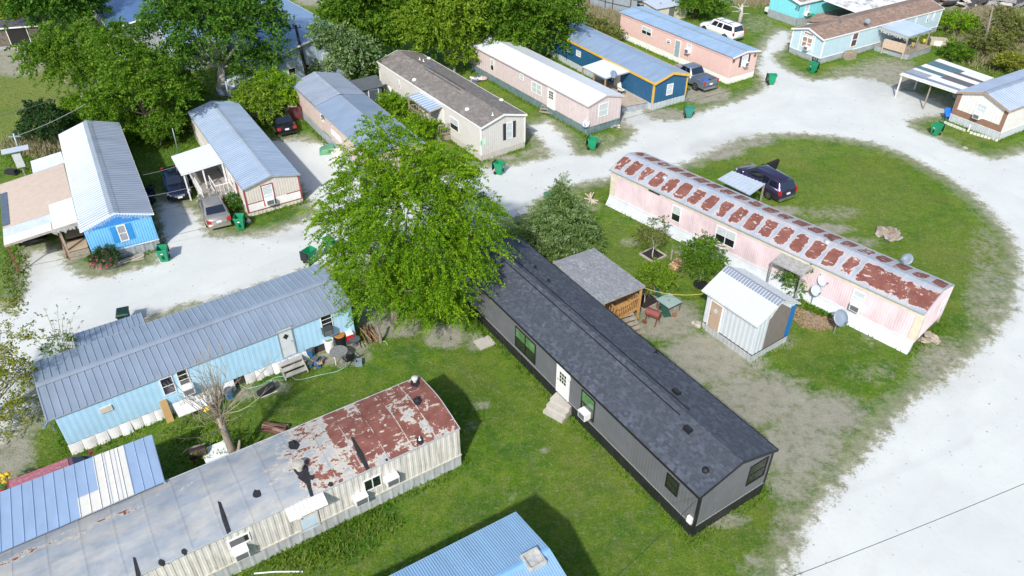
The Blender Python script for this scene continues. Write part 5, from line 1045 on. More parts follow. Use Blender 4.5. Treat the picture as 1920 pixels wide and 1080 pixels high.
    bm=bmesh.new(); bm.from_mesh(me); bmesh.ops.recalc_face_normals(bm,faces=bm.faces); bmesh.ops.bevel(bm,geom=[e for e in bm.edges if len(e.link_faces)==2 and e.calc_face_angle(0)>.5],offset=.035,segments=2,affect='EDGES',clamp_overlap=True); bm.to_mesh(me); bm.free(); me.polygons.foreach_set('use_smooth',[True]*len(me.polygons))
    if roofm:
        MB().hull8([(xw1-.1,-wt*.85,h-.02),(xw1-.1,wt*.85,h-.02),(xr1+.1,wt*.85,h-.03),(xr1+.1,-wt*.85,h-.03)],[(xw1-.1,-wt*.8,h+.02),(xw1-.1,wt*.8,h+.02),(xr1+.1,wt*.8,h+.01),(xr1+.1,-wt*.8,h+.01)]).build('roof',roofm,t)
    V3=[Vector(v) for v in vs[n0:]]
    def quad(i,a0,a1,b0,b1,nm,off=.014):
        f=Gf[i]; A,B_,C_,D_=[V3[j] for j in f]; P_=lambda a,bb:(A*(1-a)+B_*a)*(1-bb)+(D_*(1-a)+C_*a)*bb
        q=[P_(a0,b0),P_(a1,b0),P_(a1,b1),P_(a0,b1)]; n=(q[1]-q[0]).cross(q[3]-q[0]).normalized(); c=sum(q,Vector())/4
        if n.dot(c-Vector((0,0,b)))<0: n=-n
        MB().hull8([p+n*.002 for p in q],[p+n*off for p in q]).build(nm,CGL,t)
    quad(2,.06,.94,.06,.93,'windscreen'); quad(3,.06,.94,.1,.9,'rear_window')
    wins={'sedan':((.14,.5),(.53,.86)),'suv':((.1,.3),(.33,.52),(.56,.95)),'van':((.12,.36),(.39,.66),(.69,.95)),'truck':((.14,.55),(.58,.9))}[kind]
    for a0,a1 in wins: quad(0,a0,a1,.14,.9,'side_window'); quad(1,1-a1,1-a0,.14,.9,'side_window')
    for x in S['wb']:
        for sg in(1,-1):
            y=sg*(hw-.1); w_=MB().lathe([(S['wr']*.6,-.12),(S['wr'],-.11),(S['wr'],.11),(S['wr']*.6,.12)],20,(x,y,S['wr']),1).build('wheel',TYRE,t)
            MB().lathe([(S['wr']*.62,.0),(S['wr']*.6,sg*.115),(S['wr']*.25,sg*.1),(.05,sg*.125)],14,(x,y+sg*.01,S['wr']),1).build('rim',RIM,w_)
            MB().lathe([(S['wr']+.07,-.005),(S['wr']+.07,.012)],20,(x,sg*(hw*.985),S['wr']+.02),1).build('wheel_arch',UND,t)
    for sg in(1,-1):
        MB().hull8([(xf-.3,sg*hw*.62,b*.6),(xf-.02,sg*hw*.5,b*.6),(xf-.02,sg*hw*.72,b*.6),(xf-.3,sg*hw*.93,b*.6)],[(xf-.42,sg*hw*.62,b*.8),(xf-.1,sg*hw*.5,b*.76),(xf-.1,sg*hw*.74,b*.76),(xf-.42,sg*hw*.95,b*.82)]).build('headlight',HLM,t)
        hz=(b*.68,b*.9) if kind=='sedan' else (b*.72,b*1.02); y0,y1=sg*hw*.6,sg*hw*.93
        if kind!='sedan': y0=sg*hw*.78
        MB().box(xb-.03,xb+.18,min(y0,y1),max(y0,y1),hz[0],hz[1]).build('taillight',TLM,t)
        MB().box(xw0-.3,xw0-.15,min(sg*hw*.98,sg*(hw+.17)),max(sg*hw*.98,sg*(hw+.17)),b-.02,b+.13).build('wing_mirror',pm,t)
    MB().box(xb-.045,xb+.02,-.17,.17,b*.66,b*.66+.14).build('plate',PLT,t); MB().box(xf-.04,xf+.03,-.17,.17,b*.42,b*.42+.14).build('plate',PLT,t)
    MB().box(xf-.06,xf+.012,-hw*.4,hw*.4,b*.52,b*.7).build('radiator_grille',CH,t); mb=MB(); mb.box(xb-.07,xb+.12,-hw*.84,hw*.84,gz+.04,gz+.24); mb.build('rear_bumper',pm if kind=='sedan' else CH,t)
    if kind=='truck':
        mb=MB(); x0,x1=xb+.02,end-.01; mb.box(x0,x1,-hw*.97,hw*.97,.55,.75)
        for sg in(1,-1): mb.box(x0,x1,min(sg*hw,sg*(hw-.1)),max(sg*hw,sg*(hw-.1)),.5,b+.02)
        mb.box(x0,x0+.08,-hw+.11,hw-.11,.5,b+.02); mb.box(x1-.06,x1,-hw+.11,hw-.11,.76,b+.02); mb.build('cargo_bed',pm,t)
        MB().box(x0+.15,x1-.8,-hw+.15,hw-.15,.755,.77).build('bed_liner',UND,t)
    if kind=='suv' and not roofm:
        mb=MB(); 
        for sg in(1,-1): mb.bar((xw1-.3,sg*wt*.9,h+.05),(xr1+.2,sg*wt*.9,h+.04),.04)
        for x in(xw1-.9,xr1+.9): mb.bar((x,-wt*.9,h+.06),(x,wt*.9,h+.06),.05,.03)
        mb.build('roof_rack',GRILL,t)
    return t
def park(a_rear,head,back,**k): pass
def place(rear,heading,kind,front=False):
    g=G(*rear); L={'sedan':2.4,'suv':2.75,'van':2.55,'truck':2.9}[kind]; s_=-1 if front else 1
    return (g.x+s_*L*math.cos(heading),g.y+s_*L*math.sin(heading),0)
h_=R(117); car('parked_car','tan sedan seen from behind on the gravel beside the bright blue and beige homes','car',place((415,431),h_,'sedan'),h_,'sedan',paint('tan_car_paint',(.46,.43,.39),.25,.6))
h_=R(-64); car('parked_car','dark navy sedan facing the camera between the bright blue home and white porch','car',place((341,380),h_,'sedan',True),h_,'sedan',paint('navy_car_paint',(.008,.014,.04),.15,.3))
h_=R(117); car('parked_car','black sedan parked by the hedge behind the beige red-trimmed home','car',place((541,256),h_,'sedan'),h_,'sedan',paint('black_car_paint',(.012,.012,.015),.15,.3))
h_=hdg((1478,378),(1398,330)); v=car('parked_van','dark plum minivan with open far door on the island behind the pink home','minivan',place((1474,379),h_,'van'),h_,'van',paint('plum_car_paint',(.045,.035,.08),.15,.5))
MB().hull8([(.55,-.98,.95),(1.3,-.98,.95),(1.1,-1.75,1.0),(.5,-1.75,1.0)],[(.5,-.95,1.6),(.9,-.95,1.55),(.75,-1.9,1.75),(.5,-1.9,1.75)]).build('open_door',UND,v)
h_=R(123); car('parked_suv','large white sport utility vehicle with roof rack behind the salmon home','suv',place((1383,79),h_,'suv'),h_,'suv',paint('white_car_paint',(.8,.81,.82),.25,0))
h_=R(121); v=car('pickup_truck','grey pickup truck with open bed parked between the navy and salmon homes','pickup truck',place((1331,173),h_,'truck'),h_,'truck',paint('slate_truck_paint',(.17,.21,.27),.28,.3))
MB().hull8([(-2.2,-.5,.78),(-1.6,-.55,.78),(-1.5,.2,.78),(-2.1,.3,.78)],[(-2.1,-.4,1.0),(-1.7,-.4,1.02),(-1.6,.1,1.0),(-2.0,.2,1.0)]).build('cargo',P('blue_tarp',(.05,.12,.45),.5),v)
h_=R(33); gR=G(20,925,0); 
FR=P('faded_red_roof',(.35,.12,.15),.5,var=.2,sc_=1.4,stretch=(.3,7,1),streak=(.55,.5,.55),sa=.6)
car('parked_suv','faded red sport utility vehicle half hidden under the pale blue carport','suv',tuple(G(113,888,1.5).xy)+(0,),h_,'van',paint('red_car_paint',(.3,.025,.05),.35,.1),roofm=FR)
h_=R(119); car('parked_car','dark car in the shade under the tan carport','car',place((62,462),h_,'sedan'),h_,'sedan',MC['black_car_paint'])
# ================= BINS =================
GRN=P('green_bin_plastic',(.01,.25,.115),.4,var=.08); TEALB=P('teal_bin_plastic',(.03,.2,.17),.4,var=.08); NAVB=P('navy_bin_plastic',(.012,.02,.05),.45); BLKP=P('black_bin_lid',(.012,.013,.014),.5)
def make_bin(m,open_=True):
    t=thing('wheeled_bin','x','wheelie bin',(0,0,0),0,'wheeled rubbish bins put out around the park')
    mb=MB(); b0=[(-.24,-.25),(.24,-.25),(.24,.22),(-.24,.22)]; t0=[(-.33,-.4),(.33,-.4),(.33,.4),(-.33,.4)]; H=1.05
    ti=[(x*.91,y*.91) for x,y in t0]; 
    vs=[(x,y,.06) for x,y in b0]+[(x,y,H) for x,y in t0]+[(x,y,H) for x,y in ti]+[(x*.85,y*.85,.35) for x,y in b0]
    mb.add(vs,[(3,2,1,0)]+[(i,(i+1)%4,4+(i+1)%4,4+i) for i in range(4)]+[(4+i,4+(i+1)%4,8+(i+1)%4,8+i) for i in range(4)]+[(8+i,8+(i+1)%4,12+(i+1)%4,12+i) for i in range(4)]+[(12,13,14,15)])
    mb.hull8([(-.36,-.43,H-.1),(.36,-.43,H-.1),(.36,-.4,H-.1),(-.36,-.4,H-.1)],[(-.36,-.43,H),(.36,-.43,H),(.36,-.4,H),(-.36,-.4,H)]); mb.box(-.3,.3,.41,.52,H-.12,H-.08)
    mb.build('body',m,t)
    if open_: MB().hull8([(-.34,.5,.35),(.34,.5,.35),(.34,.54,.35),(-.34,.54,.35)],[(-.34,.47,H+.03),(.34,.47,H+.03),(.34,.52,H+.03),(-.34,.52,H+.03)]).build('lid',BLKP,t)
    else: MB().hull8([(-.36,-.44,H+.003),(.36,-.44,H+.003),(.36,.46,H+.003),(-.36,.46,H+.003)],[(-.3,-.36,H+.08),(.3,-.36,H+.08),(.3,.4,H+.08),(-.3,.4,H+.08)]).build('lid',m,t)
    for sx in(-.27,.27): MB().lathe([(.13,-.035),(.13,.035)],14,(sx,.3,.13),0).build('wheel',BLKP,t)
    MB().box(-.09,.07,-.4,-.375,.72,.77).build('label_sticker',PLT,t); MB().box(-.06,.04,-.375,-.3,.3,.55).build('catch_bar',BLKP,t)
    return t
protos={}
for px,py,ang,m,op,lab in ((310,488,15,GRN,1,'open green wheeled bin at the corner of the bright blue home'),(453,428,8,GRN,1,'open green wheeled bin next to the tan sedan'),(583,492,145,GRN,1,'open green wheeled bin with its dark lid toward the light blue home roof end'),(620,473,35,GRN,0,'green wheeled bin half hidden by the left side of the big shade tree'),
 (937,326,62,GRN,1,'green wheeled bin in front of the off-white home with dark shutters'),(1111,280,68,GRN,1,'green wheeled bin in front of the pale rose home'),(1291,220,75,TEALB,1,'faded teal wheeled bin in front of the navy home'),(1445,158,85,GRN,1,'green wheeled bin turned sideways past the corner of the salmon home'),
 (1522,136,-62,GRN,1,'green wheeled bin at the corner of the pale blue home'),(1752,253,-62,GRN,1,'green wheeled bin in front of the white and brown home'),(1521,45,20,GRN,0,'closed green wheeled bin against the turquoise home'),(239,610,20,P('dark_green_lid',(.008,.05,.03),.45),0,'dark green wheeled bin behind the grey ribbed lean-to roof'),(1030,388,10,TEALB,0,'teal green wheeled bin behind the conical evergreen'),(283,382,8,NAVB,1,'dark navy wheeled bin between the bright blue home and the navy sedan')):
    key=(m.name,op)
    if key not in protos: protos[key]=make_bin(m,op); b=protos[key]
    else: b=copy_tree(protos[key])
    b.location=G(px,py); b.rotation_euler=(0,0,R(ang)); b['label']=lab
# ================= DISHES =================
DG=P('dish_grey',(.2,.25,.31),.45,var=.06); DW=P('dish_pale',(.4,.46,.52),.4,var=.04)
def dish(label,px,py,z0,az,m,r=.38,mast=.6,tri=False,tilt=40,kind='pole'):
    """px,py: survey point of the mast foot at height z0"""
    g=G(px,py,z0); t=thing('satellite_dish',label,'satellite dish',g,R(az),None); H=mast
    mb=MB(); mb.tube([(0,0,-.05),(0,0,H)],.03,8); mb.build('mast',DG,t)
    if tri:
        mb=MB()
        for a in(0,120,240): mb.tube([(0,0,H*.6),(.75*math.cos(R(a)),.75*math.sin(R(a)),.05)],.018,5)
        mb.build('tripod_leg',DW,t)
    n=18; M=Matrix.Translation((.08,0,H+.1))@Matrix.Rotation(R(90-tilt),4,'Y'); vs=[];fs=[]
    for th in(0,.012):
        vs.append(M@Vector((0,0,-.0-th)))
        for ring in(.5,1):
            for k in range(n): a=2*math.pi*k/n; vs.append(M@Vector((r*ring*math.cos(a),r*ring*.92*math.sin(a),.09*ring*ring*(r/.38)-th)))
    h_=1+2*n
    for b,fl in((0,0),(h_,1)):
        for k in range(n):
            f=[(b,b+1+k,b+1+(k+1)%n),(b+1+k,b+1+n+k,b+1+n+(k+1)%n,b+1+(k+1)%n)]; fs+=[tuple(reversed(q)) if fl else q for q in f]
    fs+=[(1+n+k,h_+1+n+k,h_+1+n+(k+1)%n,1+n+(k+1)%n) for k in range(n)]
    MB().add(vs,fs).build('reflector',m,t,True)
    e=M@Vector((r*.55,0,r*1.25)); mb=MB(); mb.tube([M@Vector((r*.95,0,.05)),e],.015,5); mb.lathe([(.04,-.05),(.045,.05)],8,tuple(e)); mb.build('receiver_arm',DG,t); return t
dish('grey satellite dish at the edge of the white navy-home porch roof',1148,150,2.3,-60,DG,.4,.45)
dish('grey satellite dish on a short pole in front of the pale rose home',1098,252,0,-110,DW,.4,1.0)
dish('large grey satellite dish on a wide pole in the yard by the pink home',1563,625,0,-75,DG,.52,1.15)
dish('pale round satellite dish above the pink home vines, the upper of two',1528,568,0,-80,DW,.42,1.75)
dish('pale satellite dish just below its twin beside the pink home vines',1519,574,0,-80,DW,.38,1.2)
dish('pale blue satellite dish standing behind the rust striped roof',1698,497,2.85,-140,DG,.38,.35)
dish('grey satellite dish by the corner of the white and brown home under the striped carport',1786,205,0,-130,DG,.45,1.4)
dish('small metal antenna dish on the brown shingle roof',1625,48,2.95,-120,DG,.3,.4)
dish('blue-grey satellite dish on a bracket at the left end of the light blue home',102,806,1.4,-170,P('dish_blue',(.2,.35,.5),.4),.42,.45)
# ================= YARD THINGS =================
def W_(px,py,z=0): return G(px,py,z)
def simple(name,label,cat,px,py,parts,rz=0,z=0,group=None):
    t=thing(name,label,cat,G(px,py,z),R(rz),group)
    for nm,mat,fn in parts:
        mb=MB(); fn(mb); mb.build(nm,mat,t)
    return t
BLU=P('cooler_blue',(.03,.13,.28),.4); DGY=P('dark_grey_plastic',(.08,.09,.1),.5); RST=P('rusty_iron',(.16,.05,.03),.75,var=.35,sc_=6); CLOTH=P('black_mesh_fabric',(.012,.012,.014),.8)
STEEL=P('dull_steel',(.2,.21,.22),.5,.4); WPL=P('white_plastic',(.75,.76,.74),.4,var=.05); WATER=P('murky_water',(.2,.19,.05),.1)
simple('plastic_drum','white plastic drum full of murky water by the light blue home','drum',620,657,[('barrel',WPL,lambda m:m.lathe([(.27,0),(.29,.1),(.29,.8),(.26,.86),(.24,.86),(.24,.7)],18,cap=False)),('water',WATER,lambda m:m.lathe([(.24,.74),(.0,.745)],18,cap=False))])
simple('fire_barrel','black round smoker with rust-orange lid against the light blue home','smoker',640,648,[('barrel',BLK,lambda m:m.lathe([(.3,0),(.32,.7),(.32,.82)],18)),('lid',P('orange_rust_lid',(.38,.15,.03),.6,var=.2),lambda m:m.lathe([(.33,.83),(.3,.88),(.0,.9)],18))])
simple('water_cooler','red drink cooler with white lid beside the rust-orange lidded smoker','cooler',657,642,[('body',P('cooler_red',(.6,.02,.03),.35),lambda m:m.box(-.22,.22,-.16,.16,.3,.68)),('lid',WPL,lambda m:m.hull8([(-.23,-.17,.683),(.23,-.17,.683),(.23,.17,.683),(-.23,.17,.683)],[(-.2,-.14,.8),(.2,-.14,.8),(.2,.14,.8),(-.2,.14,.8)])),('stand',DGY,lambda m:m.box(-.2,.2,-.15,.15,0,.29))],30)
simple('side_table','small round black table in the corner clutter right of the red cooler','table',667,646,[('table_top',DGY,lambda m:m.lathe([(.3,.42),(.32,.45),(.0,.46)],16)),('leg',DGY,lambda m:m.lathe([(.2,0),(.05,.05),(.05,.42)],10))])
def legs4(m,r,h,th=.03):
    for a in(45,135,225,315): m.box(r*math.cos(R(a))-th/2,r*math.cos(R(a))+th/2,r*math.sin(R(a))-th/2,r*math.sin(R(a))+th/2,0,h)
def rtab(px,py,label):
    t=thing('patio_table',label,'patio table',G(px,py),R(20)); MB().lathe([(.5,.68),(.52,.7),(.52,.72),(.0,.725)],24).build('table_top',P('speckled_glass',(.2,.2,.2),.25,var=.5,sc_=14),t)
    for a in(45,135,225,315): MB().box(.42*math.cos(R(a))-.02,.42*math.cos(R(a))+.02,.42*math.sin(R(a))-.02,.42*math.sin(R(a))+.02,0,.68).build('leg',CRM,t)
rtab(638,676,'round speckled patio table among the clutter by the light blue home')
def chair(px,py,rz,label,m,z=0,fm=None):
    t=thing('patio_chair',label,'chair',G(px,py,z),R(rz)); MB().box(-.26,.26,-.25,.25,.4,.44).build('seat',m,t); MB().hull8([(-.26,.22,.44),(.26,.22,.44),(.26,.27,.44),(-.26,.27,.44)],[(-.24,.4,1.0),(.24,.4,1.0),(.24,.44,1.0),(-.24,.44,1.0)]).build('backrest',m,t)
    for x in(-.24,.24):
        for y in(-.23,.23): MB().box(x-.018,x+.018,y-.018,y+.018,0,.4).build('leg',fm or STEEL,t)
        MB().box(x-.02,x+.02,-.25,.3,.6,.63).build('armrest',fm or STEEL,t)
chair(655,682,-140,'black mesh patio chair at the speckled round table',CLOTH); chair(1165,176,40,'cream padded chair on the navy home porch deck',CRM,.62,BLK)
simple('garbage_bin','blue tub with grey lid standing by the wooden steps of the light blue home','tub',583,668,[('tub',BLU,lambda m:m.lathe([(.24,0),(.29,.6)],6)),('lid',DGY,lambda m:m.lathe([(.31,.605),(.28,.68),(.0,.69)],6))],10)
simple('recycling_tub','blue tub with grey lid near the bare pollarded tree','tub',432,744,[('tub',BLU,lambda m:m.lathe([(.22,0),(.27,.5)],6)),('lid',DGY,lambda m:m.lathe([(.29,.505),(.26,.57),(.0,.58)],6))],25)
q=random.Random(12)
def heap(name,label,cat,px,py,r,n,mats,h=.3,z=0,size=(.1,.3),group=None,flat=.5,rz=0,ry=None):
    t=thing(name,label,cat,G(px,py,z),R(rz),group); ry=ry or r
    bs={}
    for i in range(n):
        k=i%len(mats); mb=bs.setdefault(k,MB()); a=q.uniform(0,6.28); d=q.random()**.75; x=math.cos(a)*d*r; y=math.sin(a)*d*ry; zz=h*(1-d)*q.uniform(.2,1); s=q.uniform(*size)
        M=Matrix.Translation((x,y,zz+s*.2))@Matrix.Rotation(q.uniform(0,6),4,'Z')@Matrix.Rotation(q.uniform(-.6,.6),4,'X')
        b=[M@Vector((i*s*q.uniform(.7,1),j*s*q.uniform(.5,.9),k_*s*flat*.5)) for k_ in(-1,1) for i,j in((-1,-1),(1,-1),(1,1),(-1,1))]; mb.hull8(b[:4],b[4:])
    for k,mb in bs.items(): mb.build('piece' if len(mats)<3 else 'item',mats[k],t)
    return t
heap('clutter_pile','camouflage cloth and tangled blue folding frames heaped beside the light blue home steps','clutter',594,682,.45,26,[P('camo_cloth',(.2,.22,.14),.9,var=.6,sc_=10),BLU,DGY,P('peach_plastic',(.5,.3,.22),.5)],.5,size=(.06,.2))
heap('clutter_pile','red, white and dark scattered household clutter under the navy-screened window','clutter',395,742,.6,24,[P('cloth_red',(.5,.03,.05),.6),DGY,WPL,GRN,BLU],.35,size=(.06,.17))
simple('plastic_crate','empty grey open crate lying on the lawn by the light blue home','crate',673,683,[('frame',P('crate_grey',(.2,.27,.3),.5),lambda m:[m.box(-.2,.2,-.2,-.15,0,.3),m.box(-.2,.2,.15,.2,0,.3),m.box(-.2,-.15,-.15,.15,0,.3),m.box(.15,.2,-.15,.15,0,.3),m.box(-.15,.15,-.02,.02,.1,.2)])],10)
simple('black_box','black storage tote with white labels beside the skirting of the light blue home','tote',497,696,[('tote',BLKP,lambda m:m.hull8([(-.28,-.2,0),(.28,-.2,0),(.28,.2,0),(-.28,.2,0)],[(-.34,-.25,.5),(.34,-.25,.5),(.34,.25,.5),(-.34,.25,.5)])),('lid',DGY,lambda m:m.box(-.36,.36,-.27,.27,.503,.56)),('label_sticker',WPL,lambda m:m.box(-.18,.12,-.262,-.24,.2,.4))],32)
simple('lounge_cushion','black collapsed folding seat lying on the grass by the light blue home','folding chair',500,735,[('seat',CLOTH,lambda m:m.hull8([(-.5,-.22,.05),(.1,-.25,.05),(.1,.25,.05),(-.5,.22,.05)],[(-.48,-.2,.16),(.1,-.24,.3),(.1,.24,.3),(-.48,.2,.16)])),('backrest',CLOTH,lambda m:m.hull8([(.1,-.25,.1),(.45,-.25,.2),(.45,.25,.2),(.1,.25,.1)],[(.1,-.24,.3),(.5,-.25,.38),(.5,.25,.38),(.1,.24,.3)])),('frame',WPL,lambda m:m.bar((-.4,-.3,.04),(.5,-.3,.04),.03))],35)
simple('white_table','long white folding table on the grass below the blue home skirting','folding table',373,778,[('table_top',P('white_table_top',(.78,.8,.8),.4,var=.03),lambda m:m.box(-.95,.95,-.38,.38,.68,.73)),('leg',STEEL,lambda m:[m.box(x-.02,x+.02,y-.02,y+.02,0,.68) for x in(-.75,.75) for y in(-.3,.3)])],33)
o=simple('yellow_cloth','crumpled yellow cloth on the end of the white folding table','cloth',386,767,[],10,z=.735)
mb=MB(); [mb.lathe([(.02,-.0),(.11,.02),(.06,.08),(.01,.09)],7,(q.uniform(-.16,.16),q.uniform(-.1,.1),0)) for _ in range(8)]; mb.build('fold',P('yellow_fabric',(.8,.5,.01),.7),o)
simple('plywood_plank','tan plank leaning against the white skirting of the light blue home','plank',318,785,[('board',P('tan_plywood',(.4,.26,.1),.7,var=.1),lambda m:m.hull8([(-.18,-.3,0),(.18,-.3,0),(.18,-.26,0),(-.18,-.26,0)],[(-.18,.3,1.1),(.18,.3,1.1),(.18,.34,1.1),(-.18,.34,1.1)]))],33)
simple('white_board','white sheet of board propped between the bare tree and the streaked cream home','board',415,866,[('board',MC['white_table_top'],lambda m:m.box(-.7,.7,-.5,.5,.8,.85)),('leg',STEEL,lambda m:[m.box(x-.03,x+.03,y-.03,y+.03,0,.8) for x in(-.6,.6) for y in(-.4,.4)])],33)
def smoker(name,label,px,py,rz,m,L=.9,r=.26,H=.75,wheels=True):
    t=thing(name,label,'barrel grill',G(px,py),R(rz)); MB().lathe([(r*.9,-L/2),(r,-L/2+.04),(r,L/2-.04),(r*.9,L/2)],16,(0,0,H),0).build('barrel',m,t)
    for x in(-L*.38,L*.38):
        for y in(-.24,.24): MB().bar((x,y*.6,H-r*.6),(x,y*1.25,0),.05).build('leg',RST,t)
    MB().box(-L*.4,L*.4,r-.02,r+.22,H-.04,H).build('shelf',WOOD,t); MB().lathe([(.05,H+r*.8),(.05,H+r+.55)],8,(L*.3,0,0)).build('chimney',m,t)
    if wheels: MB().lathe([(.16,-.02),(.16,.02)],14,(-L*.38,-.35,.16),1).build('wheel',RST,t)
smoker('barrel_smoker','rusty red barrel smoker on legs in the yard behind the charcoal home',1222,605,-35,P('rust_red_barrel',(.2,.06,.05),.6,var=.25))
smoker('barrel_smoker','dark brown barrel smoker in the shade near the bare tree',380,872,25,P('dark_brown_barrel',(.04,.02,.022),.5,var=.25),.85,.28,.95,False)
t=thing('glass_table','square glass patio table with umbrella hole in the yard near the small shed','patio table',G(1252,580),R(35))
MB().hull8([(-.55,-.55,.68),(.55,-.55,.68),(.55,.55,.68),(-.55,.55,.68)],[(-.58,-.58,.7),(.58,-.58,.7),(.58,.58,.7),(-.58,.58,.7)]).build('table_top',P('frosted_glass',(.3,.4,.38),.15,var=.08),t); MB().lathe([(.03,.7),(.03,.76)],8).build('umbrella_ring',DGY,t)
for x in(-.5,.5):
    for y in(-.5,.5): MB().box(x-.02,x+.02,y-.02,y+.02,0,.68).build('leg',DGY,t)
simple('green_mat','dark green tarp spread on the ground under the glass patio table','tarp',1240,566,[('sheet',P('dark_green_tarp',(.02,.09,.06),.6,var=.25),lambda m:m.hull8([(-.1,-1.6,.0),(.4,-1.5,.0),(.0,1.5,.0),(-.5,1.4,.0)],[(-.1,-1.6,.03),(.4,-1.5,.02),(.0,1.5,.03),(-.5,1.4,.02)]))],0)
def bed(px,py,rz,label,a=.62,b=.62,m=WOOD):
    t=thing('planter_bed',label,'planter',G(px,py),R(rz)); mb=MB()
    for y in(-b,b): mb.box(-a-.05,a+.05,y-.05,y+.05,0,.12)
    for x in(-a,a): mb.box(x-.05,x+.05,-b+.05,b-.05,0,.118)
    mb.build('edging',m,t); mb=MB(); mb.box(-a+.05,a-.05,-b+.05,b-.05,0,.07); mb.build('mulch',P('black_mulch',(.022,.016,.014),.95,var=.5,sc_=20),t)
bed(1224,479,38,'square mulch bed edged with timber around the pink-tipped young tree',m=P('pale_concrete_edge',(.4,.37,.33),.9)); bed(1211,566,38,'timber edged black mulch bed between the smoker and the porch',.75,.6,WOOD)
SPL=[P('split_wood_orange',(.42,.23,.12),.8,var=.3),P('split_wood_pale',(.5,.36,.25),.8,var=.3),P('split_wood_brown',(.25,.15,.1),.8,var=.3)]
def logs(label,px,py,rz,n,L,r,w,h,mats,name='log_pile'):
    t=thing(name,label,'log pile',G(px,py),R(rz)); q=random.Random(px)
    for i in range(n):
        y=q.uniform(-w/2,w/2); z=r+h*q.random()*(1-abs(y)/w*1.6); x=q.uniform(-.1,.1); a=q.uniform(-.2,.2)
        MB().tube([(x-L/2,y-a*L/2,max(z,r)),(x+L/2,y+a*L/2,max(z,r)+q.uniform(0,.05))],r*q.uniform(.7,1.1),6).build('log',mats[i%len(mats)],t)
    return t
logs('pile of orange split firewood in the yard by the round leafy tree',1268,503,-50,64,.5,.075,1.9,.6,SPL)
MB_=simple('marker_post','short grey wooden post standing behind the split firewood pile','post',1258,487,[('post',WOOD,lambda m:m.lathe([(.07,0),(.07,.75),(.05,.8)],8))]); simple('marker_post','grey wooden post right beside the split firewood pile','post',1279,512,[('post',WOOD,lambda m:m.lathe([(.06,0),(.06,.85)],8))])
logs('weathered planks and log stack on the grass beside the streaked cream home roof',515,806,-12,12,1.3,.075,.5,.35,[P('grey_brown_log',(.23,.16,.12),.85,var=.3),P('dark_log',(.12,.05,.04),.85,var=.3)])
logs('fan of brown planks at the right corner of the light blue home',686,632,-60,16,1.7,.035,1.2,.3,[P('plank_brown',(.3,.19,.1),.8,var=.2),P('plank_dark',(.17,.1,.06),.8,var=.2)],'plank_pile')
heap('brush_pile','pile of grey slabs and broken wood on the round lawn','rubble pile',1665,441,.75,44,[P('grey_slab',(.34,.32,.29),.85,var=.3),P('brown_slab',(.3,.23,.17),.85,var=.3)],.45,size=(.15,.42),flat=.3)
heap('rubble_pile','broken concrete blocks and boards under the end of the pink home','rubble pile',1738,634,.55,16,[P('block_tan',(.4,.35,.28),.9,var=.25),WOOD],.3,size=(.1,.26))

t=thing('branch_pile','pale crossed branches lying on the grass left of the pink home','branches',G(1108,376),0); mb=MB()
for k in range(9): a=q.uniform(0,3.1); r_=q.uniform(.3,.75); mb.tube([(-r_*math.cos(a),-r_*math.sin(a),.06),(r_*math.cos(a),r_*math.sin(a),.06+q.uniform(.05,.35))],.045,6)
mb.build('branch',P('bleached_wood',(.5,.43,.33),.85),t)
simple('tree_stump','thin cut trunk beside the garden hose under the shade tree','stump',714,642,[('trunk',BARK,lambda m:m.tube([(0,0,-.1),(.02,0,.6),(-.12,.05,1.25)],[.12,.09,.08],8))])
simple('fire_pit','round dark fire pit on legs at the left corner of the small white shed','fire pit',1312,545,[('bowl',BLK,lambda m:m.lathe([(.15,.35),(.45,.5),(.5,.55),(.44,.55),(.3,.48),(0,.46)],18,cap=False)),('leg',RST,lambda m:[m.box(.35*math.cos(a)-.02,.35*math.cos(a)+.02,.35*math.sin(a)-.02,.35*math.sin(a)+.02,0,.48) for a in(.5,2.1,3.7,5.2)])])
simple('clay_pot','small broken clay pot on the worn yard grass','flower pot',1264,593,[('pot',P('terracotta',(.3,.13,.07),.8),lambda m:m.lathe([(.1,0),(.16,.18),(.13,.18)],10))]); heap('rock','two pale rocks at the left foot of the small white shed','rocks',1308,609,.25,4,[P('pale_rock',(.45,.42,.36),.9,var=.15)],.1,size=(.13,.24),flat=.8)
# vines and mulch by the pink home
t=tree('climbing_vine','dense green vine climbing under the board awning of the pink home','vine',(1497,552),[(1490,528,20),(1500,545,18),(1475,515,14),(1522,500,12),(1540,535,12)],'dark',150,26,.13,BARK,.03,seed=70,l0=.4,rad=.22,dy=.25)
for i,(px,py) in enumerate(((1512,578),(1525,582),(1536,588),(1546,586),(1556,592),(1502,572))):
    g=G(px,py); t=thing('lily_clump',['leafy lily clump nearest the vine','second leafy lily clump along the pink home mulch','third leafy lily clump along the pink home mulch','fourth leafy lily clump, behind the grey dish','lily clump nearest the grey yard dish','small lily clump tucked at the foot of the vine'][i],'plant',(g.x,g.y,0),0,'lily clumps along the pink home'); r=np.random.RandomState(i); K=1
    a=r.rand(60)*6.28; d=np.stack([np.cos(a)*.7,np.sin(a)*.7,1+0*a],1); C=np.zeros((60,3)); C[:,:2]=r.randn(60,2)*.12
    V_,F_,tn=sprays(C,unit(d),np.full(60,.55),np.full(60,.05),7,.16,.3,.5,i); npmesh('leaves',V_,F_,LV['mid'],t,tn)
blades('mulch_litter',2500,(16,24,32,42),.05,P('brown_mulch',(.3,.19,.12),.9,var=.4,sc_=10),lambda x,y,px,py,r:(((px-1535)/50)**2+((py-592)/28)**2<1),9,w=.06,lean=2)
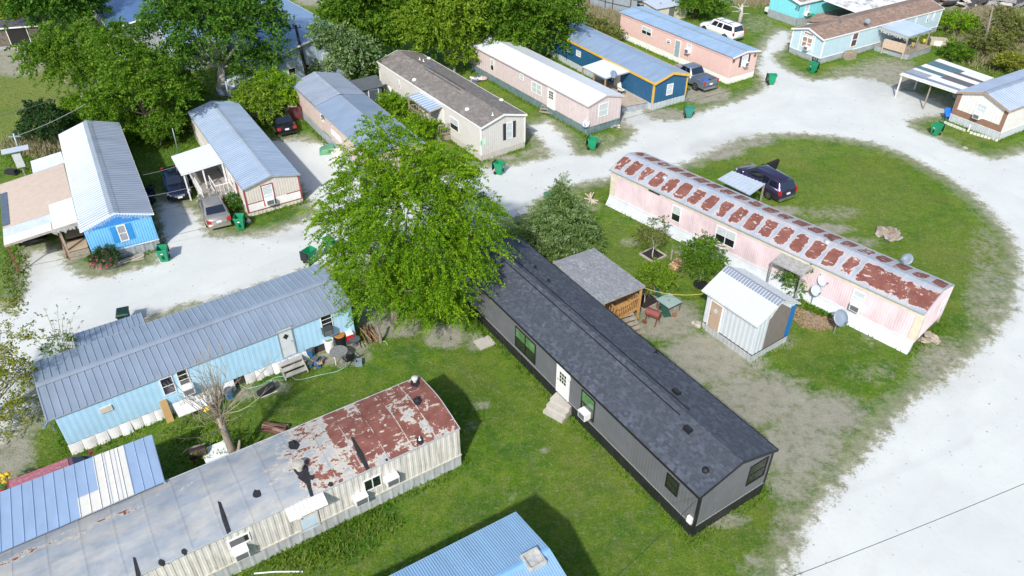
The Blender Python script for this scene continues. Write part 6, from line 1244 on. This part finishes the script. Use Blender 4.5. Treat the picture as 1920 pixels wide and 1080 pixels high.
# ---- hose, rope, wires
def hose(name,label,cat,pts,r,mat,z=.03,closed=False):
    P3=[Vector(G(*p[:2],p[2] if len(p)>2 else z)) for p in pts]; out=[]
    for i in range(len(P3)-1):
        p0=P3[max(i-1,0)];p1=P3[i];p2=P3[i+1];p3=P3[min(i+2,len(P3)-1)]
        for k in range(5):
            t=k/5; out.append(.5*((2*p1)+(-p0+p2)*t+(2*p0-5*p1+4*p2-p3)*t*t+(-p0+3*p1-3*p2+p3)*t**3))
    out.append(P3[-1]); c=sum(out,Vector())/len(out); c.z=0
    o=MB().tube([p-c for p in out],r,5).build(name,mat,None,True); o.location=c; tag(o,label,cat); return o
hose('garden_hose','pale green garden hose looping across the grass from the cut trunk','garden hose',[(727,647),(722,640),(712,641),(700,637),(690,642),(676,648),(668,662),(655,680),(635,695),(600,703),(560,712),(548,706),(553,698),(556,702),(540,704),(515,708),(508,714),(512,716),(505,713),(490,722),(465,728),(452,722)],.018,P('hose_green',(.3,.6,.42),.5))
def strap(name,label,a,za,b,zb,sag,r,mat,cat='wire'):
    A=G(*a,za);B_=G(*b,zb); n=14; c=(A+B_)/2; c.z=0; pts=[]
    for i in range(n+1):
        t=i/n; p=A*(1-t)+B_*t; p.z-=sag*4*t*(1-t); pts.append(p-c)
    o=MB().tube(pts,r,5).build(name,mat); o.location=c; tag(o,label,cat); return o
strap('yellow_strap','yellow strap stretched from the shingled porch roof to the small white shed',(1203,538),2.4,(1330,549),2.3,.35,.014,P('yellow_webbing',(.6,.5,.1),.6),'strap')
WIRE=P('black_wire',(.03,.03,.035),.6); GWIRE=P('grey_wire',(.3,.3,.32),.5,.3)
strap('overhead_wire','thin black wire crossing the gravel at the bottom right corner',(1440,1098),6,(2000,873),6.5,.15,.011,WIRE); strap('overhead_wire','thin service wire running down to the near corner of the charcoal home',(1306,937),2.95,(1140,1095),6.5,.1,.011,WIRE)
strap('overhead_wire','grey wire from the bright blue home across the navy sedan, nearest the camera',(273,369),2.7,(362,350),2.6,.05,.014,GWIRE); strap('overhead_wire','grey wire from the bright blue home across the navy sedan, farther one',(268,328),2.7,(330,312),2.6,.05,.014,GWIRE)
strap('overhead_wire','dark wire over the left gravel from the carport to the tan sedan',(45,500),.9,(415,420),1.2,.1,.012,WIRE); strap('overhead_wire','dark wire across the lawn at the top left toward the grey pole',(-20,222),5,(135,175),6,.1,.02,WIRE); strap('overhead_wire','pale wire passing over the dark rounded bush',(30,255),6,(160,195),7,.15,.02,GWIRE); strap('overhead_wire','thin wire across the front of the navy and salmon homes',(1100,240),1.2,(1440,150),1.5,.1,.014,WIRE)
def pole(label,a,b,r,mat,arm=False,name='utility_pole',dy=0):
    g=G(*a); e=Vector(Vp(*b,g.y+dy))-g; t=thing(name,label,'pole',(g.x,g.y,0)); MB().tube([(0,0,-.1),e*.5,e],[r,r*.9,r*.75],10).build('post',mat,t,True)
    if arm: MB().bar(e+Vector((-.5,0,-.3)),e+Vector((.5,0,-.25)),.08).build('crossarm',mat,t); MB().lathe([(.05,-.2),(.07,-.1),(.05,.1)],8,tuple(e+Vector((.4,0,-.05)))).build('insulator',GRILL,t)
    return t
GAL=P('galvanised_pole',(.3,.36,.4),.5,.3); pole('grey metal service pole with a small arm at the left edge',(48,318),(25,250),.09,GAL,True); pole('dark leaning wooden pole in front of the pale blue walled house',(579,158),(554,47),.17,P('creosote_wood',(.03,.028,.028),.85),True); pole('grey pole standing against the big tree behind the beige home',(432,200),(423,152),.1,GAL,True); pole('short grey pipe standing beside the white porch roof',(335,288),(323,240),.05,GAL,name='metal_post')
# ---- fences
def fence(label,pts,h,mat,post):
    t=thing('metal_fence',label,'fence',G(*pts[0])); o=t.location.copy(); mb=MB()
    for a,b in zip(pts,pts[1:]):
        A=G(*a)-o;B_=G(*b)-o; n=max(2,int((B_-A).length/.28)); d=(B_-A)/n; nrm=Vector((-d.y,d.x,0)).normalized()
        st=[]
        for i in range(n): st+=[(A+d*i,0),(A+d*(i+.5),0),(A+d*(i+.6),.05),(A+d*(i+.95),.05)]
        st.append((B_,0)); vs=[];fs=[]
        for i,(p,off) in enumerate(st):
            for z in(0,h): vs.append((p.x+nrm.x*off,p.y+nrm.y*off,z))
            if i: fs.append((2*i-2,2*i,2*i+1,2*i-1))
        mb.add(vs,fs)
        for k in range(0,n,9): p=A+d*k-nrm*.07; MB().box(p.x-.05,p.x+.05,p.y-.05,p.y+.05,0,h+.1).build('post',post,t)
        MB().bar(A-nrm*.04+Vector((0,0,h*.55)),B_-nrm*.04+Vector((0,0,h*.55)),.05,.05).build('rail',post,t)
    mb.build('panel',mat,t)
FM=P('galvanised_sheet_fence',(.36,.42,.48),.5,.25,var=.12,streak=(.25,.22,.2),sa=.4)
fence('grey corrugated metal fence along the back of the lot left of the salmon home',[(1105,10),(1148,22),(1192,32)],1.9,FM,DBARK); fence('grey corrugated metal fence stretching behind the salmon home toward the turquoise home',[(1235,36),(1262,33),(1300,24),(1345,13),(1400,-2),(1440,-14)],1.9,FM,DBARK)
simple('tin_shed','small cream shed with silver tin roof against the far metal fence','shed',1245,33,[('wall',P('cream_wall',(.6,.56,.45),.6),lambda m:m.box(-2.3,2.3,-1.3,1.3,0,1.7)),('roof',TINL,lambda m:m.hull8([(-2.5,-1.5,1.72),(2.5,-1.5,1.72),(2.5,1.5,1.95),(-2.5,1.5,1.95)],[(-2.5,-1.5,1.78),(2.5,-1.5,1.78),(2.5,1.5,2.01),(-2.5,1.5,2.01)])),('door',GRILL,lambda m:m.box(-.4,.4,-1.34,-1.3,.05,1.6))],28)
heap('scrap_pile','leaning silver tin sheets and boards behind the far fence','scrap pile',1212,12,1.6,16,[TINL,WOOD,GRILL],1.0,size=(.5,1.1),flat=.06)
t=simple('garden_shed','dark grey shed with white trimmed door beside the dusty pink home','shed',686,200,[],33)
MB().box(-1.3,1.3,-1.2,1.2,0,2.2).build('wall',P('dark_grey_shed',(.1,.12,.14),.6),t); MB().hull8([(-1.45,-1.4,2.21),(1.45,-1.4,2.21),(1.45,1.4,2.21),(-1.45,1.4,2.21)],[(-1.45,-.05,2.85),(1.45,-.05,2.85),(1.45,.05,2.85),(-1.45,.05,2.85)]).build('roof',P('dark_shed_roof',(.08,.09,.1),.8),t)
d_=MB().box(.0,.9,-1.24,-1.2,.1,2.0).build('door',P('slate_door',(.08,.1,.13),.6),t); mb=MB(); mb.box(-.09,-.002,-1.25,-1.2,.1,2.09); mb.box(.902,.99,-1.25,-1.2,.1,2.09); mb.box(-.002,.902,-1.25,-1.2,2.002,2.09); mb.build('door_frame',WHT,d_)
simple('leaning_board','white board leaning on the far end of the off-white home','board',724,190,[('board',MC['white_table_top'],lambda m:m.hull8([(-.5,-.05,0),(.5,-.05,0),(.5,.0,0),(-.5,.0,0)],[(-.45,.5,1.35),(.45,.5,1.35),(.45,.55,1.35),(-.45,.55,1.35)]))],-60)
simple('storage_box','maroon storage cabinet with a pale lid behind the black car','cabinet',553,222,[('body',P('maroon_box',(.12,.035,.04),.6,var=.3,sc_=4),lambda m:m.box(-.7,.7,-.55,.55,0,1.25)),('lid',P('pale_lid',(.55,.5,.45),.6),lambda m:m.hull8([(-.45,-.35,1.253),(.35,-.35,1.253),(.35,.3,1.253),(-.45,.3,1.253)],[(-.45,-.35,1.3),(.35,-.35,1.3),(.35,.3,1.3),(-.45,.3,1.3)]))],20)
simple('green_tarp','faded green tarp folded over a pile on the drive by the pink home','tarp',617,283,[('sheet',P('faded_green_tarp',(.1,.27,.16),.7,var=.2),lambda m:m.hull8([(-.9,-.6,0),(.6,-.8,0),(.8,.7,0),(-.7,.8,0)],[(-.6,-.3,.35),(.4,-.5,.45),(.5,.4,.55),(-.5,.5,.3)]))],20)
simple('green_tarp','green board roofed hutch against the door side of the dusty pink home','hutch',626,268,[('roof',MC['faded_green_tarp'],lambda m:m.hull8([(-.9,-.5,.9),(.9,-.5,.9),(.9,.5,1.15),(-.9,.5,1.15)],[(-.9,-.5,.95),(.9,-.5,.95),(.9,.5,1.2),(-.9,.5,1.2)])),('wall',WOOD,lambda m:m.box(-.75,.75,-.35,.4,0,.92))],-55)
simple('tub','cream open wash tub on the drive in front of the green tarp','tub',634,296,[('tub',CRM,lambda m:m.lathe([(.45,0),(.5,.6),(.5,.65),(.42,.65),(.38,.3),(0,.28)],16,cap=False))],0)
simple('washing_machine','white appliance beside the white door of the dusty pink home','appliance',648,276,[('body',WPL,lambda m:m.box(-.34,.34,-.33,.33,0,.95)),('door',GRILL,lambda m:m.lathe([(.2,-.345),(.2,-.33)],16,(0,0,.5),1))],-30)
heap('clutter_pile','pale boxes and cloth strewn near the white appliance and big tree','clutter',662,300,.9,22,[WPL,CRM,DGY,P('tan_plywood2',(.4,.3,.2),.7)],.3,size=(.1,.26))
heap('clutter_pile','white and pink bags heaped against the teal skirting of the pale rose home','clutter',897,150,.7,20,[WPL,P('pink_cloth',(.6,.4,.4),.8),P('slate_cloth',(.12,.14,.2),.8)],.5,size=(.14,.34))
heap('clutter_pile','dark and pale odds and ends along the front skirting of the pale rose home','clutter',1150,236,.7,14,[P('grey_slab',(.34,.32,.29),.85),WPL,DGY],.15,size=(.08,.25),flat=.25)
simple('bucket','white bucket on the drive beside the navy home','bucket',1189,198,[('pail',WPL,lambda m:m.lathe([(.17,0),(.2,.5)],14)),('lid',WPL,lambda m:m.lathe([(.21,.502),(.21,.54),(0,.545)],14))]); simple('paddling_pool','blue tub tipped beside the pale rose home corner','tub',1170,188,[('tub',P('bright_blue_tub',(.02,.2,.6),.4),lambda m:m.lathe([(.3,0),(.42,.25),(.38,.25),(.25,.06),(0,.05)],16,cap=False))])
simple('blue_cover','bright blue folded chair beside the green bin at the white and brown home','chair',1775,225,[('seat',P('bright_blue_fabric',(.01,.15,.65),.5),lambda m:m.hull8([(-.3,-.25,.45),(.3,-.25,.45),(.3,.25,.5),(-.3,.25,.5)],[(-.32,-.2,.52),(.32,-.2,.52),(.3,.45,1.0),(-.3,.45,1.0)])),('leg',BLU,lambda m:[m.box(x-.03,x+.03,y-.03,y+.03,0,.45) for x in(-.25,.25) for y in(-.2,.2)])])
for i,(a,b) in enumerate((((1770,231),(1810,247)),((1818,250),(1872,266)))):
    A=G(*a);B_=G(*b); t=thing('garden_edging',['left run of scalloped white edging in front of the white and brown home','right run of scalloped white edging in front of the white and brown home'][i],'garden edging',A,math.atan2((B_-A).y,(B_-A).x)); L=(B_-A).length; n=int(L/.3)
    for k in range(n): MB().box(k*L/n,k*L/n+.24,-.06,.06,0,.2).build('block',P('edging_white',(.62,.6,.55),.8,var=.12),t)
simple('garden_ornament','small white figurine post between the two edging runs','ornament',1815,246,[('base',WPL,lambda m:m.lathe([(.1,0),(.06,.3),(.09,.55),(.02,.65)],10))])
simple('white_jug','small white jug by the red-trimmed corner of the beige home','jug',467,417,[('jug',WPL,lambda m:m.lathe([(.12,0),(.16,.15),(.05,.3),(.04,.38)],10))]); simple('metal_tub','galvanised tub by the skirting of the bright blue home','tub',216,481,[('tub',STEEL,lambda m:m.lathe([(.3,0),(.36,.4),(.33,.4),(.28,.1),(0,.08)],16,cap=False))]); simple('plastic_tub','blue-grey upturned tub beside the galvanised tub','tub',235,478,[('tub',P('blue_grey_tub',(.2,.3,.42),.5),lambda m:m.lathe([(.36,0),(.3,.4),(0,.42)],14))])
logs('grey boards and broken pallet lying in front of the bright blue home',245,488,30,8,1.8,.05,.5,.1,[P('silver_wood',(.42,.4,.37),.8),WOOD],'plank_pile')
simple('white_pipe','white plastic pipe lying at the bottom edge by the cream home','pipe',525,1074,[('pipe',WPL,lambda m:m.tube([(-1.1,.0,.04),(-.2,.04,.04),(1.0,-.02,.04)],.035,8))],3)
simple('tyre','black tyre resting by the navy bin','tyre',283,352,[('tyre',TYRE,lambda m:m.lathe([(.18,0),(.3,0),(.34,.08),(.3,.18),(.18,.18),(.18,0)],20,cap=False))],z=1.16)
simple('yellow_flowers','clump of yellow flowers at the front of the faded red vehicle','plant',18,925,[('blossom',P('yellow_petal',(.6,.38,.01),.7,var=.3,sc_=9),lambda m:[m.lathe([(.02,0),(.09,.03),(.02,.08)],6,(q.uniform(-.4,.4),q.uniform(-.25,.25),q.uniform(1.0,1.25))) for _ in range(40)]),('stem',GRN,lambda m:[m.tube([(x*.3,0,0),(x,q.uniform(-.2,.2),1.1)],.015,4) for x in(-.3,-.1,.1,.3)])])
simple('ground_pillow','black bag lying in the shade beyond the tan carport','bag',24,325,[('bag',BLKP,lambda m:m.hull8([(-.6,-.3,0),(.6,-.3,0),(.6,.3,0),(-.6,.3,0)],[(-.5,-.2,.35),(.45,-.22,.4),(.4,.2,.38),(-.5,.2,.3)]))],-15)
simple('pallet','stack of grey pallets beside the rear of the beige home','pallet',478,222,[('slat',P('silver_wood',(.42,.4,.37),.8),lambda m:[m.box(-.7+.0,.7,-.6,.6,z,z+.05) for z in(.3,.7,1.1,1.5)]),('block',WOOD,lambda m:[m.box(x,x+.1,-.5,.5,0,1.5) for x in(-.6,.5)])],30)
DEB=[P('debris_grey',(.25,.25,.26),.9,var=.4,sc_=3),P('debris_dark',(.05,.05,.055),.9,var=.4),P('debris_pale',(.45,.43,.4),.9,var=.3),P('debris_brown',(.2,.15,.12),.9,var=.3)]
heap('debris_pile','long grey heap of demolition debris at the top right','debris pile',1835,6,9,170,DEB,1.2,size=(.3,1.2),flat=.35,ry=2.6); heap('debris_pile','low pile of broken boards at the far corner of the pale blue home','debris pile',1772,52,1.2,24,DEB,.4,size=(.15,.5),flat=.3)
simple('concrete_pad_block','buff cushioned crate beside the deck of the pale blue home','crate',1757,84,[('body',P('buff_block',(.45,.38,.3),.8,var=.15),lambda m:m.box(-.9,.9,-.6,.6,0,.7)),('end_panel',WPL,lambda m:m.box(-.5,.3,-.63,-.6,.05,.6))],-15)
simple('air_unit_crate','open crate with tan junk against the skirting of the pale blue home','crate',1592,110,[('crate',WOOD,lambda m:[m.box(-.6,.6,-.4,-.35,0,.8),m.box(-.6,.6,.35,.4,0,.8),m.box(-.6,-.55,-.35,.35,0,.8),m.box(.55,.6,-.35,.35,0,.8)]),('contents',P('tan_junk',(.4,.28,.12),.8,var=.4,sc_=6),lambda m:m.box(-.5,.5,-.34,.34,.02,.6))],30)
simple('white_box','small white and black box at the corner of the turquoise home','box',1441,26,[('body',WPL,lambda m:m.box(-.4,.4,-.4,.4,.3,.8)),('base',BLK,lambda m:m.box(-.35,.35,-.35,.35,0,.3))],30)
simple('junk_car','old blue-grey vehicle hulk in the deep shade behind the beige home','vehicle hulk',445,170,[('body',P('hulk_blue',(.15,.2,.28),.5,var=.3),lambda m:m.hull8([(-2,-.9,.25),(2,-.9,.25),(2,.9,.25),(-2,.9,.25)],[(-1.9,-.85,.95),(1.9,-.85,.95),(1.9,.85,.95),(-1.9,.85,.95)])),('cab',P('hulk_pale',(.45,.5,.55),.5,var=.2),lambda m:m.hull8([(-1.2,-.8,.955),(1.0,-.8,.955),(1.0,.8,.955),(-1.2,.8,.955)],[(-.9,-.65,1.5),(.6,-.65,1.5),(.6,.65,1.5),(-.9,.65,1.5)]))],70)
heap('clutter_pile','white and grey household junk under the airy tree at the top left','clutter',200,118,1.8,40,[WPL,DEB[0],DEB[1]],.6,size=(.2,.6)); heap('clutter_pile','dark junk beside the weathered timber shed','clutter',45,80,2.0,36,[DEB[0],DEB[1],DEB[2]],.9,size=(.2,.6))
for px,py in ((1714,568),(1868,283),(1372,163),(1680,575),(1812,578)): pass
heap('rock','pale rock on the grass verge by the white and brown home','rock',1809,278,.1,2,[P('pale_rock',(.45,.42,.36),.9)],.05,size=(.12,.16),flat=.8)

# loose stones on the gravel
rs=np.random.RandomState(77); n=9000; X_=rs.uniform(-60,62,n*3); Y_=rs.uniform(14,100,n*3); px_,py_=proj(X_,Y_); k_=(sdat(X_,Y_)>rs.exponential(1.0,n*3)-.6)&(sdat(X_,Y_)>-.8)&(px_>-50)&(px_<1970)&(py_<1110)&~inhome(X_,Y_); k_&=rs.rand(n*3)<np.where(sdat(X_,Y_)<1.5,.9,.35); X_=X_[k_][:n]; Y_=Y_[k_][:n]; n=len(X_)
s_=.018+.05*rs.rand(n)**3; oc=np.array([(1,0,0),(0,1,0),(-1,0,0),(0,-1,0),(0,0,1.0)]); V_=np.stack([X_,Y_,0*X_],1)[:,None]+oc[None]*s_[:,None,None]*rs.uniform(.7,1.3,(n,5,1))
F_=(np.array([(0,1,4),(1,2,4),(2,3,4),(3,0,4)])[None]+5*np.arange(n)[:,None,None]).reshape(-1,3)
o=npmesh('loose_stones',V_.reshape(-1,3),F_,P('stone_grey',(.33,.33,.31),.9,var=.5,sc_=.8)); o['kind']='stuff'
